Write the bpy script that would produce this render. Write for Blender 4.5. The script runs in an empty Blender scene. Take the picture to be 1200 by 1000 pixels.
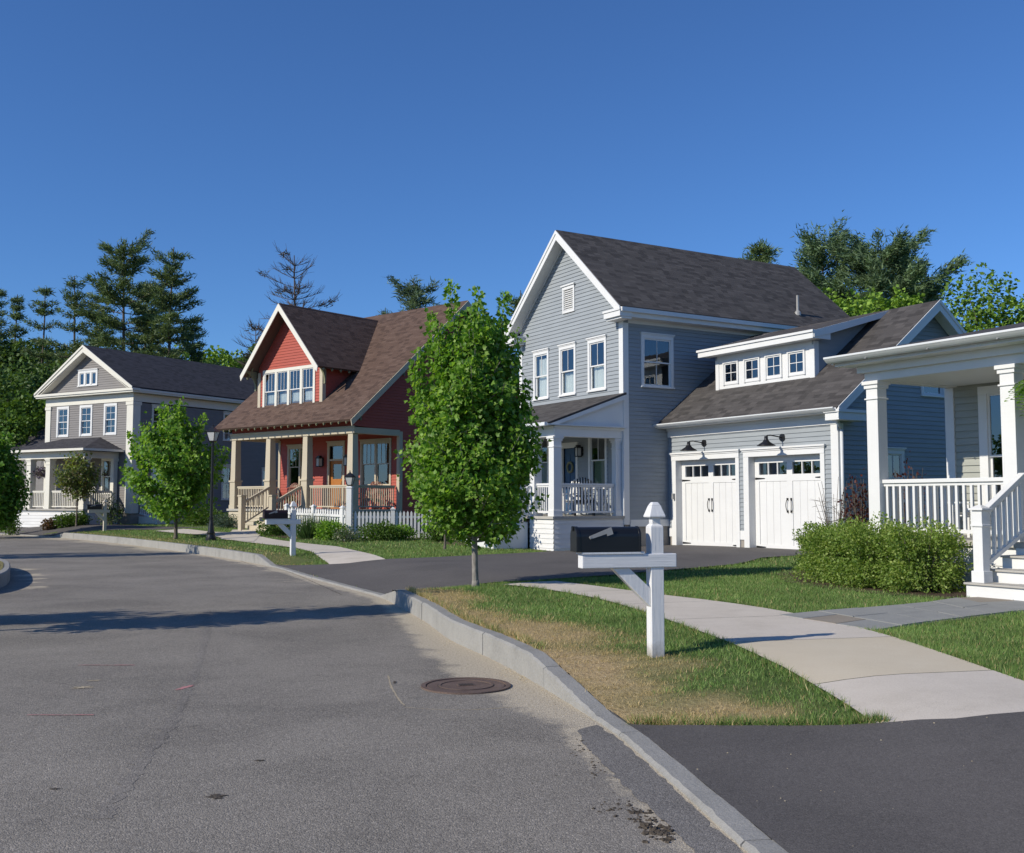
import bpy, math, random
import numpy as np
from mathutils import Vector
from mathutils.geometry import delaunay_2d_cdt

scene = bpy.context.scene
COL = scene.collection
R = math.radians

# ------------------------------------------------------------------ camera
FPX, HORIZON, EYE = 1225.0, 587.0, 1.63          # focal length in photo pixels, horizon row, eye height
PITCH = math.atan((HORIZON - 500.0) / FPX)
cam_d = bpy.data.cameras.new('camera'); cam = bpy.data.objects.new('camera', cam_d); COL.objects.link(cam)
cam.location = (0, 0, EYE); cam.rotation_euler = (math.pi / 2 + PITCH, 0, 0)
cam_d.sensor_fit = 'HORIZONTAL'; cam_d.sensor_width = 36.0; cam_d.lens = 36.0 * FPX / 1200.0
cam_d.clip_start = 0.1; cam_d.clip_end = 2500
scene.camera = cam

def ray(px, py):
    x = (px - 600) / FPX; y = (500 - py) / FPX
    return (x, math.cos(PITCH) - y * math.sin(PITCH), math.sin(PITCH) + y * math.cos(PITCH))
def onz(px, py, z):
    d = ray(px, py); t = (z - EYE) / d[2]
    return (d[0] * t, d[1] * t)
def atd(px, D):
    return ((px - 600) / FPX * D / 0.9990, D)
def zat(py, D):
    return EYE + (HORIZON - py) / FPX * D

# ------------------------------------------------------------------ node helpers / materials
def new_mat(name):
    m = bpy.data.materials.new(name); m.use_nodes = True
    nt = m.node_tree
    for n in list(nt.nodes): nt.nodes.remove(n)
    out = nt.nodes.new('ShaderNodeOutputMaterial')
    return m, nt, out
def N(nt, typ, **kw):
    n = nt.nodes.new(typ)
    for k, v in kw.items():
        if k.startswith('i_'):
            key = k[2:]
            key = int(key) if key.isdigit() else key.replace('_', ' ')
            n.inputs[key].default_value = v
        else:
            setattr(n, k, v)
    return n
def L(nt, a, b): nt.links.new(a, b)
def c4(c): return (c[0], c[1], c[2], 1.0)
def ramp(nt, fac, stops, interp='LINEAR'):
    r = nt.nodes.new('ShaderNodeValToRGB'); r.color_ramp.interpolation = interp
    el = r.color_ramp.elements
    while len(el) < len(stops): el.new(0.5)
    for e, (p, c) in zip(el, stops):
        e.position = p; e.color = c4(c) if len(c) == 3 else c
    L(nt, fac, r.inputs['Fac']); return r
def noise(nt, vec, scale, detail=4, rough=0.55, dist=0.0):
    n = N(nt, 'ShaderNodeTexNoise', i_Scale=scale, i_Detail=detail, i_Roughness=rough, i_Distortion=dist)
    if vec is not None: L(nt, vec, n.inputs['Vector'])
    return n
def mixc(nt, fac, a, b, blend='MIX'):
    m = nt.nodes.new('ShaderNodeMix'); m.data_type = 'RGBA'; m.blend_type = blend
    for sock, v in ((m.inputs[0], fac), (m.inputs[6], a), (m.inputs[7], b)):
        if hasattr(v, 'is_output') or hasattr(v, 'links'): L(nt, v, sock)
        else: sock.default_value = v if isinstance(v, float) else c4(v)
    return m.outputs[2]
def principled(nt, out, rough=0.6, spec=0.5):
    b = N(nt, 'ShaderNodeBsdfPrincipled'); b.inputs['Roughness'].default_value = rough
    b.inputs['Specular IOR Level'].default_value = spec
    L(nt, b.outputs[0], out.inputs[0]); return b
def bump(nt, height, strength, dist, bsdf):
    b = N(nt, 'ShaderNodeBump'); b.inputs['Strength'].default_value = strength; b.inputs['Distance'].default_value = dist
    L(nt, height, b.inputs['Height']); L(nt, b.outputs[0], bsdf.inputs['Normal']); return b

def paint(name, col, rough=0.55, var=0.10, scale=1.2, bmp=0.15, spec=0.4, grain=None):
    """painted wood / metal with slow weathering and fine grain"""
    m, nt, out = new_mat(name); b = principled(nt, out, rough, spec)
    tc = N(nt, 'ShaderNodeTexCoord'); o = tc.outputs['Object']
    n1 = noise(nt, o, scale, 5, 0.6)
    dark = tuple(c * (1 - var) for c in col); light = tuple(min(1, c * (1 + var * 0.7)) for c in col)
    r = ramp(nt, n1.outputs[0], [(0.3, dark), (0.7, light)])
    mp = N(nt, 'ShaderNodeMapping'); mp.inputs['Scale'].default_value = grain or (6, 6, 45); L(nt, o, mp.inputs['Vector'])
    n2 = noise(nt, mp.outputs[0], 1.0, 4, 0.6)
    c = mixc(nt, 0.22, r.outputs[0], mixc(nt, n2.outputs[0], tuple(x * 0.8 for x in col), tuple(min(1, x * 1.1) for x in col)))
    L(nt, c, b.inputs['Base Color'])
    n3 = noise(nt, o, 60, 3, 0.6)
    if bmp: bump(nt, n3.outputs[0], bmp, 0.004, b)
    return m

def siding_mat(name, col):
    m, nt, out = new_mat(name); b = principled(nt, out, 0.6, 0.35)
    tc = N(nt, 'ShaderNodeTexCoord'); o = tc.outputs['Object']
    mp = N(nt, 'ShaderNodeMapping'); mp.inputs['Scale'].default_value = (1.3, 1.3, 8.5); L(nt, o, mp.inputs['Vector'])
    n1 = noise(nt, mp.outputs[0], 1.0, 3, 0.5)          # board-to-board tone
    n2 = noise(nt, o, 0.5, 4, 0.6)
    r = ramp(nt, n1.outputs[0], [(0.3, tuple(c * 0.9 for c in col)), (0.7, tuple(c * 1.08 for c in col))])
    c = mixc(nt, 0.35, r.outputs[0], mixc(nt, n2.outputs[0], tuple(c * 0.88 for c in col), tuple(c * 1.1 for c in col)))
    L(nt, c, b.inputs['Base Color'])
    mp2 = N(nt, 'ShaderNodeMapping'); mp2.inputs['Scale'].default_value = (5, 5, 80); L(nt, o, mp2.inputs['Vector'])
    n3 = noise(nt, mp2.outputs[0], 1.0, 3, 0.6); bump(nt, n3.outputs[0], 0.12, 0.004, b)
    return m

def shingle_mat(name, c1, c2, c3):
    m, nt, out = new_mat(name); b = principled(nt, out, 0.88, 0.25)
    uv = N(nt, 'ShaderNodeUVMap')
    br = N(nt, 'ShaderNodeTexBrick'); br.offset = 0.37; br.offset_frequency = 2; br.squash = 0.7; br.squash_frequency = 3
    br.inputs['Scale'].default_value = 1.0; br.inputs['Mortar Size'].default_value = 0.006
    br.inputs['Brick Width'].default_value = 0.34; br.inputs['Row Height'].default_value = 0.14
    br.inputs['Color1'].default_value = c4(c1); br.inputs['Color2'].default_value = c4(c2)
    br.inputs['Mortar'].default_value = c4(tuple(x * 0.55 for x in c1)); br.inputs['Bias'].default_value = -0.1
    L(nt, uv.outputs[0], br.inputs['Vector'])
    mp = N(nt, 'ShaderNodeMapping'); mp.inputs['Scale'].default_value = (0.9, 4.6, 1); L(nt, uv.outputs[0], mp.inputs['Vector'])
    n1 = noise(nt, mp.outputs[0], 1.0, 3, 0.6, 0.3)
    st = ramp(nt, n1.outputs[0], [(0.40, tuple(x * 0.6 for x in c1)), (0.47, c2), (0.56, c2), (0.66, c3)])
    # one tone per tab: row and column numbers feed white noise
    s0 = N(nt, 'ShaderNodeSeparateXYZ'); L(nt, uv.outputs[0], s0.inputs[0])
    rw = N(nt, 'ShaderNodeMath', operation='DIVIDE'); L(nt, s0.outputs[1], rw.inputs[0]); rw.inputs[1].default_value = 0.14
    rf = N(nt, 'ShaderNodeMath', operation='FLOOR'); L(nt, rw.outputs[0], rf.inputs[0])
    w1 = N(nt, 'ShaderNodeTexWhiteNoise'); w1.noise_dimensions = '1D'; L(nt, rf.outputs[0], w1.inputs['W'])
    cu = N(nt, 'ShaderNodeMath', operation='MULTIPLY_ADD'); L(nt, s0.outputs[0], cu.inputs[0]); cu.inputs[1].default_value = 1 / 0.25; L(nt, w1.outputs['Value'], cu.inputs[2])
    cf = N(nt, 'ShaderNodeMath', operation='FLOOR'); L(nt, cu.outputs[0], cf.inputs[0])
    cb = N(nt, 'ShaderNodeCombineXYZ'); L(nt, cf.outputs[0], cb.inputs[0]); L(nt, rf.outputs[0], cb.inputs[1])
    w2 = N(nt, 'ShaderNodeTexWhiteNoise'); w2.noise_dimensions = '2D'; L(nt, cb.outputs[0], w2.inputs['Vector'])
    tb = ramp(nt, w2.outputs['Value'], [(0.0, tuple(x * 0.38 for x in c1)), (0.22, tuple(x * 0.6 for x in c1)), (0.30, c2), (0.72, c2), (0.85, c3), (1.0, tuple(x * 1.1 for x in c3))])
    c = mixc(nt, 0.22, tb.outputs[0], st.outputs[0])
    n2 = noise(nt, uv.outputs[0], 0.35, 3, 0.5)
    c = mixc(nt, 0.16, c, mixc(nt, n2.outputs[0], c1, c3))
    n4 = noise(nt, uv.outputs[0], 55, 2, 0.7)
    c = mixc(nt, 0.35, c, mixc(nt, n4.outputs[0], tuple(x * 0.5 for x in c1), tuple(x * 1.5 for x in c3)))
    L(nt, c, b.inputs['Base Color'])
    # course step: saw tooth along the slope, small gaps between tabs
    sp = N(nt, 'ShaderNodeSeparateXYZ'); L(nt, uv.outputs[0], sp.inputs[0])
    dv = N(nt, 'ShaderNodeMath', operation='DIVIDE'); L(nt, sp.outputs[1], dv.inputs[0]); dv.inputs[1].default_value = 0.14
    fr = N(nt, 'ShaderNodeMath', operation='FRACT'); L(nt, dv.outputs[0], fr.inputs[0])
    iv = N(nt, 'ShaderNodeMath', operation='SUBTRACT'); iv.inputs[0].default_value = 1.0; L(nt, fr.outputs[0], iv.inputs[1])
    ad = N(nt, 'ShaderNodeMath', operation='MULTIPLY_ADD'); L(nt, br.outputs['Fac'], ad.inputs[0]); ad.inputs[1].default_value = -0.7; L(nt, iv.outputs[0], ad.inputs[2])
    ad2 = N(nt, 'ShaderNodeMath', operation='MULTIPLY_ADD'); L(nt, n4.outputs[0], ad2.inputs[0]); ad2.inputs[1].default_value = 0.5; L(nt, ad.outputs[0], ad2.inputs[2])
    bump(nt, ad2.outputs[0], 0.8, 0.012, b)
    return m

def glass_mat(name):
    m, nt, out = new_mat(name)
    tr = N(nt, 'ShaderNodeBsdfTransparent'); tr.inputs[0].default_value = (0.82, 0.86, 0.86, 1)
    gl = N(nt, 'ShaderNodeBsdfGlossy'); gl.inputs['Roughness'].default_value = 0.015; gl.inputs[0].default_value = (0.9, 0.95, 1, 1)
    fr = N(nt, 'ShaderNodeFresnel', i_IOR=1.5)
    ad = N(nt, 'ShaderNodeMath', operation='MULTIPLY_ADD'); ad.inputs[1].default_value = 1.6; ad.inputs[2].default_value = 0.08
    L(nt, fr.outputs[0], ad.inputs[0]); ad.use_clamp = True
    tc = N(nt, 'ShaderNodeTexCoord'); n = noise(nt, tc.outputs['Object'], 1.6, 2, 0.4)
    bp = N(nt, 'ShaderNodeBump'); bp.inputs['Strength'].default_value = 0.10; bp.inputs['Distance'].default_value = 0.02
    L(nt, n.outputs[0], bp.inputs['Height']); L(nt, bp.outputs[0], gl.inputs['Normal'])
    mx = N(nt, 'ShaderNodeMixShader'); L(nt, ad.outputs[0], mx.inputs[0]); L(nt, tr.outputs[0], mx.inputs[1]); L(nt, gl.outputs[0], mx.inputs[2])
    L(nt, mx.outputs[0], out.inputs[0]); return m

def leaf_mat(name, transl=0.35, gloss=0.35, tint=(1, 1, 1)):
    m, nt, out = new_mat(name)
    at = N(nt, 'ShaderNodeAttribute'); at.attribute_name = 'Col'
    b = N(nt, 'ShaderNodeBsdfPrincipled'); b.inputs['Roughness'].default_value = 0.5; b.inputs['Specular IOR Level'].default_value = gloss
    L(nt, at.outputs['Color'], b.inputs['Base Color'])
    t = N(nt, 'ShaderNodeBsdfTranslucent')
    c = mixc(nt, 1.0, at.outputs['Color'], (1.25 * tint[0], 1.25 * tint[1], 0.6 * tint[2]), 'MULTIPLY'); L(nt, c, t.inputs[0])
    mx = N(nt, 'ShaderNodeMixShader'); mx.inputs[0].default_value = transl
    L(nt, b.outputs[0], mx.inputs[1]); L(nt, t.outputs[0], mx.inputs[2]); L(nt, mx.outputs[0], out.inputs[0])
    return m

def bark_mat(name, col, vert=6):
    m, nt, out = new_mat(name); b = principled(nt, out, 0.85, 0.2)
    tc = N(nt, 'ShaderNodeTexCoord'); mp = N(nt, 'ShaderNodeMapping'); mp.inputs['Scale'].default_value = (14, 14, 14 / vert)
    L(nt, tc.outputs['Object'], mp.inputs['Vector'])
    n1 = noise(nt, mp.outputs[0], 1.5, 6, 0.65)
    r = ramp(nt, n1.outputs[0], [(0.3, tuple(c * 0.55 for c in col)), (0.65, col), (0.8, tuple(c * 1.3 for c in col))])
    L(nt, r.outputs[0], b.inputs['Base Color']); bump(nt, n1.outputs[0], 0.6, 0.02, b); return m

def asphalt_mat(name, dark, light, sand=False, agg=1.0):
    m, nt, out = new_mat(name); b = principled(nt, out, 0.85, 0.3)
    tc = N(nt, 'ShaderNodeTexCoord'); o = tc.outputs['Object']
    v = N(nt, 'ShaderNodeTexVoronoi', i_Scale=120.0); L(nt, o, v.inputs['Vector'])
    sp = N(nt, 'ShaderNodeSeparateColor'); L(nt, v.outputs['Color'], sp.inputs[0])
    r1 = ramp(nt, sp.outputs[0], [(0.0, tuple(max(.01, x * (1 - 0.72 * agg)) for x in dark)), (0.5, tuple((x + y) / 2 for x, y in zip(dark, light))), (0.86, light), (1.0, tuple(min(1, x * (1 + 0.9 * agg)) for x in light))])
    v2 = N(nt, 'ShaderNodeTexVoronoi', i_Scale=55.0); L(nt, o, v2.inputs['Vector'])
    sp2 = N(nt, 'ShaderNodeSeparateColor'); L(nt, v2.outputs['Color'], sp2.inputs[0])
    r1b = ramp(nt, sp2.outputs[1], [(0.0, tuple(x * 0.75 for x in dark)), (0.6, tuple((x + y) / 2 for x, y in zip(dark, light))), (1.0, tuple(min(1, x * 1.25) for x in light))])
    c = mixc(nt, 0.35, r1.outputs[0], r1b.outputs[0])
    n1 = noise(nt, o, 0.55, 6, 0.62, 0.4)
    big = ramp(nt, n1.outputs[0], [(0.34, tuple(x * 0.72 for x in dark)), (0.5, tuple((x + y) / 2 for x, y in zip(dark, light))), (0.7, tuple(x * 1.15 for x in light))])
    c = mixc(nt, 0.40, c, big.outputs[0])
    n5 = noise(nt, o, 3.2, 5, 0.7)
    st = ramp(nt, n5.outputs[0], [(0.28, (0.62, 0.62, 0.62)), (0.42, (1, 1, 1))])
    c = mixc(nt, 0.5, c, mixc(nt, 1.0, c, st.outputs[0], 'MULTIPLY'))
    if sand:
        at = N(nt, 'ShaderNodeAttribute'); at.attribute_name = 'sand'
        n2 = noise(nt, o, 2.2, 8, 0.72, 0.5); n3 = noise(nt, o, 22, 4, 0.75)
        a1 = N(nt, 'ShaderNodeMath', operation='MULTIPLY_ADD'); L(nt, n2.outputs[0], a1.inputs[0]); a1.inputs[1].default_value = 0.9; L(nt, at.outputs['Fac'], a1.inputs[2])
        a2 = N(nt, 'ShaderNodeMath', operation='MULTIPLY_ADD'); L(nt, n3.outputs[0], a2.inputs[0]); a2.inputs[1].default_value = 0.35; L(nt, a1.outputs[0], a2.inputs[2])
        f = ramp(nt, a2.outputs[0], [(0.0, (0, 0, 0)), (0.98, (0, 0, 0)), (1.0, (0.45, 0.45, 0.45))])
        f.color_ramp.elements[0].position = 0.80; f.color_ramp.elements[1].position = 0.98
        n4 = noise(nt, o, 40, 3, 0.8)
        sc = ramp(nt, n4.outputs[0], [(0.3, (0.30, 0.25, 0.18)), (0.5, (0.47, 0.41, 0.31)), (0.75, (0.62, 0.56, 0.45))])
        sub = N(nt, 'ShaderNodeMath', operation='SUBTRACT'); L(nt, a2.outputs[0], sub.inputs[0]); sub.inputs[1].default_value = 0.78
        mul = N(nt, 'ShaderNodeMath', operation='MULTIPLY'); L(nt, sub.outputs[0], mul.inputs[0]); mul.inputs[1].default_value = 4.5; mul.use_clamp = True
        c = mixc(nt, mul.outputs[0], c, sc.outputs[0])
    L(nt, c, b.inputs['Base Color'])
    h = N(nt, 'ShaderNodeMath', operation='MULTIPLY_ADD'); L(nt, v.outputs['Distance'], h.inputs[0]); h.inputs[1].default_value = -1.0; L(nt, sp2.outputs[2], h.inputs[2])
    bump(nt, h.outputs[0], 0.55 * agg, 0.006, b)
    return m

def rough_mat(name, stops, scale=3, fine=40, bmp=0.4, rough=0.85, stretch=None, dist=0.01, spec=0.3):
    m, nt, out = new_mat(name); b = principled(nt, out, rough, spec)
    tc = N(nt, 'ShaderNodeTexCoord'); o = tc.outputs['Object']
    if stretch:
        mp = N(nt, 'ShaderNodeMapping'); mp.inputs['Scale'].default_value = stretch; L(nt, o, mp.inputs['Vector']); o = mp.outputs[0]
    n1 = noise(nt, o, scale, 6, 0.65); n2 = noise(nt, o, fine, 4, 0.7)
    r1 = ramp(nt, n1.outputs[0], stops); r2 = ramp(nt, n2.outputs[0], stops)
    L(nt, mixc(nt, 0.5, r1.outputs[0], r2.outputs[0]), b.inputs['Base Color'])
    bump(nt, n2.outputs[0], bmp, dist, b); return m

M = {}
WHITE = (0.70, 0.705, 0.695)
M['white'] = paint('white_paint', WHITE, 0.5, 0.05)
def post_mat(name, col, sc, dirt):
    """old white paint on timber: long grain, hair cracks, grime near the soil"""
    m, nt, out = new_mat(name); b = principled(nt, out, 0.6, 0.3); tc = N(nt, 'ShaderNodeTexCoord'); o = tc.outputs['Object']
    mp = N(nt, 'ShaderNodeMapping'); mp.inputs['Scale'].default_value = sc; L(nt, o, mp.inputs['Vector'])
    n1 = noise(nt, mp.outputs[0], 1.0, 5, 0.65, 0.6); n2 = noise(nt, o, 7, 5, 0.7)
    r = ramp(nt, n1.outputs[0], [(0.30, tuple(c * 0.45 for c in col)), (0.345, tuple(c * 0.9 for c in col)), (0.6, col)])
    c = mixc(nt, 0.5, r.outputs[0], mixc(nt, n2.outputs[0], tuple(x * 0.82 for x in col), tuple(min(1, x * 1.1) for x in col)))
    if dirt:
        sp = N(nt, 'ShaderNodeSeparateXYZ'); L(nt, o, sp.inputs[0])
        a = N(nt, 'ShaderNodeMath', operation='MULTIPLY_ADD'); L(nt, n2.outputs[0], a.inputs[0]); a.inputs[1].default_value = 0.25; L(nt, sp.outputs[2], a.inputs[2])
        f = ramp(nt, a.outputs[0], [(0.12, (0.75, 0.75, 0.75)), (0.26, (0, 0, 0))]); c = mixc(nt, f.outputs[0], c, (0.22, 0.19, 0.14))
    L(nt, c, b.inputs['Base Color']); bump(nt, n1.outputs[0], 0.5, 0.006, b); return m
M['white_post'] = post_mat('weathered_white_post', (0.72, 0.725, 0.73), (45, 45, 2.5), True)
M['white_arm'] = post_mat('weathered_white_arm', (0.72, 0.725, 0.73), (2.5, 45, 45), False)
M['cream'] = paint('cream_paint', (0.70, 0.68, 0.60), 0.55, 0.06)
M['beige'] = paint('beige_paint', (0.50, 0.44, 0.33), 0.6, 0.07)
M['olive'] = paint('olive_trim_paint', (0.20, 0.20, 0.12), 0.6, 0.1)
M['black'] = paint('black_metal', (0.012, 0.012, 0.013), 0.35, 0.2, 3, 0.05, 0.5)
M['boxblack'] = paint('black_box_paint', (0.010, 0.011, 0.013), 0.32, 0.25, 4, 0.06, 0.5)
M['grey_metal'] = paint('grey_metal', (0.32, 0.32, 0.31), 0.4, 0.15, 5, 0.1, 0.6)
M['gutter'] = paint('gutter_paint', (0.66, 0.68, 0.68), 0.35, 0.08, 1.5, 0.05, 0.5)
M['sid_b'] = siding_mat('blue_grey_siding', (0.290, 0.318, 0.338))
M['sid_r'] = siding_mat('red_siding', (0.385, 0.080, 0.055))
M['sid_a'] = siding_mat('warm_grey_siding', (0.205, 0.194, 0.188))
M['sid_c'] = siding_mat('pale_green_grey_siding', (0.33, 0.34, 0.30))
M['sid_w'] = siding_mat('white_siding', (0.70, 0.70, 0.69))
M['roof_b'] = shingle_mat('charcoal_shingle', (0.038, 0.036, 0.035), (0.068, 0.063, 0.061), (0.104, 0.096, 0.092))
M['roof_r'] = shingle_mat('brown_shingle', (0.075, 0.045, 0.034), (0.105, 0.066, 0.05), (0.14, 0.093, 0.072))
M['roof_a'] = shingle_mat('slate_shingle', (0.038, 0.037, 0.042), (0.05, 0.048, 0.055), (0.068, 0.065, 0.072))
M['glass'] = glass_mat('window_glass')
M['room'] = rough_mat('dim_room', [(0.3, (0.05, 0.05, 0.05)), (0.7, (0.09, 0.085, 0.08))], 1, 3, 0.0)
M['curtain'] = paint('sheer_curtain', (0.70, 0.72, 0.70), 0.9, 0.06, 2, 0)
M['blind_green'] = paint('green_blind', (0.40, 0.47, 0.36), 0.8, 0.06, 2, 0)
M['door_wood'] = rough_mat('stained_door_wood', [(0.3, (0.30, 0.11, 0.025)), (0.7, (0.48, 0.20, 0.05))], 3, 20, 0.2, 0.4, (8, 8, 1))
M['door_blue'] = paint('blue_door_paint', (0.035, 0.085, 0.17), 0.4, 0.1)
M['deck'] = rough_mat('grey_decking', [(0.3, (0.34, 0.33, 0.30)), (0.7, (0.46, 0.44, 0.40))], 2, 30, 0.3)
M['found'] = rough_mat('foundation_concrete', [(0.3, (0.24, 0.22, 0.19)), (0.7, (0.36, 0.33, 0.29))], 2, 30, 0.3)
M['granite'] = rough_mat('granite_kerb', [(0.25, (0.17, 0.165, 0.15)), (0.48, (0.285, 0.28, 0.262)), (0.8, (0.38, 0.37, 0.345))], 2.2, 45, 0.6)
M['road'] = asphalt_mat('worn_asphalt', (0.170, 0.155, 0.134), (0.296, 0.270, 0.233), True, 1.15)
M['seam'] = asphalt_mat('open_seam_asphalt', (0.130, 0.118, 0.104), (0.290, 0.266, 0.234), False, 1.0)
M['patch'] = asphalt_mat('patch_asphalt', (0.150, 0.141, 0.131), (0.228, 0.214, 0.198))
M['drive'] = asphalt_mat('dark_driveway_asphalt', (0.084, 0.078, 0.075), (0.112, 0.104, 0.100), False, 0.5)
M['drive2'] = asphalt_mat('driveway_asphalt', (0.094, 0.087, 0.083), (0.125, 0.116, 0.110), False, 0.5)
M['walk'] = rough_mat('pavement_concrete', [(0.28, (0.42, 0.375, 0.31)), (0.45, (0.55, 0.497, 0.425)), (0.7, (0.64, 0.585, 0.51))], 1.6, 70, 0.35, 0.9)
M['walk_tan'] = rough_mat('tan_pavement_concrete', [(0.25, (0.50, 0.44, 0.33)), (0.5, (0.57, 0.50, 0.38)), (0.75, (0.62, 0.56, 0.44))], 1.6, 70, 0.35, 0.9)
M['flag'] = rough_mat('bluestone', [(0.25, (0.20, 0.205, 0.20)), (0.5, (0.27, 0.275, 0.265)), (0.8, (0.34, 0.335, 0.31))], 2.5, 50, 0.35)
M['flag_tan'] = rough_mat('brown_flagstone', [(0.25, (0.22, 0.195, 0.16)), (0.8, (0.32, 0.28, 0.23))], 2.5, 50, 0.35)
M['mulch'] = rough_mat('bark_mulch', [(0.3, (0.045, 0.03, 0.02)), (0.6, (0.10, 0.068, 0.045)), (0.8, (0.17, 0.12, 0.085))], 14, 60, 1.0, 0.95, None, 0.03)
M['iron'] = rough_mat('rusty_cast_iron', [(0.3, (0.085, 0.058, 0.047)), (0.55, (0.15, 0.105, 0.085)), (0.8, (0.22, 0.165, 0.135))], 5, 60, 0.4, 0.6)
M['iron_dark'] = rough_mat('dark_cast_iron', [(0.3, (0.045, 0.035, 0.032)), (0.8, (0.09, 0.07, 0.06))], 6, 60, 0.4, 0.6)
M['debris'] = rough_mat('crumbled_asphalt', [(0.3, (0.04, 0.036, 0.032)), (0.55, (0.11, 0.09, 0.07)), (0.8, (0.30, 0.25, 0.19))], 16, 70, 1.0, 0.95, None, 0.02)
M['sandmark'] = rough_mat('dried_sand', [(0.3, (0.30, 0.25, 0.17)), (0.7, (0.50, 0.43, 0.31))], 10, 70, 0.5)
M['pink'] = rough_mat('faded_pink_spray_paint', [(0.35, (0.24, 0.17, 0.16)), (0.55, (0.50, 0.22, 0.22)), (0.8, (0.62, 0.33, 0.33))], 9, 60, 0.3)
M['lamp_glass'] = paint('frosted_lamp_glass', (0.50, 0.51, 0.50), 0.25, 0.06, 3, 0, 0.6)
M['chair_red'] = paint('red_wood_stain', (0.20, 0.065, 0.035), 0.5, 0.15)
M['terracotta'] = paint('terracotta', (0.34, 0.14, 0.07), 0.8, 0.15)
M['basket'] = paint('coir_basket', (0.14, 0.09, 0.05), 0.9, 0.2)

def lawn_mat():
    m, nt, out = new_mat('lawn_soil'); b = principled(nt, out, 0.95, 0.1)
    tc = N(nt, 'ShaderNodeTexCoord'); o = tc.outputs['Object']
    n1 = noise(nt, o, 0.8, 6, 0.65); n2 = noise(nt, o, 22, 5, 0.75)
    r1 = ramp(nt, n1.outputs[0], [(0.3, (0.065, 0.105, 0.03)), (0.55, (0.095, 0.14, 0.045)), (0.75, (0.14, 0.165, 0.06))])
    r2 = ramp(nt, n2.outputs[0], [(0.3, (0.045, 0.075, 0.022)), (0.5, (0.09, 0.14, 0.04)), (0.75, (0.16, 0.20, 0.07))])
    at = N(nt, 'ShaderNodeAttribute'); at.attribute_name = 'dry'
    dr = ramp(nt, n2.outputs[0], [(0.3, (0.28, 0.195, 0.10)), (0.5, (0.46, 0.345, 0.19)), (0.75, (0.60, 0.47, 0.28))])
    c = mixc(nt, at.outputs['Fac'], mixc(nt, 0.5, r1.outputs[0], r2.outputs[0]), dr.outputs[0])
    L(nt, c, b.inputs['Base Color']); bump(nt, n2.outputs[0], 0.9, 0.04, b); return m
M['lawn'] = lawn_mat()
M['ground'] = rough_mat('forest_floor', [(0.3, (0.03, 0.04, 0.015)), (0.7, (0.07, 0.08, 0.03))], 0.3, 4, 0.5)
M['blade'] = leaf_mat('grass_blade', 0.3, 0.2)
M['leaf'] = leaf_mat('fresh_leaf', 0.5, 0.4)
M['leaf_far'] = leaf_mat('distant_leaf', 0.3, 0.25)
M['needle'] = leaf_mat('pine_needle', 0.3, 0.2)
M['bark'] = bark_mat('grey_bark', (0.17, 0.145, 0.12))
M['bark_pale'] = bark_mat('pale_grey_bark', (0.30, 0.28, 0.255), 3)
M['bark_pine'] = bark_mat('pine_bark', (0.13, 0.105, 0.09))

# ------------------------------------------------------------------ object helpers
def tag(o, label=None, cat=None, group=None, kind=None):
    if label: o['label'] = label
    if cat: o['category'] = cat
    if group: o['group'] = group
    if kind: o['kind'] = kind
    return o
def empty(name, loc, rz=0.0, label=None, cat=None, group=None):
    o = bpy.data.objects.new(name, None); COL.objects.link(o)
    o.location = loc; o.rotation_euler = (0, 0, rz); o.empty_display_size = 0.3
    return tag(o, label, cat, group)
KIDS = {}
def link_child(o, parent):
    COL.objects.link(o)
    if parent is not None:
        o.parent = parent; KIDS.setdefault(parent.name, []).append(o)
def copy_tree(src, parent=None):
    c = src.copy(); link_child(c, parent)
    for ch in list(KIDS.get(src.name, [])):
        copy_tree(ch, c)
    return c

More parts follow.
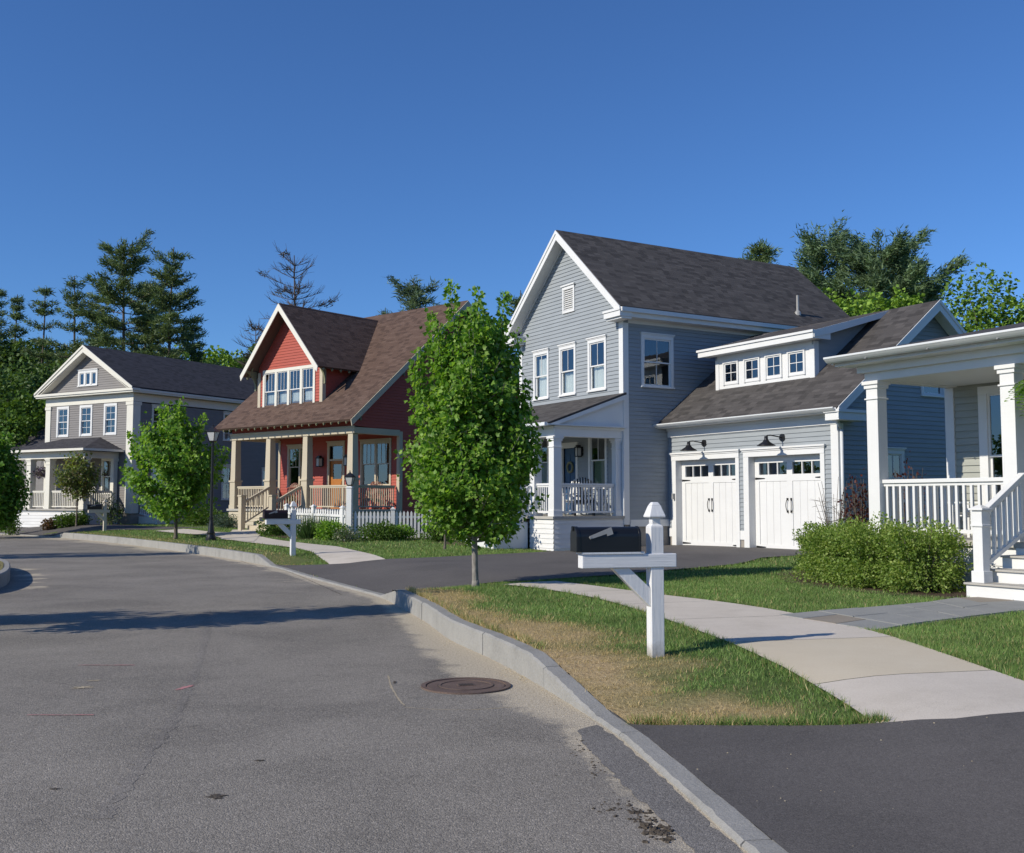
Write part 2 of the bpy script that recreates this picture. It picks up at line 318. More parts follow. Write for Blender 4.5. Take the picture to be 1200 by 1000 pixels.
class MB:
    """collects faces of one mesh; optional local map T(s, n, z) -> x, y, z"""
    def __init__(s, T=None, dz=0.0):
        s.v = []; s.f = []; s.uv = {}; s.T = T; s.dz = dz
    def p(s, a):
        if s.T: a = s.T(*a)
        s.v.append((a[0], a[1], a[2] - s.dz)); return len(s.v) - 1
    def face(s, pts, uv=None):
        s.f.append([s.p(a) for a in pts])
        if uv: s.uv[len(s.f) - 1] = uv
    def hexa(s, P):
        i = [s.p(a) for a in P]
        for q in ((0, 3, 2, 1), (4, 5, 6, 7), (0, 1, 5, 4), (1, 2, 6, 5), (2, 3, 7, 6), (3, 0, 4, 7)):
            s.f.append([i[k] for k in q])
    def box(s, x0, x1, y0, y1, z0, z1):
        s.hexa([(x0, y0, z0), (x1, y0, z0), (x1, y1, z0), (x0, y1, z0), (x0, y0, z1), (x1, y0, z1), (x1, y1, z1), (x0, y1, z1)])
    def taper(s, cx, cy, z0, z1, a0, b0, a1, b1):
        s.hexa([(cx - a0, cy - b0, z0), (cx + a0, cy - b0, z0), (cx + a0, cy + b0, z0), (cx - a0, cy + b0, z0),
                (cx - a1, cy - b1, z1), (cx + a1, cy - b1, z1), (cx + a1, cy + b1, z1), (cx - a1, cy + b1, z1)])
    def extrude(s, poly, off):
        """closed prism: polygon (3-D points) swept by vector off"""
        n = len(poly); a = [s.p(q) for q in poly]; b = [s.p((q[0] + off[0], q[1] + off[1], q[2] + off[2])) for q in poly]
        s.f.append(a[::-1]); s.f.append(b)
        for k in range(n): s.f.append([a[k], a[(k + 1) % n], b[(k + 1) % n], b[k]])
    def tube(s, p0, p1, r0, r1, n=8, caps=True):
        p0 = Vector(p0); p1 = Vector(p1); d = (p1 - p0).normalized()
        u = d.orthogonal().normalized(); w = d.cross(u)
        a = []; b = []
        for k in range(n):
            t = 2 * math.pi * k / n; e = u * math.cos(t) + w * math.sin(t)
            a.append(s.p(tuple(p0 + e * r0))); b.append(s.p(tuple(p1 + e * r1)))
        for k in range(n): s.f.append([a[k], a[(k + 1) % n], b[(k + 1) % n], b[k]])
        if caps: s.f.append(a[::-1]); s.f.append(b)
    def lathe(s, prof, c=(0, 0), n=14):
        rings = []
        for r, z in prof:
            rings.append([s.p((c[0] + r * math.cos(2 * math.pi * k / n), c[1] + r * math.sin(2 * math.pi * k / n), z)) for k in range(n)])
        for a, b in zip(rings, rings[1:]):
            for k in range(n): s.f.append([a[k], a[(k + 1) % n], b[(k + 1) % n], b[k]])
        s.f.append(rings[0][::-1]); s.f.append(rings[-1])
    def beam(s, p0, p1, w, h, up=(0, 0, 1)):
        """rectangular bar from p0 to p1"""
        p0 = Vector(p0); p1 = Vector(p1); d = (p1 - p0).normalized(); u = Vector(up)
        side = d.cross(u).normalized(); u = side.cross(d).normalized()
        P = []
        for q in (p0, p1):
            for a, b in ((-1, -1), (1, -1), (1, 1), (-1, 1)):
                P.append(tuple(q + side * (a * w / 2) + u * (b * h / 2)))
        s.hexa(P)
    def build(s, name, mat, parent=None, smooth=False, bevel=0.0, label=None):
        me = bpy.data.meshes.new(name); me.from_pydata(s.v, [], s.f)
        if s.uv:
            lay = me.uv_layers.new(name='UVMap')
            for fi, uvs in s.uv.items():
                po = me.polygons[fi]
                for li, q in zip(po.loop_indices, uvs): lay.data[li].uv = q
        if mat is not None: me.materials.append(mat)
        if smooth:
            for po in me.polygons: po.use_smooth = True
        o = bpy.data.objects.new(name, me); link_child(o, parent)
        if bevel:
            b = o.modifiers.new('bevel', 'BEVEL'); b.width = bevel; b.segments = 2; b.limit_method = 'ANGLE'; b.angle_limit = R(40)
        if label: o['label'] = label
        return o

def np_mesh(name, V, sizes, idx, mat, parent=None, col=None, attrs=None, smooth=False):
    me = bpy.data.meshes.new(name)
    V = np.ascontiguousarray(V, dtype=np.float32); idx = np.ascontiguousarray(idx, dtype=np.int32)
    sizes = np.ascontiguousarray(sizes, dtype=np.int32)
    me.vertices.add(len(V)); me.vertices.foreach_set('co', V.ravel())
    me.loops.add(len(idx)); me.loops.foreach_set('vertex_index', idx)
    me.polygons.add(len(sizes))
    st = np.zeros(len(sizes), dtype=np.int32); st[1:] = np.cumsum(sizes)[:-1]
    me.polygons.foreach_set('loop_start', st)
    try: me.polygons.foreach_set('loop_total', sizes)
    except Exception: pass
    if smooth: me.polygons.foreach_set('use_smooth', np.ones(len(sizes), dtype=bool))
    me.update(calc_edges=True)
    if col is not None:
        a = me.color_attributes.new('Col', 'FLOAT_COLOR', 'POINT')
        rgba = np.ones((len(V), 4), dtype=np.float32); rgba[:, :3] = col
        a.data.foreach_set('color', rgba.ravel())
    for k, v in (attrs or {}).items():
        a = me.attributes.new(k, 'FLOAT', 'POINT'); a.data.foreach_set('value', np.ascontiguousarray(v, dtype=np.float32))
    me.validate()
    if mat is not None: me.materials.append(mat)
    o = bpy.data.objects.new(name, me); link_child(o, parent)
    return o
# ------------------------------------------------------------------ sun and sky
SUN_AZ = (-0.87, -0.493); SUN_EL = R(30.8)
w = bpy.data.worlds.new('World'); scene.world = w; w.use_nodes = True
wnt = w.node_tree
for n in list(wnt.nodes): wnt.nodes.remove(n)
wout = wnt.nodes.new('ShaderNodeOutputWorld'); bg = wnt.nodes.new('ShaderNodeBackground'); sky = wnt.nodes.new('ShaderNodeTexSky')
sky.sky_type = 'NISHITA'; sky.sun_disc = False; sky.sun_elevation = SUN_EL
sky.sun_rotation = math.atan2(SUN_AZ[0], SUN_AZ[1])
sky.altitude = 0; sky.air_density = 1.0; sky.dust_density = 0.0; sky.ozone_density = 10.0
bg.inputs['Strength'].default_value = 0.12
tint = wnt.nodes.new('ShaderNodeMix'); tint.data_type = 'RGBA'; tint.blend_type = 'MULTIPLY'; tint.inputs[0].default_value = 1.0; tint.inputs[7].default_value = (0.86, 0.95, 1.06, 1)
wnt.links.new(sky.outputs[0], tint.inputs[6]); wnt.links.new(tint.outputs[2], bg.inputs[0]); wnt.links.new(bg.outputs[0], wout.inputs[0])
sl = bpy.data.lights.new('sun', 'SUN'); sl.energy = 4.65; sl.angle = R(0.53); sl.color = (1.0, 0.92, 0.785)
so = bpy.data.objects.new('sun', sl); COL.objects.link(so)
sd = Vector((SUN_AZ[0] * math.cos(SUN_EL), SUN_AZ[1] * math.cos(SUN_EL), math.sin(SUN_EL)))
so.rotation_euler = sd.to_track_quat('Z', 'Y').to_euler(); so.location = (-20, -20, 40)
scene.view_settings.view_transform = 'Standard'; scene.view_settings.look = 'None'
scene.view_settings.exposure = 0.0; scene.view_settings.gamma = 1.0

# ------------------------------------------------------------------ kerb line (gutter edge), terrain height
KP = [(1.75, -6.0), (1.72, -2.0), (1.6, 1.0), (1.38, 3.0), (1.10, 4.95), (0.90, 6.34), (0.774, 7.18), (0.61, 7.95), (0.21, 9.51), (-0.20, 10.9),
      (-0.745, 12.5), (-1.18, 14.3), (-1.66, 16.0), (-2.2, 17.75), (-3.05, 19.6), (-4.35, 22.4), (-5.95, 26.0), (-7.6, 29.0), (-9.4, 31.9), (-12.5, 36.6),
      (-17.3, 43.2), (-22.0, 48.5), (-28.0, 54.0), (-36.0, 60.0), (-60.0, 76.0)]
def catmull(P, step):
    P = [np.array(p, float) for p in P]; out = []
    for i in range(len(P) - 1):
        p0 = P[max(i - 1, 0)]; p1 = P[i]; p2 = P[i + 1]; p3 = P[min(i + 2, len(P) - 1)]
        n = max(2, int(np.linalg.norm(p2 - p1) / step))
        for k in range(n):
            t = k / n
            out.append(0.5 * ((2 * p1) + (-p0 + p2) * t + (2 * p0 - 5 * p1 + 4 * p2 - p3) * t * t + (-p0 + 3 * p1 - 3 * p2 + p3) * t ** 3))
    out.append(P[-1]); return np.array(out)
KS = catmull(KP, 0.12)
_seg = np.diff(KS, axis=0); KL = np.concatenate([[0], np.cumsum(np.hypot(_seg[:, 0], _seg[:, 1]))])
KT = np.gradient(KS, axis=0); KT /= np.linalg.norm(KT, axis=1)[:, None]
KN = np.stack([KT[:, 1], -KT[:, 0]], 1)              # points to the house side
def s_near(x, y): return KL[np.argmin((KS[:, 0] - x) ** 2 + (KS[:, 1] - y) ** 2)]
S1 = s_near(0.61, 7.95); S2 = s_near(0.15, 9.7); S3 = s_near(-1.85, 16.55); S4 = s_near(-2.25, 17.9)
S5 = s_near(-6.0, 26.1); S6 = s_near(-6.6, 27.3); S7 = s_near(-19.6, 45.9); S8 = s_near(-20.6, 46.9)
S9 = s_near(-27.5, 53.5); S10 = s_near(-28.5, 54.3)
KH = 0.23
def kerb_h(s): return np.interp(s, [S1, S2, S3, S4, S5, S6, S7, S8, S9, S10], [0.025, KH, KH, 0.025, 0.025, KH, KH, 0.03, 0.03, KH])
CTRL = np.array([(2, 8, .245), (3, 11, .26), (1, 15, .255), (4, 14, .27), (6, 13, .32), (7, 15.5, .33), (8, 18, .32), (4, 22, .30), (1.1, 29, .225), (-1, 31, .30), (6, 26, .37), (4, 27.3, .35), (8, 25, .37), (-2.5, 33.5, .32),
                 (-4, 28, .25), (-7, 32, .26), (-9, 34, .27), (-6, 39, .42), (-9, 40, .45), (-12, 44, .47), (-4, 37, .34), (-1, 38, .35), (-15, 40, .28), (-12, 42, .40), (-20, 50, .45), (-26, 54, .45),
                 (-17, 46, .32), (-18, 55, .5), (0, 50, .5), (20, 40, .4), (12, 6, .35), (5, 3, .25), (3, 0, .2), (30, 20, .5), (-30, 70, .5), (-50, 75, .4), (30, 90, .5), (-10, 90, .5), (-60, 120, .5)])
def base_h(x, y):
    x = np.asarray(x, float); y = np.asarray(y, float)
    d2 = (x[..., None] - CTRL[:, 0]) ** 2 + (y[..., None] - CTRL[:, 1]) ** 2
    wgt = 1.0 / (d2 + 2.5) ** 2
    return (wgt * CTRL[:, 2]).sum(-1) / wgt.sum(-1)
def kerb_sd(x, y):
    """distance and arc length along the kerb; positive on the house side"""
    x = np.asarray(x, float).ravel(); y = np.asarray(y, float).ravel()
    d = np.empty(len(x)); s = np.empty(len(x)); K = KS[::2]; Kn = KN[::2]; Kl = KL[::2]
    for a in range(0, len(x), 20000):
        b = slice(a, a + 20000)
        q = (x[b, None] - K[None, :, 0]) ** 2 + (y[b, None] - K[None, :, 1]) ** 2
        i = q.argmin(1); side = (x[b] - K[i, 0]) * Kn[i, 0] + (y[b] - K[i, 1]) * Kn[i, 1]
        d[b] = np.sqrt(q[np.arange(len(i)), i]) * np.where(side >= 0, 1, -1); s[b] = Kl[i]
    return d, s
def H(x, y):
    sh = np.shape(x); x = np.asarray(x, float).ravel(); y = np.asarray(y, float).ravel()
    d, s = kerb_sd(x, y); t = np.clip((d - 0.15) / 2.4, 0, 1); t = t * t * (3 - 2 * t)
    h = kerb_h(s) * (1 - t) + base_h(x, y) * t
    return h.reshape(sh)
def h1(x, y): return float(H(np.array([x]), np.array([y]))[0])
def onH(px, py):
    z = 0.25
    for _ in range(6):
        x, y = onz(px, py, z); z = 0.5 * z + 0.5 * h1(x, y)
    return (x, y)

def inside(poly, x, y):
    poly = np.asarray(poly); r = np.zeros(len(x), bool); n = len(poly)
    for i in range(n):
        x0, y0 = poly[i]; x1, y1 = poly[(i + 1) % n]
        c = ((y0 > y) != (y1 > y))
        with np.errstate(divide='ignore', invalid='ignore'):
            r ^= c & (x < (x1 - x0) * (y - y0) / (y1 - y0) + x0)
    return r
def edge_dist(poly, x, y):
    poly = np.asarray(poly); d = np.full(len(x), 1e9); n = len(poly)
    for i in range(n):
        a = poly[i]; e = poly[(i + 1) % n] - a; l2 = max((e ** 2).sum(), 1e-9)
        t = np.clip(((x - a[0]) * e[0] + (y - a[1]) * e[1]) / l2, 0, 1)
        d = np.minimum(d, np.hypot(x - a[0] - t * e[0], y - a[1] - t * e[1]))
    return d
def densify(poly, step, jit=0.0, seed=0):
    rng = np.random.default_rng(seed); out = []
    n = len(poly)
    for i in range(n):
        a = np.array(poly[i], float); b = np.array(poly[(i + 1) % n], float); k = max(1, int(np.linalg.norm(b - a) / step))
        for j in range(k):
            q = a + (b - a) * j / k
            if j and jit: q = q + rng.normal(0, jit, 2)
            out.append(q)
    return np.array(out)
def grid_pts(poly, step, xr=None, yr=None, seed=1):
    poly = np.asarray(poly); x0, y0 = poly.min(0); x1, y1 = poly.max(0)
    if xr: x0, x1 = max(x0, xr[0]), min(x1, xr[1])
    if yr: y0, y1 = max(y0, yr[0]), min(y1, yr[1])
    gx, gy = np.meshgrid(np.arange(x0, x1, step), np.arange(y0, y1, step)); gx = gx.ravel(); gy = gy.ravel()
    rng = np.random.default_rng(seed); gx = gx + rng.uniform(-.2, .2, len(gx)) * step; gy = gy + rng.uniform(-.2, .2, len(gy)) * step
    k = inside(poly, gx, gy) & (edge_dist(poly, gx, gy) > step * 0.4)
    return np.stack([gx[k], gy[k]], 1)
def sheet(name, poly, pts, zf, mat, kind='structure', attrs=None):
    poly = np.asarray(poly); n = len(poly)
    allp = np.concatenate([poly, pts]) if len(pts) else poly
    r = delaunay_2d_cdt([Vector(p) for p in allp], [(i, (i + 1) % n) for i in range(n)], [], 0, 1e-5)
    V = np.array([tuple(v) for v in r[0]]); T = np.array([f for f in r[2] if len(f) == 3])
    c = V[T].mean(1); T = T[inside(poly, c[:, 0], c[:, 1])]
    z = zf(V[:, 0], V[:, 1]); a = {k: f(V[:, 0], V[:, 1]) for k, f in (attrs or {}).items()}
    t = V[T]; ar = (t[:, 1, 0] - t[:, 0, 0]) * (t[:, 2, 1] - t[:, 0, 1]) - (t[:, 2, 0] - t[:, 0, 0]) * (t[:, 1, 1] - t[:, 0, 1])
    T[ar < 0] = T[ar < 0][:, ::-1]; T = T[np.abs(ar) > 2e-5]
    o = np_mesh(name, np.column_stack([V, z]), np.full(len(T), 3), T.ravel(), mat, None, None, a, smooth=True)
    if kind: o['kind'] = kind
    return o

# ------------------------------------------------------------------ ground, lawn terrain, road
g = MB(); g.face([(-900, -700, -.35), (900, -700, -.35), (900, 1300, -.35), (-900, 1300, -.35)]); g.build('ground', M['ground'])['kind'] = 'structure'
KB = KS + KN * 0.15                                   # back of the kerb
LAWN = np.concatenate([KB, np.array([(-60, 170), (120, 170), (120, -6)])])
def vnoise(x, y, sc, seed):
    rng = np.random.default_rng(seed); G = rng.random((64, 64)); u = np.asarray(x) / sc + 1000.5; v = np.asarray(y) / sc + 1000.5
    i = np.floor(u).astype(int); j = np.floor(v).astype(int); f = u - i; g_ = v - j; f = f * f * (3 - 2 * f); g_ = g_ * g_ * (3 - 2 * g_)
    a = G[i % 64, j % 64] * (1 - f) + G[(i + 1) % 64, j % 64] * f; b = G[i % 64, (j + 1) % 64] * (1 - f) + G[(i + 1) % 64, (j + 1) % 64] * f
    return a * (1 - g_) + b * g_
def dryness(x, y):
    d, s = kerb_sd(x, y)
    v = np.clip(1.25 - (d - 0.15) / np.interp(y, [7, 9, 11, 14, 18], [.75, 1.15, 1.25, .85, .8]), 0, 1) * np.interp(y, [7, 9.0, 11, 14.5, 17, 19], [0.7, 1, 1, 0.85, 0.9, 0])
    v = v * np.clip((y < 19) * 1.0, 0, 1)
    for (cx, cy, r, k) in ((1.30, 8.1, .42, .8), (1.62, 8.35, .28, .6), (1.35, 9.35, .4, .9), (0.55, 10.6, .6, .8), (-0.3, 13.2, .5, .6), (-1.7, 17.4, .8, 1.0), (1.75, 7.6, .25, .5)):
        v = np.maximum(v, k * np.exp(-((x - cx) ** 2 + (y - cy) ** 2) / (r * r)))
    nz = .5 * vnoise(x, y, .75, 1) + .3 * vnoise(x, y, .3, 2) + .2 * vnoise(x, y, .12, 3)
    v = np.clip((v * 1.05 + (nz - .5) * 1.9 * np.clip(v * 3, 0, 1) - .12), 0, 1)
    far = np.clip(0.32 * (1 - np.abs(d - 0.4) / 0.6), 0, 1) * (y > 19)
    return np.clip(np.maximum(v, far), 0, 1)
pts = np.concatenate([grid_pts(LAWN, .35, (-3, 9), (6.2, 20)), grid_pts(LAWN, .9, (-30, 14), (20, 60)), grid_pts(LAWN, 1.0, (2, 14), (-5, 6)), grid_pts(LAWN, 1.2, (9.2, 30), (6, 19.5)), grid_pts(LAWN, 7, None, (61, 170)), grid_pts(LAWN, 6, (31, 120), (-6, 60))])
LAWN_PTS = pts

KF = KS + KN * 0.02
ROAD = np.concatenate([KF, np.array([(-120, 110), (-120, -30), (1.77, -30)])])
def sandiness(x, y):
    d, s = kerb_sd(x, y); d = -d
    wdt = np.interp(s, [0, s_near(1.1, 4.95), S1, s_near(.21, 9.5), s_near(-.2, 10.9), s_near(-.745, 12.5), s_near(-1.66, 16), S5, S6, S8], [.08, .08, .45, .85, .75, .55, .34, .26, .36, .22])
    a = np.clip(1.0 - d / np.maximum(wdt, .02), 0, 1) ** .6 * 0.66
    a = np.where(y < 0, 0, a)
    # worn sandy seam that runs from the cover down to the right
    q = np.array([(.35, 9.35), (.38, 8.2), (.42, 7.4), (.55, 6.6), (.70, 5.6), (.78, 5.1), (.8, 4.6)])
    dd = np.full(len(x), 9.)
    for i in range(len(q) - 1):
        e = q[i + 1] - q[i]; t = np.clip(((x - q[i, 0]) * e[0] + (y - q[i, 1]) * e[1]) / (e @ e), 0, 1)
        dd = np.minimum(dd, np.hypot(x - q[i, 0] - t * e[0], y - q[i, 1] - t * e[1]))
    a = np.maximum(a, 0.36 * np.clip(1 - dd / 0.16, 0, 1))
    a = np.maximum(a, 0.20 * np.exp(-((x - .25) ** 2 / .12 + (y - 8.6) ** 2 / .5)))
    a = np.maximum(a, 0.24 * np.exp(-(((x + 3.9) ** 2) / 1.2 + ((y - 21.5) ** 2) / 1.0)))
    # crescent of sand round the island kerb
    dx_, dy_ = x + 12.33, y - 21.46; u_ = np.abs(dx_ * .901 + dy_ * .433) / 2.45; v_ = np.abs(-dx_ * .433 + dy_ * .901) / 5.6; e = (u_ ** 2.67 + v_ ** 2.67) ** .375; a = np.maximum(a, 0.6 * np.clip(1 - np.abs(e - 1.0) / 0.05, 0, 1))
    return a
pts = np.concatenate([grid_pts(ROAD, .11, (-1.6, 1.5), (4.3, 13)), grid_pts(ROAD, .22, (-5, -0.2), (13, 26)), grid_pts(ROAD, .5, (-13, -4), (17, 34)), grid_pts(ROAD, 1.5, (-30, 1), (-5, 60)), grid_pts(ROAD, 10, (-110, 0), (-25, 100))])
sheet('road', ROAD, pts, lambda x, y: 0.0 * x, M['road'], 'structure', {'sand': sandiness})

# granite kerb stones: one run, 4 mm joints
k = MB(); s = 0.6; rk = random.Random(5)
def kpt(ss, off):
    x = np.interp(ss, KL, KS[:, 0]); y = np.interp(ss, KL, KS[:, 1]); nx = np.interp(ss, KL, KN[:, 0]); ny = np.interp(ss, KL, KN[:, 1])
    return x + nx * off, y + ny * off
while s < KL[-1] - 8:
    ln = rk.uniform(1.6, 2.4); e = s + ln - 0.012; n = 24; j = rk.uniform(-.006, .006)
    for a in range(n):
        u0 = s + (e - s) * a / n; u1 = s + (e - s) * (a + 1) / n
        P = []
        for u in (u0, u1):
            jj = j * .6 + .0025 * math.sin(u * 9.1) * math.sin(u * 23.7) + .0015 * math.sin(u * 61); hh = float(kerb_h(u)) + .006 + .002 * math.sin(u * 7.7) + .001 * math.sin(u * 31); f = kpt(u, jj); fb = kpt(u, .022 + jj * 1.4 + .004 * math.sin(u * 43)); bk = kpt(u, .152 + j)
            P.append([(f[0], f[1], -.25), (f[0], f[1], hh - .018), (fb[0], fb[1], hh), (bk[0], bk[1], hh), (bk[0], bk[1], -.25)])
        A, B = P
        for q in range(5): k.face([A[q], B[q], B[(q + 1) % 5], A[(q + 1) % 5]])
        if a == 0: k.face(A[::-1])
        if a == n - 1: k.face(B)
    s += ln
k.build('kerb', M['granite'])['kind'] = 'structure'

# pavement, driveways, walks
def drape(off): return lambda x, y: H(x, y) + off
def drape_kerb(off):
    def f(x, y):
        d, s_ = kerb_sd(x, y); return H(x, y) + .008 + (off - .008) * np.clip((d - .2) / .5, 0, 1)
    return f
W_L = [(2.335, 6.35), (2.38, 7.2), (2.36, 8.05), (2.28, 9.0), (2.14, 9.95), (1.9, 11.4), (1.6, 13.0), (1.2, 14.7), (.5, 16.3), (-.25, 17.35)]
W_R = [(4.1, 6.6), (3.93, 7.3), (3.88, 8.2), (3.85, 9.3), (3.75, 11.0), (3.3, 12.9), (2.75, 14.2), (2.15, 15.3), (1.35, 16.8), (.75, 17.75)]
WALK = W_L + W_R[::-1]
slab_cut = [(0, 1.9), (1.9, 3.9), (3.9, 6.2), (6.2, 8.2), (8.2, 9.999)]
WLs = catmull(W_L, .3); WRs = catmull(W_R, .3)
def along(Pts, t):
    l = np.concatenate([[0], np.cumsum(np.hypot(*np.diff(Pts, axis=0).T))]); t = t * l[-1]
    return np.array([np.interp(t, l, Pts[:, 0]), np.interp(t, l, Pts[:, 1])])
cuts = [0, .165, .335, .50, .66, .83, 1.0]
for i in range(6):
    a, b = cuts[i] + .0006, cuts[i + 1] - .0006
    ts = np.linspace(a, b, 9)
    poly = [along(WLs, t) for t in ts] + [along(WRs, t) for t in ts[::-1]]
    sheet('pavement', densify(poly, .25), grid_pts(poly, .35, seed=i), drape(.016), M['walk_tan'] if i == 1 else M['walk'])
sF0 = s_near(-4.75, 23.4); sF1 = s_near(-16.5, 42.2); uF = np.linspace(sF0, sF1, 40)
oF = np.interp(uF, [sF0, sF0 + 2.5, sF0 + 7, sF1], [.85, 1.25, 1.9, 2.1])
FARPOLY = [tuple(kpt(u, o_)) for u, o_ in zip(uF, oF)] + [tuple(kpt(u, o_ + 1.25)) for u, o_ in zip(uF, oF)][::-1]
sheet('pavement', FARPOLY, grid_pts(FARPOLY, .6), drape(.016), M['walk'])
# near dark driveway, with its slightly wavy edge against the verge
D1e = [onH(*p) for p in ((741, 849), (800, 851.5), (900, 853.5), (985, 853.5), (1040, 850.5), (1120, 846), (1200, 838))]
kb = [tuple(kpt(u, .146)) for u in np.linspace(S1 + .12, .3, 70)]
DRIVE1 = [(p[0], p[1]) for p in D1e] + [(5.2, 7.0), (8, 7.1), (12, 7.0), (14, 6), (14, -5.5)] + kb[::-1]
DRIVE1 = densify(DRIVE1, .18, .006, 3)
sheet('driveway', DRIVE1, grid_pts(DRIVE1, .35, None, (2.5, 8), 4), drape_kerb(.022), M['drive'])
# garage driveway
D2n = [onH(*p) for p in ((461, 692.5), (500, 690), (540, 687.5), (583, 683.5), (624, 681.5), (730, 674), (800, 668), (860, 662.5))]
D2f = [onH(*p) for p in ((409, 661), (475, 655.5), (540, 652.5), (600, 649.5))]
kb2 = [tuple(kpt(u, .146)) for u in np.linspace(S4 - .12, S5 + .1, 60)]
DRIVE2 = [tuple(p) for p in D2n] + [(5.6, 23.6), (7.9, 24.9), (8.2, 25.6), (4.85, 31.4), (1.7, 29.25), (1.15, 28.93)] + [tuple(p) for p in D2f[::-1]] + kb2[::-1]
DRIVE2 = densify(DRIVE2, .3, .008, 5)
sheet('driveway', DRIVE2, grid_pts(DRIVE2, .6, seed=6), drape_kerb(.020), M['drive2'])
kb3 = [tuple(kpt(u, .155)) for u in np.linspace(S8 + .1, S9 - .1, 10)]
DRIVE3 = kb3 + [(-25, 56), (-20.5, 52.5), (-17.5, 49.6), (-13.5, 49.2), (-12.4, 58), (-10.0, 57.2), (-11, 46.6), (-16.2, 46.6), (-19, 47.0)]
sheet('driveway', densify(DRIVE3, .5), grid_pts(DRIVE3, .8, seed=7), drape(.020), M['drive2'])

# repaired strip beside the kerb, cracks, debris and survey marks, each a thin sheet on the road
def blob_sheet(name, cx, cy, rx, ry, mat, seed, z=.004, rot=0, n=26, rag=.35):
    rg = random.Random(seed); P = []
    for i in range(n):
        a = 2 * math.pi * i / n; q = 1 + rg.uniform(-rag, rag)
        u, v = rx * q * math.cos(a), ry * q * math.sin(a)
        P.append((cx + u * math.cos(rot) - v * math.sin(rot), cy + u * math.sin(rot) + v * math.cos(rot), z))
    m = MB(); m.face(P); o = m.build(name, mat); o['kind'] = 'structure'; return o
PATCH = [(.62, 7.75), (.48, 7.6), (.47, 7.2), (.55, 6.75), (.63, 6.2), (.76, 5.5), (.86, 4.9), (.9, 4.3), (1.0, 3.4), (1.28, 3.3)] + [tuple(kpt(u, -.025)) for u in np.linspace(s_near(1.34, 3.3), S1 - .3, 16)]
sheet('road_patch', densify(PATCH, .06, .008, 8), np.zeros((0, 2)), lambda x, y: 0 * x + .0022, M['patch'])
# crumbled asphalt: loose chunks in a heap, beside the patch
def chunks(name, spots, seed, mat):
    rg = random.Random(seed); m = MB()
    for (cx, cy, rx, ry, n, sz) in spots:
        for _ in range(n):
            x = cx + rg.gauss(0, rx); y = cy + rg.gauss(0, ry); s_ = sz * rg.uniform(.3, 1.2); a = rg.uniform(0, 3.1)
            P = []
            for (u, v, ww) in ((-1, -.7, 0), (.9, -1, 0), (1, .8, 0), (-.8, 1, 0), (-.6, -.4, .8), (.5, -.6, .9), (.6, .5, .7), (-.5, .6, 1)):
                u = (u + rg.uniform(-.3, .3)) * s_; v = (v + rg.uniform(-.3, .3)) * s_
                P.append((x + u * math.cos(a) - v * math.sin(a), y + u * math.sin(a) + v * math.cos(a), -.002 + ww * s_ * rg.uniform(.5, 1.1)))
            m.hexa(P)
    o = m.build(name, mat); o['kind'] = 'stuff'; return o
chunks('debris', [(.66, 5.55, .05, .10, 60, .012), (.72, 5.3, .04, .07, 70, .017), (.50, 6.5, .03, .12, 30, .009), (.45, 7.1, .04, .2, 30, .009), (.30, 10.4, .08, .25, 0, .01), (.52, 5.7, .05, .05, 24, .010), (.2, 5.9, .5, .7, 26, .006), (1.0, 5.9, .1, .5, 14, .006)], 3, M['debris'])
x, y = onz(696, 780, 0)
chunks('gravel', [(.12, 9.75, .05, .12, 120, .008), (-.02, 10.1, .05, .2, 120, .007), (.33, 9.1, .05, .22, 60, .007), (-.75, 12.0, .05, .7, 90, .007), (.45, 8.5, .06, .2, 60, .006)], 4, M['sandmark'])
# road survey marks
for (px0, px1, py, hw, sd_) in ((32, 110, 838.5, .011, 1), (92, 158, 780, .011, 2)):
    a = onz(px0, py, 0); b = onz(px1, py, 0); m = MB(); rg = random.Random(sd_); top = []; bot = []
    for i in range(25):
        t = i / 24; x = a[0] + (b[0] - a[0]) * t; top.append((x, a[1] + hw * rg.uniform(.4, 1.3) + .004 * math.sin(9 * t), .0045)); bot.append((x, a[1] - hw * rg.uniform(.4, 1.3) + .004 * math.sin(9 * t), .0045))
    m.face(top + bot[::-1]); m.build('road_marking', M['pink'])['kind'] = 'structure'
x, y = onz(217.5, 806, 0); blob_sheet('road_marking', x, y, .035, .13, M['pink'], 7, .0045, -.25)
x, y = onz(98, 806, 0); blob_sheet('road_stain', x, y, .09, .05, M['sandmark'], 9, .0045, .2, 30, .7)
x, y = onz(108, 798, 0); blob_sheet('road_stain', x + .02, y, .06, .02, M['sandmark'], 10, .0045, .2, 30, .7)
for i, (px, py, rx, ry) in enumerate(((303, 892, .03, .012), (252, 934, .06, .035), (65, 925, .025, .012), (462, 800, .012, .07))):
    x, y = onz(px, py, 0); blob_sheet('road_stain', x, y, rx, ry, M['debris'], 20 + i, .0045, .1, 24, .6)
# long seam with coarse stones (from photo-left foreground towards the bend)
seam = [onz(*p, 0) for p in ((120, 960), (138, 930), (160, 900), (185, 868), (205, 840), (217, 815), (226, 795), (236, 765), (241, 740), (243, 715))]
sm = catmull(seam, .05); rg = random.Random(11)
def strip(name, line, w0, w1, mat, seed, z=.0016):
    rr_ = random.Random(seed); q = catmull(line, .06); t = np.gradient(q, axis=0); t /= np.linalg.norm(t, axis=1)[:, None]; nn = np.stack([t[:, 1], -t[:, 0]], 1); n_ = len(q); m = MB(); prev = None
    for i in range(n_):
        w_ = (w0 + (w1 - w0) * i / n_) * rr_.uniform(.45, 1.35); o_ = rr_.gauss(0, w0 * .25); a = q[i] + nn[i] * (w_ + o_); b = q[i] - nn[i] * (w_ - o_); cur = ((a[0], a[1], z), (b[0], b[1], z))
        if prev: m.face([prev[0], cur[0], cur[1], prev[1]])
        prev = cur
    m.build(name, mat)['kind'] = 'structure'
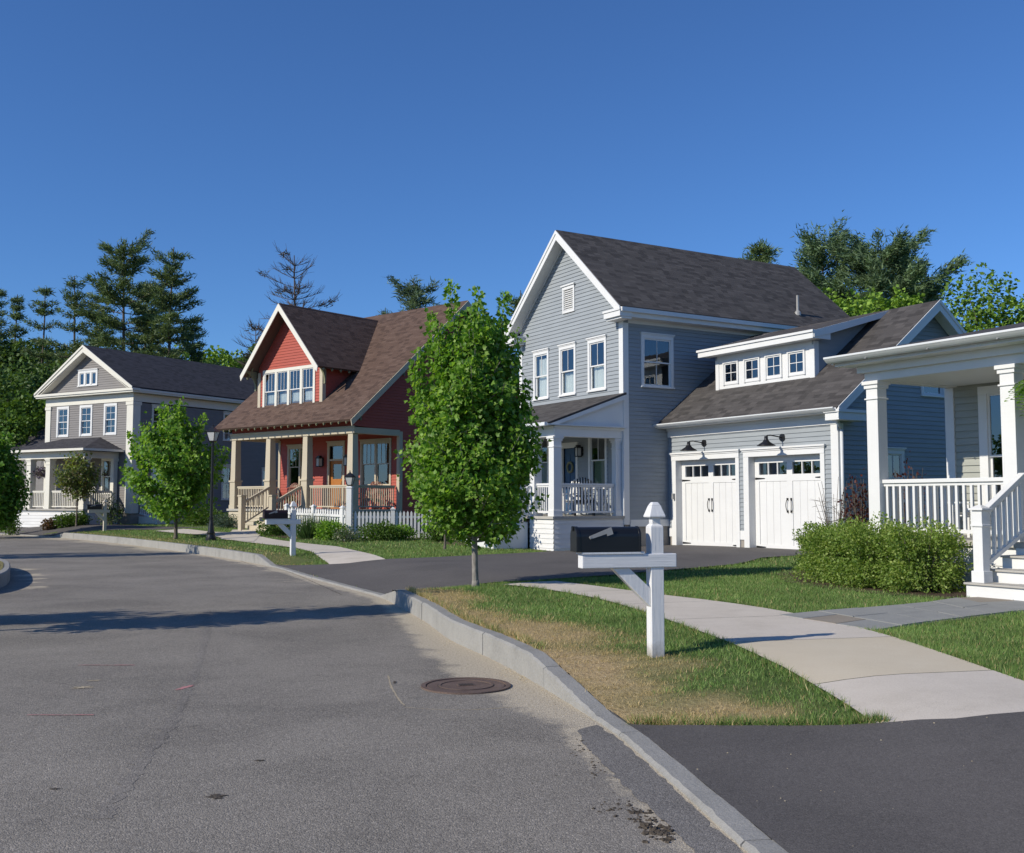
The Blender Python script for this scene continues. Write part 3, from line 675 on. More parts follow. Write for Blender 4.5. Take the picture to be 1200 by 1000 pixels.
strip('road_seam', seam, .05, .045, M['seam'], 5)
strip('road_crack', [onz(*p, 0) for p in ((455, 792), (458, 803), (466, 818), (474, 827))], .010, .007, M['sandmark'], 7)
strip('road_crack', [onz(*p, 0) for p in ((474, 829), (510, 831.5), (550, 832), (600, 829))], .006, .007, M['sandmark'], 8)
strip('road_crack', [onz(*p, 0) for p in ((268, 652), (300, 664), (340, 676), (380, 690), (425, 703))], .012, .02, M['seam'], 9)
strip('road_crack', [onz(*p, 0) for p in ((300, 660), (340, 671), (400, 697))], .006, .01, M['debris'], 10)
strip('road_crack', [onz(*p, 0) for p in ((20, 640), (80, 645), (150, 648), (214, 646), (262, 652))], .03, .03, M['seam'], 11)

# planted island on the far left with its own kerb
IC = (-12.33, 21.46); IRX, IRY = 1.9, 5.0; IA = (-.433, .901); IB = (.901, .433)
def ellp(u, v): return (IC[0] + u * IB[0] + v * IA[0], IC[1] + u * IB[1] + v * IA[1])
def ell(f, n=72):
    def sp(q): return math.copysign(abs(q) ** .75, q)
    return [ellp((IRX - 2 * (1 - f)) * sp(math.cos(2 * math.pi * i / n)), (IRY - 2 * (1 - f)) * sp(math.sin(2 * math.pi * i / n))) for i in range(n)]
m = MB(); n = 72; o_ = ell(1.0); i_ = ell(.93); ch = ell(.99)
for a in range(n):
    b = (a + 1) % n
    m.face([(*o_[a], -.2), (*o_[b], -.2), (*o_[b], .25), (*o_[a], .25)]); m.face([(*o_[a], .25), (*o_[b], .25), (*ch[b], .27), (*ch[a], .27)])
    m.face([(*ch[a], .27), (*ch[b], .27), (*i_[b], .27), (*i_[a], .27)]); m.face([(*i_[b], -.2), (*i_[a], -.2), (*i_[a], .27), (*i_[b], .27)])
m.build('kerb', M['granite'])['kind'] = 'structure'
IS = np.array(ell(.935)); sheet('island_lawn', IS, grid_pts(IS, .6), lambda x, y: .25 + .05 * np.exp(-((x - IC[0]) ** 2 + (y - IC[1]) ** 2) / 6), M['lawn'], 'structure', {'dry': lambda x, y: 0 * x + .45})

# bluestone walk to the porch steps of the right-hand house
F_ = [onH(*p) for p in ((917, 719), (1030, 738.5))]
FLAG_A = [onH(*p) for p in ((912, 722.5), (965, 717.5), (1025, 713), (1090, 707), (1142, 700.5), (1215, 703), (1300, 706))]
FLAG_B = [onH(*p) for p in ((1027, 740.5), (1070, 733), (1115, 727.5), (1160, 722), (1200, 717.5), (1255, 715), (1330, 716))]
FA = catmull(FLAG_A, .2); FB = catmull(FLAG_B, .2)
rg = random.Random(4); nrow = 8
fm = MB(); fm2 = MB()
for i in range(nrow):
    t0, t1 = i / nrow, (i + 1) / nrow
    sp = [0, rg.uniform(.35, .6), 1.0] if i % 3 else [0, rg.uniform(.25, .35), rg.uniform(.6, .75), 1.0]
    for q in range(len(sp) - 1):
        P = []
        for t, f in ((t0, sp[q]), (t1, sp[q]), (t1, sp[q + 1]), (t0, sp[q + 1])):
            a = along(FA, t); b = along(FB, t); P.append(a + (b - a) * f)
        c = sum(P) / 4; P = [c + (p - c) * (1 - .012 / max(np.linalg.norm(p - c), .1)) for p in P]
        hh = [h1(*p) for p in P]; jz = rg.uniform(0, .006)
        tgt = fm2 if (i, q) in ((0, 1), (5, 0)) else fm
        tgt.hexa([(*p, z - .03) for p, z in zip(P, hh)] + [(*p, z + .020 + jz) for p, z in zip(P, hh)])
fm.build('flagstone_path', M['flag'])['kind'] = 'structure'; fm2.build('flagstone_path', M['flag_tan'])['kind'] = 'structure'
FLAGPOLY = np.concatenate([FA, FB[::-1]])
sheet('path_bed', densify(FLAGPOLY, .3), grid_pts(FLAGPOLY, .4), drape(.006), M['walk_tan'])
# concrete walk to the red house steps
RWALK = [onH(*p) for p in ((258, 632.5), (297, 635.5), (306, 626), (305, 621.5), (272, 621.5), (268, 626))]
sheet('path', densify(RWALK, .3), grid_pts(RWALK, .5), drape(.024), M['walk'])

# lawn terrain, set a little below the paving that lies in it
PAVED = [np.array(WALK), np.array(DRIVE1), np.array(DRIVE2), np.array(FLAGPOLY), np.array(FARPOLY), np.array(RWALK)]
def lawn_z(x, y):
    z = H(x, y)
    for P in PAVED:
        k = inside(P, x, y); z[k] -= .03
    d, s_ = kerb_sd(x, y); k = (d < .5) & ((s_ < S1 - .05) | ((s_ > S4 + .05) & (s_ < S5 - .05))); z[k] -= .05
    return z
sheet('lawn_ground', LAWN, LAWN_PTS, lawn_z, M['lawn'], 'structure', {'dry': dryness})

def chunks_on(name, n, seed, mat, sz):
    rg = random.Random(seed); m = MB()
    for _ in range(n):
        x, y = rg.uniform(.9, 4.5), rg.uniform(3.0, 7.0)
        if not inside(np.array(DRIVE1), np.array([x]), np.array([y]))[0]: continue
        z = h1(x, y) + .022; q = sz * rg.uniform(.4, 1.2); m.taper(x, y, z, z + q * .8, q, q * .7, q * .6, q * .4)
    m.build(name, mat)['kind'] = 'stuff'
chunks_on('gravel', 70, 41, M['sandmark'], .005)
# ------------------------------------------------------------------ house building kit
class House:
    def __init__(s, name, o, yaw, g, label, lift=0.0):
        s.g = g; s.o = o; s.yaw = yaw
        s.root = empty(name, (o[0], o[1], g + lift), yaw, label, 'house')
        s.X = (math.cos(yaw), math.sin(yaw)); s.Y = (-math.sin(yaw), math.cos(yaw))
    def mb(s, T=None): return MB(T, s.g)
    def world(s, x, y): return (s.o[0] + s.X[0] * x + s.Y[0] * y, s.o[1] + s.X[1] * x + s.Y[1] * y)
def front(Y): return lambda a, n, z: (a, Y - n, z)          # wall facing the street
def rside(X): return lambda a, n, z: (X + n, a, z)          # wall facing +X
def lside(X): return lambda a, n, z: (X - n, a, z)
def back(Y): return lambda a, n, z: (a, Y + n, z)

def siding(h, T, z0, z1, xint, holes, mat, parent, name='wall', course=.118, proud=.021):
    m = MB(T, h.g); ncr = int(math.ceil((z1 - z0) / course))
    cuts = sorted(set([round(z0 + i * course, 5) for i in range(ncr)] + [z1] + [round(v, 5) for q in holes for v in (q[2], q[3]) if z0 < v < z1]))
    for lo, hi in zip(cuts, cuts[1:]):
        if hi - lo < 1e-4: continue
        ci = math.floor((lo - z0 + 1e-4) / course); zc = z0 + ci * course
        nlo = proud * (1 - (lo - zc) / course); nhi = proud * (1 - (hi - zc) / course)
        a0, b0 = xint(lo); a1, b1 = xint(hi)
        if b0 <= a0: continue
        if b1 < a1: a1 = b1 = (a1 + b1) / 2
        segs = [(a0, b0, a1, b1)]
        for q in holes:
            if q[2] <= lo + 1e-4 and q[3] >= hi - 1e-4:
                new = []
                for (p0, p1, r0, r1) in segs:
                    if q[0] > min(p1, r1) or q[1] < max(p0, r0): new.append((p0, p1, r0, r1)); continue
                    if q[0] > p0: new.append((p0, q[0], r0, q[0]))
                    if q[1] < p1: new.append((q[1], p1, q[1], r1))
                segs = new
        for (p0, p1, r0, r1) in segs:
            m.face([(p0, nlo, lo), (p1, nlo, lo), (r1, nhi, hi), (r0, nhi, hi)])
            if abs(lo - zc) < 1e-4: m.face([(p0, 0, lo), (p1, 0, lo), (p1, nlo, lo), (p0, nlo, lo)])
    return m.build(name, mat, parent)
def const(a, b): return lambda z: (a, b)
def gable(xc, half, ze, slope): return lambda z: (xc - max(0, min(half, half - (z - ze) / slope)), xc + max(0, min(half, half - (z - ze) / slope)))

def window(h, T, s0, s1, z0, z1, trim, parent, units=1, up=(2, 1), lo=(1, 1), cas=.10, head=.13, cap=True, curtain=.5, cmat='curtain', mull=.09, sashmat=None, split=.5, sill=True, fixed=False, name='window'):
    w_ = MB(T, h.g); e = .0
    w_.box(s0, s0 + cas, -.05, .042, z0, z1 - head); w_.box(s1 - cas, s1, -.05, .042, z0, z1 - head)
    w_.box(s0, s1, -.05, .045, z1 - head, z1)
    if cap: w_.box(s0 - .035, s1 + .035, -.01, .085, z1 + .002, z1 + .04); w_.box(s0 - .018, s1 + .018, -.01, .062, z1 - .03, z1)
    if sill: w_.box(s0 - .02, s1 + .02, -.05, .075, z0 - .045, z0 - .002)
    zb = z0 if sill else z0 + cas * .6
    w_.box(s0 + cas, s1 - cas, -.05, .02, z0 + .002, zb + .03)
    zi0, zi1 = zb + .03, z1 - head
    uw = (s1 - s0 - 2 * cas - mull * (units - 1)) / units
    wins = []
    for u in range(units):
        a = s0 + cas + u * (uw + mull); wins.append((a, a + uw))
        if u < units - 1: w_.box(a + uw, a + uw + mull, -.05, .040, zi0, zi1)
    wo = w_.build(name, trim, parent, bevel=.004 if h.near else 0)
    sa = MB(T, h.g); gl = MB(T, h.g); cu = MB(T, h.g); t = .038; zm = zi0 + (zi1 - zi0) * split
    def sash(a, b, c, d, n, cols, rows):
        sa.box(a, a + t, n - .03, n, c, d); sa.box(b - t, b, n - .03, n, c, d); sa.box(a + t, b - t, n - .03, n, c, c + t); sa.box(a + t, b - t, n - .03, n, d - t, d)
        for i in range(1, cols): q = a + t + (b - a - 2 * t) * i / cols; sa.box(q - .009, q + .009, n - .022, n - .004, c + t, d - t)
        for i in range(1, rows): q = c + t + (d - c - 2 * t) * i / rows; sa.box(a + t, b - t, n - .020, n - .006, q - .009, q + .009)
        gl.face([(a + .01, n - .015, c + .01), (b - .01, n - .015, c + .01), (b - .01, n - .015, d - .01), (a + .01, n - .015, d - .01)])
    for (a, b) in wins:
        if fixed: sash(a, b, zi0, zi1, .012, *up)
        else:
            sash(a, b, zm - .02, zi1, .012, *up); sash(a, b, zi0, zm + .02, -.024, *lo)
        if curtain:
            zt = zi0 + (zi1 - zi0) * curtain; nn = 22; rg = random.Random(int(a * 97 + z0 * 31)); ph = rg.uniform(0, 6)
            pr = [(a + (b - a) * i / nn, -.14 + .022 * math.sin(i * 2.1 + ph) + .01 * math.sin(i * .7)) for i in range(nn + 1)]
            for (x0, n0), (x1, n1) in zip(pr, pr[1:]): cu.face([(x0, n0, zi0 - .02), (x1, n1, zi0 - .02), (x1, n1, zt), (x0, n0, zt)])
    sa.build('sash', sashmat or trim, wo); gl.build('pane', M['glass'], wo)
    if curtain: cu.build('curtain', M[cmat], wo)
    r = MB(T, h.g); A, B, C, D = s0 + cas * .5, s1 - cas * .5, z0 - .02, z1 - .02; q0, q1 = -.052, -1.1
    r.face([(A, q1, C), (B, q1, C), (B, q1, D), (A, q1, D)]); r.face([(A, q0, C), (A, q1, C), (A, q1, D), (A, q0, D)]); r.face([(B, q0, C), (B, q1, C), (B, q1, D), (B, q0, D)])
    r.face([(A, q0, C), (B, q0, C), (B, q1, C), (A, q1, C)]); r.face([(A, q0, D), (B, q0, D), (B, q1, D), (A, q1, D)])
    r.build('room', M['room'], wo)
    return wo
def hole(s0, s1, z0, z1): return (s0 + .05, s1 - .05, z0 - .02, z1 - .03)

def roof_slab(m, a, b, c, d, th=.09):
    """a->b along the eave, d above a, c above b; slab hangs below; uv in metres"""
    A, B, C, D = map(Vector, (a, b, c, d)); u = (B - A).normalized(); nrm = (B - A).cross(D - A).normalized(); v = nrm.cross(u)
    if nrm.z < 0: nrm = -nrm
    uv = [((p - A).dot(u) + 50, (p - A).dot(v) * (1 if (D - A).dot(v) > 0 else -1) + 50) for p in (A, B, C, D)]
    m.face([tuple(p) for p in (A, B, C, D)], uv)
    lo = [p - nrm * th for p in (A, B, C, D)]
    m.face([tuple(p) for p in lo][::-1], [(0, 0)] * 4)
    P = [A, B, C, D]
    for i in range(4):
        j = (i + 1) % 4
        m.face([tuple(P[i]), tuple(P[j]), tuple(lo[j]), tuple(lo[i])], [(50, 50), (51, 50), (51, 50.05), (50, 50.05)])
def roof_tri(m, a, b, c, th=.09):
    A, B, C = map(Vector, (a, b, c)); u = (B - A).normalized(); nrm = (B - A).cross(C - A).normalized()
    if nrm.z < 0: nrm = -nrm
    v = nrm.cross(u); v = v if (C - A).dot(v) > 0 else -v
    m.face([a, b, c], [((p - A).dot(u) + 50, (p - A).dot(v) + 50) for p in (A, B, C)])
    lo = [p - nrm * th for p in (A, B, C)]; m.face([tuple(p) for p in lo][::-1], [(0, 0)] * 3)
    P = [A, B, C]
    for i in range(3):
        j = (i + 1) % 3; m.face([tuple(P[i]), tuple(P[j]), tuple(lo[j]), tuple(lo[i])], [(50, 50), (51, 50), (51, 50.05), (50, 50.05)])

def railing(h, p0, p1, zt, zb, parent, mat, step=.12, bal=.036, w=.07, topw=.09, mat_b=None):
    """rail > bottom rail and balusters; zt, zb can be (start, end) pairs for stairs"""
    p0 = Vector((p0[0], p0[1], 0)); p1 = Vector((p1[0], p1[1], 0)); ln = (p1 - p0).length
    t0, t1 = zt if isinstance(zt, tuple) else (zt, zt); b0, b1 = zb if isinstance(zb, tuple) else (zb, zb)
    m = h.mb(); m.beam((p0.x, p0.y, t0 - .03), (p1.x, p1.y, t1 - .03), topw, .06); m.beam((p0.x, p0.y, t0 - .085), (p1.x, p1.y, t1 - .085), .045, .05)
    r = m.build('railing', mat, parent, bevel=.006 if h.near else 0)
    m = h.mb(); m.beam((p0.x, p0.y, b0), (p1.x, p1.y, b1), w, .055); m.build('bottom_rail', mat, r)
    n = max(2, int(round(ln / step))); first = None
    for i in range(n):
        q = p0 + (p1 - p0) * ((i + .5) / n); f = (i + .5) / n; lo = b0 + (b1 - b0) * f; hi = t0 + (t1 - t0) * f - .1
        if first is None or t0 != t1:
            m = MB(None, lo); m.box(-bal / 2, bal / 2, -bal / 2, bal / 2, lo, hi)
            o = m.build('baluster', mat_b or mat, r); first = o
        else:
            o = first.copy(); link_child(o, r)
        o.location = (q.x, q.y, lo - h.g); o.rotation_euler = (0, 0, math.atan2(p1.y - p0.y, p1.x - p0.x))
    return r
def square_column(h, cx, cy, z0, z1, w, mat, parent, name='column', base=True, capz=.12):
    m = h.mb(); a = w / 2; m.box(cx - a, cx + a, cy - a, cy + a, z0, z1)
    if base: m.box(cx - a - .02, cx + a + .02, cy - a - .02, cy + a + .02, z0 - .002, z0 + .16); m.box(cx - a - .012, cx + a + .012, cy - a - .012, cy + a + .012, z0 + .158, z0 + .185)
    m.box(cx - a - .022, cx + a + .022, cy - a - .022, cy + a + .022, z1 - .30, z1 - .275)
    m.box(cx - a - .025, cx + a + .025, cy - a - .025, cy + a + .025, z1 - capz, z1 - .055); m.box(cx - a - .05, cx + a + .05, cy - a - .05, cy + a + .05, z1 - .057, z1 + .003)
    return m.build(name, mat, parent, bevel=.006 if h.near else 0)
def boxpart(h, name, mat, parent, boxes, T=None, bevel=0, label=None):
    m = h.mb(T)
    for b in boxes: m.box(*b)
    return m.build(name, mat, parent, bevel=bevel, label=label)
def boxeach(h, name, mat, parent, boxes, T=None, bevel=0):
    for b in boxes: boxpart(h, name, mat, parent, [b], T, bevel)
def gutter_run(m, x0, x1, y, z):
    """ogee gutter: rolled lip, face curving in to a narrow bottom"""
    P = [(y - .0, z - .012), (y - .0, z - .10), (y - .02, z - .10), (y - .05, z - .085), (y - .08, z - .062), (y - .108, z - .036), (y - .118, z - .03), (y - .12, z + .0), (y - .105, z + .003), (y - .10, z - .02), (y - .02, z - .05)]
    m.extrude([(x0, a, b) for a, b in P], (x1 - x0, 0, 0))
def sconce(h, T, s, z, parent, scale=1.0):
    m = h.mb(T); k = scale
    m.box(s - .05 * k, s + .05 * k, .0, .03, z - .12 * k, z + .12 * k); m.box(s - .012, s + .012, .02, .14 * k, z + .06 * k, z + .085 * k)
    m.box(s - .075 * k, s + .075 * k, .06 * k, .21 * k, z + .085 * k, z + .12 * k); m.box(s - .05 * k, s + .05 * k, .085 * k, .185 * k, z + .12 * k, z + .17 * k)
    for a in (-.065, .065):
        for b in (.07, .2): m.box(s + a * k - .007, s + a * k + .007, b * k - .007, b * k + .007, z - .13 * k, z + .09 * k)
    m.box(s - .07 * k, s + .07 * k, .065 * k, .205 * k, z - .15 * k, z - .125 * k)
    o = m.build('wall_lantern', M['black'], parent)
    m = h.mb(T); m.box(s - .055 * k, s + .055 * k, .08 * k, .19 * k, z - .125 * k, z + .085 * k); m.build('lantern_glass', M['lamp_glass'], o)
    return o
def bracket(h, T, s, n, z, mat, parent, w=.08, size=.5):
    """curved eave bracket of the red house"""
    m = h.mb(T); P = []
    for i in range(9):
        a = math.pi / 2 * i / 8; P.append((.06 + (n - .06) * (1 - math.cos(a)), z - .08 - (size - .08) * (1 - math.sin(a))))
    poly = [(0, z - size - .08), (.07, z - size - .08)] + P + [(n, z), (0, z)]
    m.extrude([(s - w / 2, a, b) for a, b in poly], (w, 0, 0)); return m.build('eave_bracket', mat, parent)

# ------------------------------------------------------------------ blue-grey house with the garage
YB = R(-59.44)
B = House('blue_grey_house', (1.153, 29.0), YB, .16, 'blue-grey clapboard house with white trim, steep charcoal gable roof and a two-door garage wing', .2216); B.near = True
rb = B.root; WH = M['white']; GW = 2.42
sl_b = .88; XC = -2.9; half = 2.9; ZR = 9.95; ze_wall = ZR - .12 - sl_b * half     # underside of roof at wall
wins_b = [(-1.76, -.80), (-3.36, -2.42), (-4.92, -3.98)]
hs = [hole(a, b, 4.74, 6.32) for a, b in wins_b] + [hole(-3.15, -2.47, 7.33, 8.18)] + [hole(-4.92, -3.98, 1.80, 3.58), hole(-1.76, -.80, 1.80, 3.52), (-3.2, -2.40, .98, 3.1)]
siding(B, front(GW), .98, 9.75, gable(XC, half, ze_wall, sl_b), hs, M['sid_b'], rb)
siding(B, rside(0), .72, ze_wall + .05, const(GW, 12.0), [hole(3.06, 4.27, 4.78, 6.33)], M['sid_b'], rb)
m = B.mb(); m.box(-5.75, -5.7, GW + .05, 11.95, .3, ze_wall); m.box(-5.7, -.1, 11.9, 11.95, .3, ze_wall); m.extrude([(-5.75, 11.9, ze_wall), (-.05, 11.9, ze_wall), (XC, 11.9, 9.7)], (0, .05, 0))
m.build('wall', M['sid_b'], rb)
boxeach(B, 'foundation', M['found'], rb, [(-5.75, -.012, GW + .02, 11.98, -.3, .715)])
boxeach(B, 'skirt_board', WH, rb, [(.002, .03, GW + .2, 4.06, .66, .86)])
for a, b in wins_b: pass
window(B, front(GW), -1.76, -.80, 4.74, 6.32, WH, rb, curtain=.5)
window(B, front(GW), -3.36, -2.42, 4.74, 6.32, WH, rb, curtain=.47)
window(B, front(GW), -4.92, -3.98, 4.74, 6.32, WH, rb, curtain=.92)
window(B, front(GW), -4.92, -3.98, 1.80, 3.60, WH, rb, curtain=.5)
window(B, front(GW), -1.76, -.80, 1.80, 3.54, WH, rb, curtain=.5, cmat='blind_green')
window(B, rside(0), 3.06, 4.27, 4.78, 6.33, WH, rb, curtain=0, lo=(2, 1))
# louvred gable vent
m = B.mb(front(GW)); a, b, c, d = -3.15, -2.47, 7.33, 8.18
m.box(a, a + .08, -.03, .045, c, d); m.box(b - .08, b, -.03, .045, c, d); m.box(a + .08, b - .08, -.03, .045, c, c + .08); m.box(a, b, -.03, .05, d - .1, d); m.box(a - .04, b + .04, 0, .09, d + .002, d + .045)
v = m.build('gable_vent', WH, rb, bevel=.004)
m = B.mb(front(GW)); n = 10
for i in range(n):
    z = c + .09 + (d - c - .2) * i / n; m.hexa([(a + .08, .025, z), (b - .08, .025, z), (b - .08, .032, z + .012), (a + .08, .032, z + .012), (a + .08, -.03, z + .05), (b - .08, -.03, z + .05), (b - .08, -.023, z + .062), (a + .08, -.023, z + .062)])
m.box(a + .06, b - .06, -.06, -.045, c + .05, d - .05); m.build('louvre', WH, v)
# corner boards, frieze, rakes, cornice returns, box gutter
boxeach(B, 'corner_board', WH, rb, [(-.17, .030, GW - .030, GW - .002, .9, 6.75), (.002, .032, GW - .029, GW + .17, .72, 6.60)])
boxeach(B, 'corner_board', WH, rb, [(-5.82, -5.64, GW - .030, GW - .002, .9, 6.75)])
boxpart(B, 'frieze_board', WH, rb, [(.003, .028, GW + .172, 11.9, 6.60, 6.86)])
ov = .42; xe = half + .45; ze = ZR - sl_b * xe; yf = GW - ov
m = B.mb(); roof_slab(m, (XC + xe, yf, ze), (XC + xe, 12.4, ze), (XC, 12.4, ZR), (XC, yf, ZR), .10); roof_slab(m, (XC - xe, 12.4, ze), (XC - xe, yf, ze), (XC, yf, ZR), (XC, 12.4, ZR), .10)
m.build('roof', M['roof_b'], rb)
for sgn in (1, -1):
    m = B.mb(); x1 = XC + sgn * (xe + .01)
    def rk_(t, dz): return (XC + sgn * (xe + .01) * t, ZR - sl_b * (xe + .01) * t + dz)
    (xa, za), (xb, zb) = rk_(0, -.105), rk_(1, -.105)
    P = [(xa, yf - .02, za + .07), (xb, yf - .02, zb + .07), (xb, yf - .02, zb - .20), (xa, yf - .02, za - .22)]
    m.extrude(P, (0, .035, 0)); P = [(xa, yf - .045, za + .085), (xb, yf - .045, zb + .085), (xb, yf - .045, zb - .03), (xa, yf - .045, za - .03)]; m.extrude(P, (0, .024, 0))
    # soffit of the rake and trim on the siding
    m.extrude([(xa, yf + .016, za - .075), (xb, yf + .016, zb - .075), (xb, yf + .016, zb - .10), (xa, yf + .016, za - .10)], (0, ov - .02, 0))
    m.extrude([(xa, GW - .04, za - .102), (xb - sgn * .45, GW - .04, zb - .102 + .45 * sl_b), (xb - sgn * .45, GW - .04, zb - .19 + .45 * sl_b), (xa, GW - .04, za - .19)], (0, .03, 0))
    m.build('rake_board', WH, rb)
    x0, x1 = sorted((XC + sgn * (xe + .02), XC + sgn * (xe - .78)))
    boxpart(B, 'cornice_return', WH, rb, [(x0, x1, yf - .03, GW - .01, ze - .30, ze - .14), (x0 - .02, x1 + .02, yf - .06, GW - .01, ze - .138, ze - .075), (x0 + .03, x1 - .03, yf + .04, GW - .012, ze - .36, ze - .302)])
m = B.mb(); x = XC + xe; m.box(x - .02, x + .09, yf, 12.4, ze - .17, ze - .05); m.box(x - .05, x - .022, yf, 12.4, ze - .30, ze - .09); m.box(.029, x - .052, yf + .3, 12.35, ze - .29, ze - .262); m.build('eave_trim', WH, rb)
m = B.mb(); x = XC - xe; m.box(x - .09, x + .02, yf, 12.4, ze - .17, ze - .05); m.box(x + .022, -5.8, yf + .3, 12.4, ze - .29, ze - .262); m.build('eave_trim', WH, rb)
# plumbing vent on the roof
m = B.mb(); vz = ZR - sl_b * (-.16 - XC); m.lathe([(.11, vz - .06), (.10, vz + .06), (.045, vz + .12), (.04, vz + .62), (.034, vz + .62)], (-.16, 9.68), 12); m.build('vent_pipe', M['grey_metal'], rb)

# ---- porch
PX0 = -5.62
boxpart(B, 'porch_floor', M['deck'], rb, [(PX0 - .06, .06, -.06, GW - .02, .90, .975)])
for a_, b_ in ((PX0, -2.65), (-1.25, 0)): siding(B, front(0), -.045, .90, const(a_, b_), [], M['sid_w'], rb, 'porch_skirt', .135, .018)
siding(B, rside(0), -.045, .90, const(0.0, GW - .03), [], M['sid_w'], rb, 'porch_skirt', .135, .018)
for x in (-.17, -1.2, -2.72, -4.1, PX0 + .17): square_column(B, x, .16, .975, 3.20, .26, WH, rb)
for x in (-.17, PX0 + .17): square_column(B, x, GW - .14, .975, 3.20, .20, WH, rb, 'pilaster')
boxpart(B, 'porch_beam', WH, rb, [(PX0 - .02, .0, .03, .29, 3.203, 3.50), (-.27, -.01, .292, GW - .01, 3.206, 3.50), (PX0 - .01, PX0 + .25, .292, GW - .01, 3.206, 3.50), (PX0 - .04, .03, .0, .028, 3.42, 3.497), (.002, .03, .03, GW - .01, 3.42, 3.497)], bevel=.006)
boxpart(B, 'porch_ceiling', WH, rb, [(PX0 + .26, -.28, .30, GW - .02, 3.40, 3.43)])
sp = .36; e0 = -.30; z_e = 3.56; z_w = z_e + sp * (GW - e0)
m = B.mb(); roof_slab(m, (PX0 - .2, e0, z_e), (.14, e0, z_e), (.14, GW - .0, z_w), (PX0 - .2, GW - .0, z_w), .06); m.build('porch_roof', M['roof_b'], rb)
m = B.mb(); m.box(PX0 - .22, .16, e0 - .10, e0 - .0, z_e - .085, z_e + .012); m.box(PX0 - .2, .14, e0 + .002, .028, z_e - .06, z_e - .045); m.build('gutter', M['gutter'], rb, bevel=.01)
m = B.mb(); m.extrude([(-.03, .0, 3.505), (-.03, GW - .01, 3.505), (-.03, GW - .01, z_w - .09), (-.03, .0, z_e + .03)], (.05, 0, 0)); m.build('porch_gable_panel', WH, rb)
m = B.mb(); m.extrude([(.10, e0 + .02, z_e - .03), (.10, GW - .01, z_w - .04), (.10, GW - .01, z_w - .20), (.10, e0 + .3, z_e - .06)], (.035, 0, 0)); m.build('rake_board', WH, rb)
m = B.mb(); m.box(.0, .17, e0 + .0, GW - .01, 3.50, 3.535); m.build('porch_cornice', M['gutter'], rb)
for a, b in ((-1.08, -.31), (-4.0, -2.85), (PX0 + .31, -4.22)): railing(B, (a, .15), (b, .15), 1.90, 1.09, rb, WH, .115)
railing(B, (-.16, .30), (-.16, GW - .26), 1.90, 1.09, rb, WH, .115)
# steps
for i in range(4): boxpart(B, 'step', WH, rb, [(-2.62, -1.28, -.30 - .29 * i, -.062 if i == 0 else -.30 - .29 * (i - 1), -.12, .80 - .17 * i)])
for x in (-2.68, -1.22):
    boxpart(B, 'newel_post', WH, rb, [(x - .06, x + .06, -1.26, -1.14, -.1, 1.30), (x - .08, x + .08, -1.28, -1.12, 1.30, 1.35)])
    railing(B, (x, -.02), (x, -1.14), (1.86, 1.22), (1.08, .46), rb, WH, .13)
# blue front door
m = B.mb(front(GW)); m.box(-3.28, -3.18, -.02, .04, .98, 3.05); m.box(-2.44, -2.34, -.02, .04, .98, 3.05); m.box(-3.28, -2.34, -.02, .045, 3.05, 3.18); m.box(-3.32, -2.30, 0, .08, 3.182, 3.22); m.build('door_frame', WH, rb, bevel=.004)
m = B.mb(front(GW)); m.box(-3.18, -2.44, -.09, -.05, .98, 3.05)
for (a, b, c, d) in ((-3.10, -2.86, 1.15, 1.85), (-2.76, -2.52, 1.15, 1.85), (-3.10, -2.86, 2.0, 2.85), (-2.76, -2.52, 2.0, 2.85)): m.box(a, b, -.052, -.035, c, d)
dr = m.build('door', M['door_blue'], rb, bevel=.006); boxpart(B, 'handle', M['grey_metal'], dr, [(-2.53, -2.49, -.05, -.0, 1.88, 2.06)], front(GW))
m = B.mb(front(GW)); tor = []
for i in range(20):
    a0, a1 = 2 * math.pi * i / 20, 2 * math.pi * (i + 1) / 20; m.tube((-2.81 + .15 * math.cos(a0), -.0, 2.45 + .15 * math.sin(a0)), (-2.81 + .15 * math.cos(a1), -.0, 2.45 + .15 * math.sin(a1)), .04, .04, 6)
m.build('wreath', M['olive'], dr)
sconce(B, front(GW), -2.12, 2.92, rb, 1.15)

# ---- garage wing
GX, GY = 6.5, 4.06; gr = .77; ge = (3.61, 3.65); RY = 7.45; RZ = ge[1] + gr * (RY - ge[0])
doors = [(.18, 3.05), (3.22, 6.09)]
siding(B, front(GY), .42, 3.36, const(.0, GX), [(a + .08, b - .08, 0, 2.72) for a, b in doors], M['sid_b'], rb)
wz = RZ - .10
siding(B, rside(GX), .42, wz - .1, lambda z: (max(GY, RY - (wz - z) / gr), min(2 * RY - GY, RY + (wz - z) / gr)), [hole(7.15, 8.12, 4.16, 5.3), hole(5.62, 6.42, 1.35, 2.72)], M['sid_b'], rb)
boxeach(B, 'foundation', M['found'], rb, [(.05, .20, GY + .004, GY + .2, -.2, .42), (3.03, 3.24, GY + .004, GY + .2, -.2, .42), (6.07, GX - .01, GY + .004, GY + .2, -.2, .42), (GX - .2, GX - .008, GY + .21, 10.8, -.2, .42)])
boxeach(B, 'skirt_board', WH, rb, [(.034, .178, GY - .03, GY - .002, .36, .60), (3.052, 3.218, GY - .03, GY - .002, .36, .60), (6.092, 6.30, GY - .03, GY - .002, .36, .60), (GX + .002, GX + .03, GY + .17, 10.8, .36, .60)])
boxeach(B, 'corner_board', WH, rb, [(6.30, GX + .03, GY - .034, GY - .003, .2, 3.30), (GX + .003, GX + .034, GY - .030, GY + .16, .2, 3.30)])
m = B.mb(); m.tube((GX + .09, GY - .16, 3.42), (GX + .09, GY + .03, 3.15), .04, .04, 10); m.tube((GX + .09, GY + .03, 3.15), (GX + .09, GY + .03, .3), .04, .04, 10); m.build('downspout', M['gutter'], rb, smooth=True)
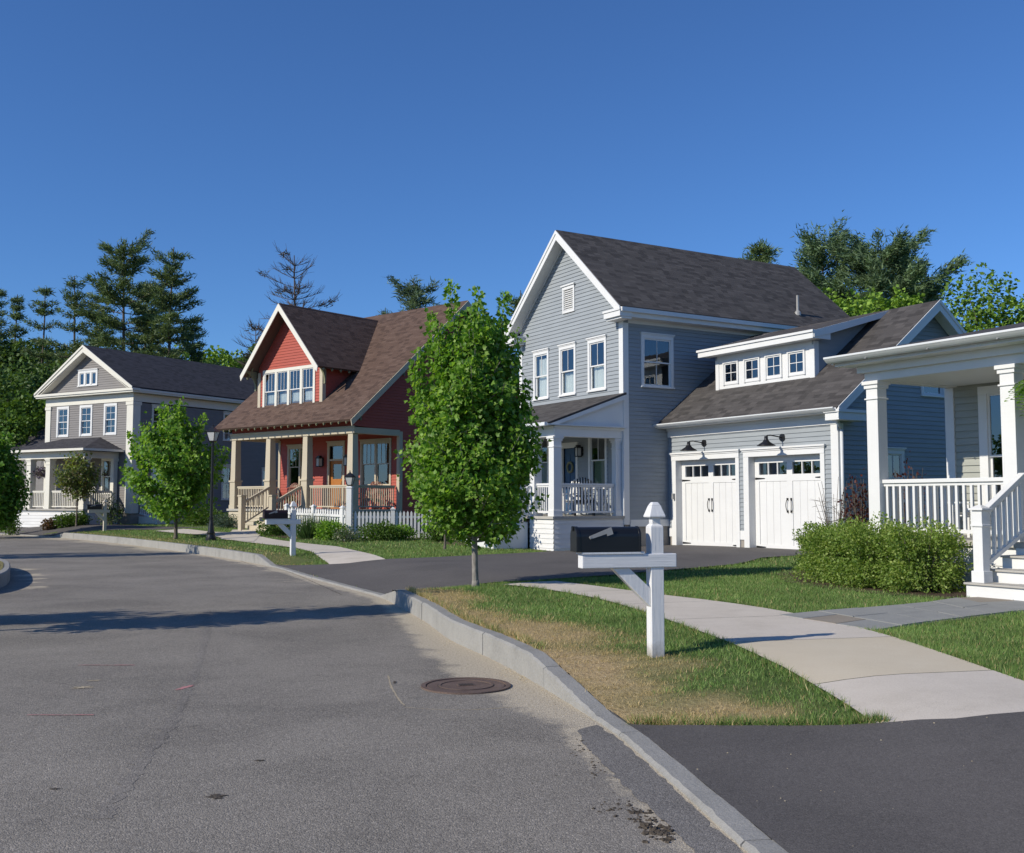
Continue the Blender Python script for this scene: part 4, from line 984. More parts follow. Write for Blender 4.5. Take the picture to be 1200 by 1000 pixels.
boxpart(B, 'frieze_board', WH, rb, [(.034, GX + .03, GY - .05, GY - .004, 3.28, 3.56), (.034, GX + .36, GY - .44, GY - .052, 3.535, 3.56), (.034, GX + .03, GY - .09, GY - .052, 3.46, 3.534)])
for i, (a, b) in enumerate(doors):
    m = B.mb(front(GY)); oz = 2.58
    m.box(a, a + .20, -.30, .045, .08, oz); m.box(b - .14, b, -.30, .045, .08, oz); m.box(a, b, -.30, .05, oz + .002, 2.76); m.box(a - .05, b + .05, -.01, .10, 2.762, 2.81); m.box(a - .02, b + .02, -.01, .07, 2.72, 2.76)
    m.build('door_frame', WH, rb, bevel=.005)
    a2, b2 = a + .2, b - .14; n = -.20; m = B.mb(front(GY)); m.box(a2, b2, n - .06, n - .012, .10, 2.04)
    st = .16; mid = (a2 + b2) / 2
    m.box(a2, a2 + st, n - .05, n + .012, .10, oz); m.box(b2 - st, b2, n - .05, n + .012, .10, oz); m.box(mid - st * .62, mid + st * .62, n - .05, n + .011, .10, oz)
    m.box(a2, b2, n - .05, n + .0115, oz - .17, oz - .0); m.box(a2, b2, n - .05, n + .0118, 1.92, 2.10); m.box(a2, b2, n - .05, n + .0112, .10, .25)
    for (q0, q1) in ((a2 + st, mid - st * .62), (mid + st * .62, b2 - st)):
        nb = 4
        for j in range(nb):
            u0 = q0 + (q1 - q0) * j / nb; u1 = q0 + (q1 - q0) * (j + 1) / nb; m.box(u0 + .006, u1 - .006, n - .02, n - .002, .25, 1.92)
        for j in (1, 2): u = q0 + (q1 - q0) * j / 3; m.box(u - .016, u + .016, n - .05, n + .008, 2.10, oz - .17)
    gd = m.build('garage_door', WH, rb, bevel=.004)
    m = B.mb(front(GY))
    for (q0, q1) in ((a2 + st, mid - st * .62), (mid + st * .62, b2 - st)): m.face([(q0, n - .03, 2.10), (q1, n - .03, 2.10), (q1, n - .03, oz - .17), (q0, n - .03, oz - .17)])
    m.build('pane', M['glass'], gd)
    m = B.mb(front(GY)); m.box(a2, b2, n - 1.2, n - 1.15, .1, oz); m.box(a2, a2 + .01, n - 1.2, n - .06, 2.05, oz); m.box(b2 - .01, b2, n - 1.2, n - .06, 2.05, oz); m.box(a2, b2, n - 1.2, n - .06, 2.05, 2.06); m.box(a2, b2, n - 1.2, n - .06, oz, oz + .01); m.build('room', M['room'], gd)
    for sg in (-1, 1):
        m = B.mb(front(GY)); x = mid + sg * .065
        P = [(x + sg * .03 * math.sin(math.pi * t / 8), n + .045 + .02 * math.sin(math.pi * t / 8), 1.12 + .34 * t / 8) for t in range(9)]
        for q, p_ in zip(P, P[1:]): m.tube(q, p_, .011, .011, 6)
        m.box(x - .018, x + .018, n + .011, n + .05, 1.10, 1.16); m.box(x - .018, x + .018, n + .011, n + .05, 1.42, 1.48); m.build('handle', M['black'], gd)
        for z in (.18, 2.0):
            m = B.mb(front(GY)); xx = a2 + .02 if sg < 0 else b2 - .02
            m.extrude([(xx, n + .013, z - .03), (xx - sg * .34, n + .013, z - .012), (xx - sg * .37, n + .013, z), (xx - sg * .34, n + .013, z + .012), (xx, n + .013, z + .03)], (0, .008, 0)); m.build('hinge', M['black'], gd)
# gooseneck barn lamps over the doors
for x in (1.62, 4.66):
    m = B.mb(front(GY)); z = 3.04
    m.tube((x, .0, z), (x, .035, z), .10, .10, 16); m.tube((x, .03, z), (x, .05, z), .06, .05, 14)
    P = [(x, .05, z), (x, .16, z + .02), (x, .42, z + .05), (x, .54, z + .04), (x, .585, z - .0)]
    for p0, p1 in zip(P, P[1:]): m.tube(p0, p1, .017, .017, 8)
    lamp = m.build('barn_lamp', M['black'], rb, smooth=False)
    prof = [(.045, z + .02), (.05, z - .06), (.07, z - .09), (.10, z - .13), (.235, z - .215), (.24, z - .23), (.22, z - .225), (.03, z - .10)]
    m = MB(None, B.g); m.lathe(prof, (x, GY - .585), 20); m.build('lamp_shade', M['black'], lamp, smooth=True)
boxpart(B, 'outlet_box', M['grey_metal'], rb, [(.29, .35, -.0, .08, 1.45, 1.62)], front(GY - .05))
# garage roof, gutter, gable-end trim
xo = .40
m = B.mb(); roof_slab(m, (.02, ge[0], ge[1]), (GX + xo, ge[0], ge[1]), (GX + xo, RY, RZ), (.02, RY, RZ), .09); roof_slab(m, (GX + xo, 2 * RY - ge[0], ge[1]), (.02, 2 * RY - ge[0], ge[1]), (.02, RY, RZ), (GX + xo, RY, RZ), .09); m.build('roof', M['roof_b'], rb)
m = B.mb(); y = ge[0]; gutter_run(m, -.04, GX + xo - .03, y, ge[1]); m.build('gutter', M['gutter'], rb, bevel=.006)
for sgn in (1, -1):
    m = B.mb(); y1 = RY - sgn * (RY - ge[0] + .0); X1 = GX + xo + .005
    P = [(X1, RY, RZ - .03), (X1, y1, ge[1] - .03), (X1, y1, ge[1] - .25), (X1, RY, RZ - .28)]; m.extrude(P, (.035, 0, 0)); P = [(X1 + .036, RY, RZ + .01), (X1 + .036, y1, ge[1] + .01), (X1 + .036, y1, ge[1] - .09), (X1 + .036, RY, RZ - .09)]; m.extrude(P, (.022, 0, 0))
    P = [(GX + .035, RY, RZ - .12), (GX + .035, y1 + sgn * .46, ge[1] - .12 + gr * .46), (GX + .035, y1 + sgn * .46, ge[1] - .145 + gr * .46), (GX + .035, RY, RZ - .145)]; m.extrude(P, (xo - .032, 0, 0)); m.build('rake_board', WH, rb)
boxpart(B, 'cornice_return', WH, rb, [(GX + .0, GX + xo + .03, ge[0] + .02, ge[0] + .98, ge[1] - .30, ge[1] - .12), (GX - .02, GX + xo + .07, ge[0] - .02, ge[0] + 1.04, ge[1] - .118, ge[1] - .05)])
window(B, rside(GX), 7.15, 8.12, 4.16, 5.3, WH, rb, curtain=0)
window(B, rside(GX), 5.62, 6.42, 1.35, 2.72, WH, rb, curtain=.5)
m = B.mb(); m.box(.05, 6.45, 10.75, 10.8, .3, 3.6); m.build('wall', M['sid_b'], rb)
# shed dormer
DY, DX0, DX1 = 4.90, 1.20, 5.0; dz0 = ge[1] + gr * (DY - ge[0]) - .12; dzt = 5.50
wd = [(1.52, 2.16), (2.38, 3.02), (3.22, 3.86), (4.06, 4.70)]
m = B.mb(front(DY)); zz0, zz1 = 4.74, 5.42
xs = [DX0] + [v for a, b in wd for v in (a, b)] + [DX1]
for i in range(0, len(xs), 2): m.box(xs[i], xs[i + 1], -.05, .0, zz0, zz1)
m.box(DX0, DX1, -.05, .0, dz0 - .1, zz0); m.box(DX0, DX1, -.05, .0, zz1, dzt + .2); m.box(DX0 - .0, DX0 + .14, .002, .02, dz0, dzt); m.box(DX1 - .14, DX1 + .02, .002, .02, dz0, dzt); dm = m.build('dormer_wall', WH, rb)
for a, b in wd: window(B, front(DY), a, b, zz0, zz1, WH, rb, up=(2, 2), cas=.05, head=.05, cap=False, sill=False, curtain=.0, fixed=True)
ds = .27; dfy = DY - .36; dfz = 5.80
for X_, sgn in ((DX1, 1), (DX0, -1)):
    yi = (dfz - .08 - ds * dfy - ge[1] + gr * ge[0]) / (gr - ds)      # where dormer roof meets the main slope
    m = B.mb(); P = [(X_, DY - .01, dz0 - .05), (X_, DY - .01, dfz + ds * (DY - dfy) - .10), (X_, yi, dfz + ds * (yi - dfy) - .10)]
    m.extrude(P, (-.06 * sgn, 0, 0)); m.build('dormer_cheek', M['sid_b'], rb)
boxeach(B, 'corner_board', WH, rb, [(DX1 + .002, DX1 + .025, DY - .01, DY + .15, dz0, dzt + .1)])
yi2 = (dfz - ds * dfy - ge[1] + gr * ge[0]) / (gr - ds)
m = B.mb(); roof_slab(m, (DX0 - .32, dfy, dfz), (DX1 + .32, dfy, dfz), (DX1 + .32, yi2 + .05, dfz + ds * (yi2 + .05 - dfy)), (DX0 - .32, yi2 + .05, dfz + ds * (yi2 + .05 - dfy)), .05); m.build('dormer_roof', M['roof_b'], rb)
m = B.mb(); y = dfy
m.box(DX0 - .34, DX1 + .34, y - .03, y + .0, dfz - .20, dfz - .05); m.box(DX0 - .37, DX1 + .37, y - .07, y - .0, dfz - .048, dfz + .015); m.box(DX0 - .3, DX1 + .3, y + .002, DY - .002, dfz - .19, dfz - .165)
m.box(DX1 + .30, DX1 + .335, y + .002, y + .62, dfz - .20, dfz + .02)
P = [(DX1 + .325, y + .0, dfz - .0), (DX1 + .325, yi2, dfz + ds * (yi2 - y)), (DX1 + .325, yi2 - .1, dfz + ds * (yi2 - .1 - y) - .15), (DX1 + .325, y + .62, dfz + ds * .62 - .20), (DX1 + .325, y, dfz - .18)]
m.extrude(P, (.035, 0, 0)); P = [(DX0 - .325, q, r) for (_, q, r) in P]; m.extrude(P, (-.035, 0, 0)); m.build('dormer_cornice', WH, rb)
# ------------------------------------------------------------------ red craftsman house
YR = R(-40.3)
RH = House('red_house', (-6.07, 40.0), YR, .42, 'red clapboard cottage with brown roof, big front dormer and beige tapered porch columns'); RH.near = False
rr = RH.root; BG = M['beige']; WY = 2.42; X0, X1 = -7.95, 0.0
DECK = 1.29
siding(RH, front(WY), DECK, 4.5, const(X0 + .15, X1), [hole(-7.15, -5.45, 2.25, 4.05), (-4.30, -3.42, DECK, 3.95), hole(-2.32, -.46, 2.24, 4.10)], M['sid_r'], rr)
e_y, e_z, sR = -.62, 4.70, .845; RYd = 5.85; RZd = e_z + sR * (RYd - e_y)
siding(RH, rside(X1), .85, RZd - .15, lambda z: ((WY if z < 4.45 else max(0.02, RYd - (RZd - .14 - z) / sR)), min(2 * RYd - .02, RYd + (RZd - .14 - z) / sR)), [hole(4.2, 5.4, 2.2, 3.9), hole(5.2, 6.5, 6.2, 7.7)], M['sid_r'], rr)
siding(RH, front(0.04), 4.46, 5.1, const(X0, X1), [], M['sid_r'], rr, 'porch_frieze')
m = RH.mb(); m.box(X0 + .1, X0 + .15, WY, 11.6, .3, 4.6); m.box(X0 + .15, X1 - .1, 11.6, 11.65, .3, 4.6); m.build('wall', M['sid_r'], rr)
m = RH.mb(); m.extrude([(X0, .1, 4.5), (X0, 11.5, 4.5), (X0, RYd, RZd - .2)], (.05, 0, 0)); m.build('wall', M['sid_r'], rr)
window(RH, rside(X1), 4.2, 5.4, 2.2, 3.9, BG, rr, up=(3, 1)); window(RH, rside(X1), 5.2, 6.5, 6.2, 7.7, BG, rr, up=(3, 1))
boxeach(RH, 'foundation', M['found'], rr, [(X0 + .16, X1 - .02, WY + .1, 11.5, -.2, .85)])
window(RH, front(WY), -2.32, -.46, 2.24, 4.12, BG, rr, units=2, up=(3, 1), curtain=0)
window(RH, front(WY), -7.15, -5.45, 2.25, 4.07, BG, rr, units=2, up=(3, 1), curtain=.0)
boxeach(RH, 'corner_board', BG, rr, [(X0 + .14, X0 + .28, WY - .035, WY - .003, DECK, 4.3), (-.13, .03, WY - .036, WY - .003, DECK, 4.4), (.003, .034, WY - .03, WY + .14, .85, 4.4)])
m = RH.mb(front(WY)); m.box(-4.42, -4.30, -.02, .045, DECK, 3.95); m.box(-3.42, -3.30, -.02, .045, DECK, 3.95); m.box(-4.42, -3.30, -.02, .05, 3.95, 4.12); m.box(-4.47, -3.25, 0, .08, 4.122, 4.16); m.box(-4.30, -3.42, -.05, .02, 3.32, 3.40); m.build('door_frame', BG, rr)
m = RH.mb(front(WY)); m.box(-4.30, -3.42, -.09, -.05, DECK, 2.55); m.box(-4.30, -4.14, -.09, -.05, 2.55, 3.32); m.box(-3.58, -3.42, -.09, -.05, 2.55, 3.32); m.box(-4.14, -3.58, -.09, -.05, 3.18, 3.32); m.box(-4.10, -3.62, -.052, -.035, 1.5, 2.35)
dr = m.build('door', M['door_wood'], rr); m = RH.mb(front(WY)); m.face([(-4.14, -.07, 2.55), (-3.58, -.07, 2.55), (-3.58, -.07, 3.18), (-4.14, -.07, 3.18)]); m.face([(-4.30, -.07, 3.4), (-3.42, -.07, 3.4), (-3.42, -.07, 3.95), (-4.30, -.07, 3.95)]); m.build('pane', M['glass'], dr)
m = RH.mb(front(WY)); m.face([(-4.3, -.7, DECK), (-3.42, -.7, DECK), (-3.42, -.7, 4.0), (-4.3, -.7, 4.0)]); m.face([(-4.3, -.1, 3.95), (-3.42, -.1, 3.95), (-3.42, -.7, 3.95), (-4.3, -.7, 3.95)]); m.build('room', M['room'], dr)
boxpart(RH, 'handle', M['black'], dr, [(-3.53, -3.49, -.05, -.01, 2.2, 2.45)], front(WY))
sconce(RH, front(WY), -4.75, 3.3, rr, 1.5); sconce(RH, front(WY), -2.95, 3.3, rr, 1.5)
# porch
boxpart(RH, 'porch_floor', M['deck'], rr, [(X0 - .12, .10, -.10, WY - .02, 1.20, DECK)])
[siding(RH, front(-.02), .2, 1.2, const(a_, b_), [], M['beige'], rr, 'porch_skirt', .14, .018) for a_, b_ in ((X0 - .06, -5.05), (-3.15, .04))]; siding(RH, rside(.04), .2, 1.2, const(-.02, WY), [], M['beige'], rr, 'porch_skirt', .14, .018)
boxpart(RH, 'porch_beam', BG, rr, [(X0 - .06, .04, -.02, .26, 4.22, 4.46), (-.22, .03, .262, WY - .01, 4.223, 4.457), (X0 - .05, X0 + .2, .262, WY - .01, 4.223, 4.457), (X0 - .09, .07, -.05, -.018, 4.44, 4.50)])
boxpart(RH, 'porch_ceiling', BG, rr, [(X0 + .2, -.22, .262, WY - .02, 4.38, 4.41)])
for cx in (X0 + .16, -5.36, -2.94, -.20):
    m = RH.mb(); cy = .14; m.taper(cx, cy, 2.50, 4.215, .168, .155, .138, .13); m.box(cx - .22, cx + .22, cy - .205, cy + .205, 2.43, 2.50); m.box(cx - .178, cx + .178, cy - .17, cy + .17, DECK, 2.43); m.box(cx - .20, cx + .20, cy - .19, cy + .19, DECK, DECK + .16)
    m.build('column', BG, rr)
for a, b in ((X0 + .37, -5.57), (-2.73, -.41)): railing(RH, (a, .12), (b, .12), 2.24, 1.40, rr, BG, .115, .034)
railing(RH, (-.18, .34), (-.18, WY - .1), 2.24, 1.40, rr, BG, .115, .034); railing(RH, (X0 + .16, .34), (X0 + .16, WY - .1), 2.24, 1.40, rr, BG, .115, .034)
for i in range(5): boxpart(RH, 'step', BG, rr, [(-5.0, -3.2, -.36 - .28 * i, -.102 if i == 0 else -.36 - .28 * (i - 1), .1, 1.13 - .165 * i)])
for x in (-5.10, -3.10):
    boxpart(RH, 'newel_post', BG, rr, [(x - .10, x + .10, -1.52, -1.32, .2, 1.80), (x - .13, x + .13, -1.55, -1.29, 1.80, 1.86)]); railing(RH, (x, -.06), (x, -1.32), (2.24, 1.62), (1.40, .72), rr, BG, .13, .034)
# roof with exposed rafter tails
rx0, rx1 = X0 - .5, .52
m = RH.mb(); roof_slab(m, (rx0, e_y, e_z), (rx1, e_y, e_z), (rx1, RYd, RZd), (rx0, RYd, RZd), .10); roof_slab(m, (rx1, 2 * RYd - e_y, e_z), (rx0, 2 * RYd - e_y, e_z), (rx0, RYd, RZd), (rx1, RYd, RZd), .10); m.build('roof', M['roof_r'], rr)
n = 20
for i in range(n):
    x = rx0 + .3 + (rx1 - rx0 - .6) * i / (n - 1); m = RH.mb(); m.extrude([(x - .025, e_y + .02, e_z - .09), (x - .025, .05, e_z - .09 + sR * (.03 - e_y)), (x - .025, .05, e_z - .20 + sR * (.05 - e_y)), (x - .025, e_y + .05, e_z - .155)], (.05, 0, 0)); m.build('rafter_tail', M['olive'], rr)
for X_, sg in ((rx1, 1), (rx0, -1)):
    for sgn in (1, -1):
        m = RH.mb(); y1 = RYd - sgn * (RYd - e_y); P = [(X_ + sg * .004, RYd, RZd - .02), (X_ + sg * .004, y1, e_z - .02), (X_ + sg * .004, y1 + sgn * .05, e_z - .25), (X_ + sg * .004, RYd, RZd - .30)]; m.extrude(P, (.035 * sg, 0, 0)); m.build('rake_board', BG, rr)
for yy in (.3, 2.6, 4.8): bracket(RH, rside(0), yy, .5, e_z + sR * (yy - e_y) - .12, M['olive'], rr, .09, .55)
# dormer
dy = .5; dxc, dh = -4.62, 2.12; dzb = 5.42; dr_h = 2.58; dE, dS = 6.98, 1.10; dR = dE + dS * dr_h; dyo = -.12
siding(RH, front(dy), dzb, dR - .2, lambda z: (dxc - max(0, min(dh, (dR - .16 - z) / dS)), dxc + max(0, min(dh, (dR - .16 - z) / dS))), [hole(-6.38, -2.98, 5.50, 7.16)], M['sid_r'], rr, 'dormer_wall')
window(RH, front(dy), -6.42, -2.94, 5.42, 7.18, M['cream'], rr, units=4, up=(3, 1), curtain=.42, cap=False, cas=.13, mull=.14, sashmat=M['white'])
boxeach(RH, 'corner_board', BG, rr, [(dxc + dh - .15, dxc + dh + .03, dy - .035, dy - .003, dzb, 7.1), (dxc - dh - .03, dxc - dh + .15, dy - .035, dy - .003, dzb, 7.1), (dxc + dh + .003, dxc + dh + .034, dy - .03, dy + .14, dzb, 7.0)])
ym = (7.05 - e_z) / sR + e_y
for sgn in (1, -1):
    X_ = dxc + sgn * dh
    siding(RH, rside(X_) if sgn > 0 else lside(X_), dzb, dE + .45, lambda z: (dy + .01, max(dy + .02, (z + .1 - e_z) / sR + e_y)), [], M['sid_r'], rr, 'dormer_cheek')
yr = (dR - e_z) / sR + e_y; ye = (dE - e_z) / sR + e_y
m = RH.mb(); yb1 = yr + .05
roof_slab(m, (dxc + dr_h, dyo, dE), (dxc + dr_h, yb1, dE), (dxc, yb1, dR), (dxc, dyo, dR), .09); roof_slab(m, (dxc - dr_h, yb1, dE), (dxc - dr_h, dyo, dE), (dxc, dyo, dR), (dxc, yb1, dR), .09); m.build('dormer_roof', M['roof_r'], rr)
for sgn in (1, -1):
    m = RH.mb(); xa = dxc; xb = dxc + sgn * (dr_h + .01)
    m.extrude([(xa, dyo - .035, dR - .02), (xb, dyo - .035, dE - .02), (xb - sgn * .06, dyo - .035, dE - .24), (xa, dyo - .035, dR - .32)], (0, .033, 0)); m.build('rake_board', M['cream'], rr)
    for i in range(9):
        y = dyo + .3 + i * .45; xx = dxc + sgn * dr_h; m = RH.mb(); m.extrude([(xx, y, dE - .085), (xx - sgn * .42, y, dE + .42 * dS - .085), (xx - sgn * .42, y, dE + .42 * dS - .20), (xx - sgn * .05, y, dE - .155)], (0, .05, 0)); m.build('rafter_tail', M['olive'], rr)
    bracket(RH, front(dy), dxc + sgn * (dr_h - .28), .58, dE + .28 * dS - .12, M['olive'], rr, .09, .75)
bracket(RH, front(dy), dxc, .58, dR - .18, M['olive'], rr, .09, .62)

# ------------------------------------------------------------------ grey house with pediment at the bend
YA = R(-30.2)
A = House('grey_house', (-18.91, 52.0), YA, .46, 'warm grey house with white pediment gable and pillared porch at the bend of the road'); A.near = False
ra = A.root; CR = M['cream']; AX = -6.72
aw = [(-2.15, -1.17), (-4.03, -3.04), (-5.86, -4.88)]
siding(A, front(0), 1.2, 6.6, const(AX, 0), [hole(a, b, 4.95, 6.56) for a, b in aw] + [hole(-2.22, -1.08, 2.0, 3.78), hole(-4.3, -3.2, 2.0, 3.78)], M['sid_a'], ra)
siding(A, rside(0), 1.0, 6.55, const(0, 12.5), [hole(1.15, 2.1, 4.95, 6.5), hole(6.05, 7.0, 4.95, 6.5), hole(6.0, 6.9, 1.7, 3.6), hole(9.1, 10.0, 1.7, 3.5), hole(1.2, 2.1, 1.7, 3.6)], M['sid_a'], ra)
boxpart(A, 'wall', M['sid_a'], ra, [(AX + .02, AX + .06, .05, 12.4, .3, 6.6), (AX + .06, -.05, 12.4, 12.45, .3, 6.6)])
boxeach(A, 'foundation', M['found'], ra, [(AX + .07, -.012, .02, 12.4, -.2, .98)])
for a, b in aw: window(A, front(0), a, b, 4.95, 6.56, M['white'], ra, up=(2, 2), lo=(2, 2), curtain=.0, cap=False, sill=False, cas=.12)
window(A, front(0), -2.22, -1.08, 2.0, 3.8, CR, ra, up=(2, 1), curtain=.35); window(A, front(0), -4.3, -3.2, 2.0, 3.8, CR, ra, up=(2, 1), curtain=.35)
for s0, s1, z0, z1 in ((1.15, 2.1, 4.95, 6.5), (6.05, 7.0, 4.95, 6.5), (6.0, 6.9, 1.7, 3.6), (9.1, 10.0, 1.7, 3.5), (1.2, 2.1, 1.7, 3.6)): window(A, rside(0), s0, s1, z0, z1, CR, ra, up=(2, 2), lo=(2, 2), curtain=.3)
boxeach(A, 'corner_board', CR, ra, [(-.42, .04, -.045, -.003, 1.0, 6.58), (.003, .045, -.04, .42, 1.0, 6.58), (-.47, .07, -.075, -.004, 6.42, 6.585), (.004, .075, -.07, .47, 6.42, 6.585)])
boxeach(A, 'corner_board', CR, ra, [(AX - .04, AX + .36, -.045, -.003, 1.0, 6.58), (AX - .07, AX + .41, -.075, -.004, 6.42, 6.585)])
boxpart(A, 'frieze_board', CR, ra, [(AX - .05, .05, -.055, -.002, 6.60, 7.0), (.004, .055, -.05, 12.4, 6.60, 7.0)])
xc = (AX + 0) / 2; xh = 3.36 + .42; zE = 7.28; zP = 9.62; sA = (zP - zE) / xh
m = A.mb(); m.box(xc - xh, xc + xh, -.40, .0, 7.02, 7.10); m.box(xc - xh - .05, xc + xh + .05, -.46, .0, 7.102, 7.22); m.build('cornice', CR, ra)
siding(A, front(.0), 7.22, zP - .2, lambda z: (xc - max(0, (zP - .32 - z) / sA), xc + max(0, (zP - .32 - z) / sA)), [hole(-4.24, -2.72, 7.60, 8.38)], M['sid_a'], ra, 'gable_wall')
window(A, front(.0), -4.24, -2.72, 7.58, 8.38, M['white'], ra, units=3, up=(1, 1), curtain=0, fixed=True, cas=.13, mull=.14, head=.15)
for sgn in (1, -1):
    xa, xb = xc, xc + sgn * (xh + .02)
    m = A.mb(); m.extrude([(xa, -.46, zP - .04), (xb, -.46, zE - .04), (xb - sgn * .25, -.46, zE - .05), (xa, -.46, zP - .38)], (0, .04, 0)); m.extrude([(xa, -.50, zP - .0), (xb + sgn * .02, -.50, zE), (xb, -.50, zE - .1), (xa, -.50, zP - .12)], (0, .038, 0)); m.extrude([(xa, -.418, zP - .30), (xb - sgn * .3, -.418, zE - .1), (xb - sgn * .3, -.418, zE - .13), (xa, -.418, zP - .34)], (0, .41, 0)); m.build('rake_board', CR, ra)
m = A.mb(); roof_slab(m, (xc + xh, -.44, zE), (xc + xh, 12.9, zE), (xc, 12.9, zP), (xc, -.44, zP), .08); roof_slab(m, (xc - xh, 12.9, zE), (xc - xh, -.44, zE), (xc, -.44, zP), (xc, 12.9, zP), .08); m.build('roof', M['roof_a'], ra)
boxpart(A, 'eave_trim', CR, ra, [(.06, .44, .002, 12.8, 7.02, 7.10), (.38, .47, .002, 12.8, 7.102, 7.2)])
# porch: hipped roof, square pillars
q0, q1, py = -6.75, -.98, -2.0; dk = 1.23
boxpart(A, 'porch_floor', M['deck'], ra, [(q0 - .1, q1 + .12, py - .12, -.02, dk - .08, dk)])
siding(A, front(py), .3, dk - .08, const(q0, q1), [], M['sid_w'], ra, 'porch_skirt', .15, .018); siding(A, rside(q1), .3, dk - .08, const(py, 0), [], M['sid_w'], ra, 'porch_skirt', .15, .018)
for x in (q0 + .16, -5.26, -3.75, q1 - .16): square_column(A, x, py + .16, dk, 3.72, .32, CR, ra)
square_column(A, q1 - .13, -.16, dk, 3.72, .24, CR, ra, 'pilaster')
boxpart(A, 'porch_beam', CR, ra, [(q0 - .02, q1 + .02, py, py + .3, 3.722, 4.05), (q1 - .28, q1 + .01, py + .302, -.01, 3.725, 4.047), (q0, q0 + .28, py + .302, -.01, 3.725, 4.047)])
boxpart(A, 'porch_ceiling', CR, ra, [(q0 + .28, q1 - .28, py + .302, -.02, 3.9, 3.93)])
m = A.mb(); pe = 4.17; pw = 4.85; ex0, ex1, ey = q0 - .35, q1 + .35, py - .35; hx = 1.75
roof_slab(m, (ex0, ey, pe), (ex1, ey, pe), (ex1 - hx, -.0, pw), (ex0 + hx, -.0, pw), .05); roof_tri(m, (ex1, ey, pe), (ex1, -.0, pe), (ex1 - hx, -.0, pw), .05); roof_tri(m, (ex0, -.0, pe), (ex0, ey, pe), (ex0 + hx, -.0, pw), .05); m.build('porch_roof', M['roof_a'], ra)
boxpart(A, 'gutter', CR, ra, [(ex0 - .06, ex1 + .06, ey - .07, ey + .01, pe - .11, pe + .0), (ex1 - .0, ex1 + .07, ey + .012, -.01, pe - .11, pe + .0), (ex0 + .02, ex1 - .02, ey + .012, py, pe - .1, pe - .08)])
for a, b in ((q0 + .33, -5.43), (-5.09, -3.92), (-3.58, q1 - .33)): railing(A, (a, py + .15), (b, py + .15), 2.13, 1.34, ra, CR, .13, .036)
railing(A, (q1 - .15, py + .33), (q1 - .15, -.3), 2.13, 1.34, ra, CR, .13, .036)
# left wing behind the porch with the white door
boxpart(A, 'wing_wall', M['sid_a'], ra, [(-11.5, AX + .0, 1.2, 6.0, .3, 4.4)])
m = A.mb(); roof_slab(m, (-11.8, .9, 4.4), (AX + .0, .9, 4.4), (AX + .0, 3.6, 5.9), (-11.8, 3.6, 5.9), .06); m.build('wing_roof', M['roof_a'], ra)
m = A.mb(front(1.195)); m.box(-8.1, -7.0, .0, .05, 1.23, 3.62); dr = m.build('door', M['white'], ra); boxpart(A, 'pane', M['glass'], dr, [(-7.85, -7.25, .05, .07, 2.3, 2.6)], front(1.195))
boxpart(A, 'porch_floor', M['deck'], ra, [(-9.0, q0 - .12, -.5, 1.19, dk - .08, dk)])
# side-door steps with a white rail on the right-hand side
boxpart(A, 'step', CR, ra, [(.05, 1.1, .45, 1.5, .2, .85), (1.102, 1.4, .45, 1.5, .2, .65)])
railing(A, (.08, .5), (1.35, .5), (1.9, 1.45), (1.0, .75), ra, M['white'], .14, .036)

# ------------------------------------------------------------------ white porch house on the right
YC = R(-59.44)
CH = House('porch_house', (5.886, 17.0), YC, .33, 'single-storey house at the right edge with a deep white pillared porch and low dark roof'); CH.near = True
rc = CH.root; CW = 2.05; CZ = 1.05; xe1 = 8.0
siding(CH, front(CW), CZ, 3.62, const(-.14, xe1), [hole(.50, 1.60, 1.30, 3.55), hole(5.2, 6.3, 1.6, 3.3), (3.1, 4.1, CZ, 3.4)], M['sid_c'], rc)
siding(CH, lside(-.16), .8, 3.75, const(CW + .01, 9.0), [], M['sid_c'], rc)
boxeach(CH, 'corner_board', WH, rc, [(-.15, .02, CW - .034, CW - .003, CZ, 3.58)])
window(CH, front(CW), .50, 1.60, 1.30, 3.55, WH, rc, curtain=0, cas=.16, cap=False, up=(1, 1))
window(CH, front(CW), 5.2, 6.3, 1.6, 3.3, WH, rc, curtain=.4)
m = CH.mb(front(CW)); m.box(3.0, 3.12, -.02, .045, CZ, 3.4); m.box(4.08, 4.2, -.02, .045, CZ, 3.4); m.box(3.0, 4.2, -.02, .05, 3.4, 3.55); m.build('door_frame', WH, rc); boxpart(CH, 'door', M['door_blue'], rc, [(3.12, 4.08, -.09, -.05, CZ, 3.4)], front(CW))
boxeach(CH, 'foundation', M['found'], rc, [(-.12, xe1, CW + .02, 9, -.2, .8)])
boxpart(CH, 'porch_floor', M['deck'], rc, [(-.42, xe1, -.10, CW - .02, .97, CZ)])
[siding(CH, front(-.03), .0, .97, const(a_, b_), [], M['sid_w'], rc, 'porch_skirt', .14, .018) for a_, b_ in ((-.38, 2.52), (4.6, xe1))]; siding(CH, lside(-.38), .0, .97, const(-.03, CW), [], M['sid_w'], rc, 'porch_skirt', .14, .018)
for x in (-.02, 2.395, 4.81, 7.22): square_column(CH, x, .12, CZ, 3.58, .225, WH, rc)
boxpart(CH, 'porch_beam', WH, rc, [(-.15, xe1, .0, .24, 3.582, 3.80), (-.14, .09, .242, CW - .01, 3.586, 3.797)], bevel=.005)
boxpart(CH, 'porch_ceiling', WH, rc, [(.092, xe1, .242, CW - .02, 3.60, 3.63)])
m = CH.mb(); ey = -.46; ez = 3.98; cs = .2
m.box(-.42, xe1, ey + .07, -.002, 3.835, 3.86); m.box(-.42, xe1, ey + .05, ey + .068, 3.862, 3.93); m.box(-.22, xe1, -.10, -.003, 3.72, 3.834)
m.build('soffit', WH, rc)
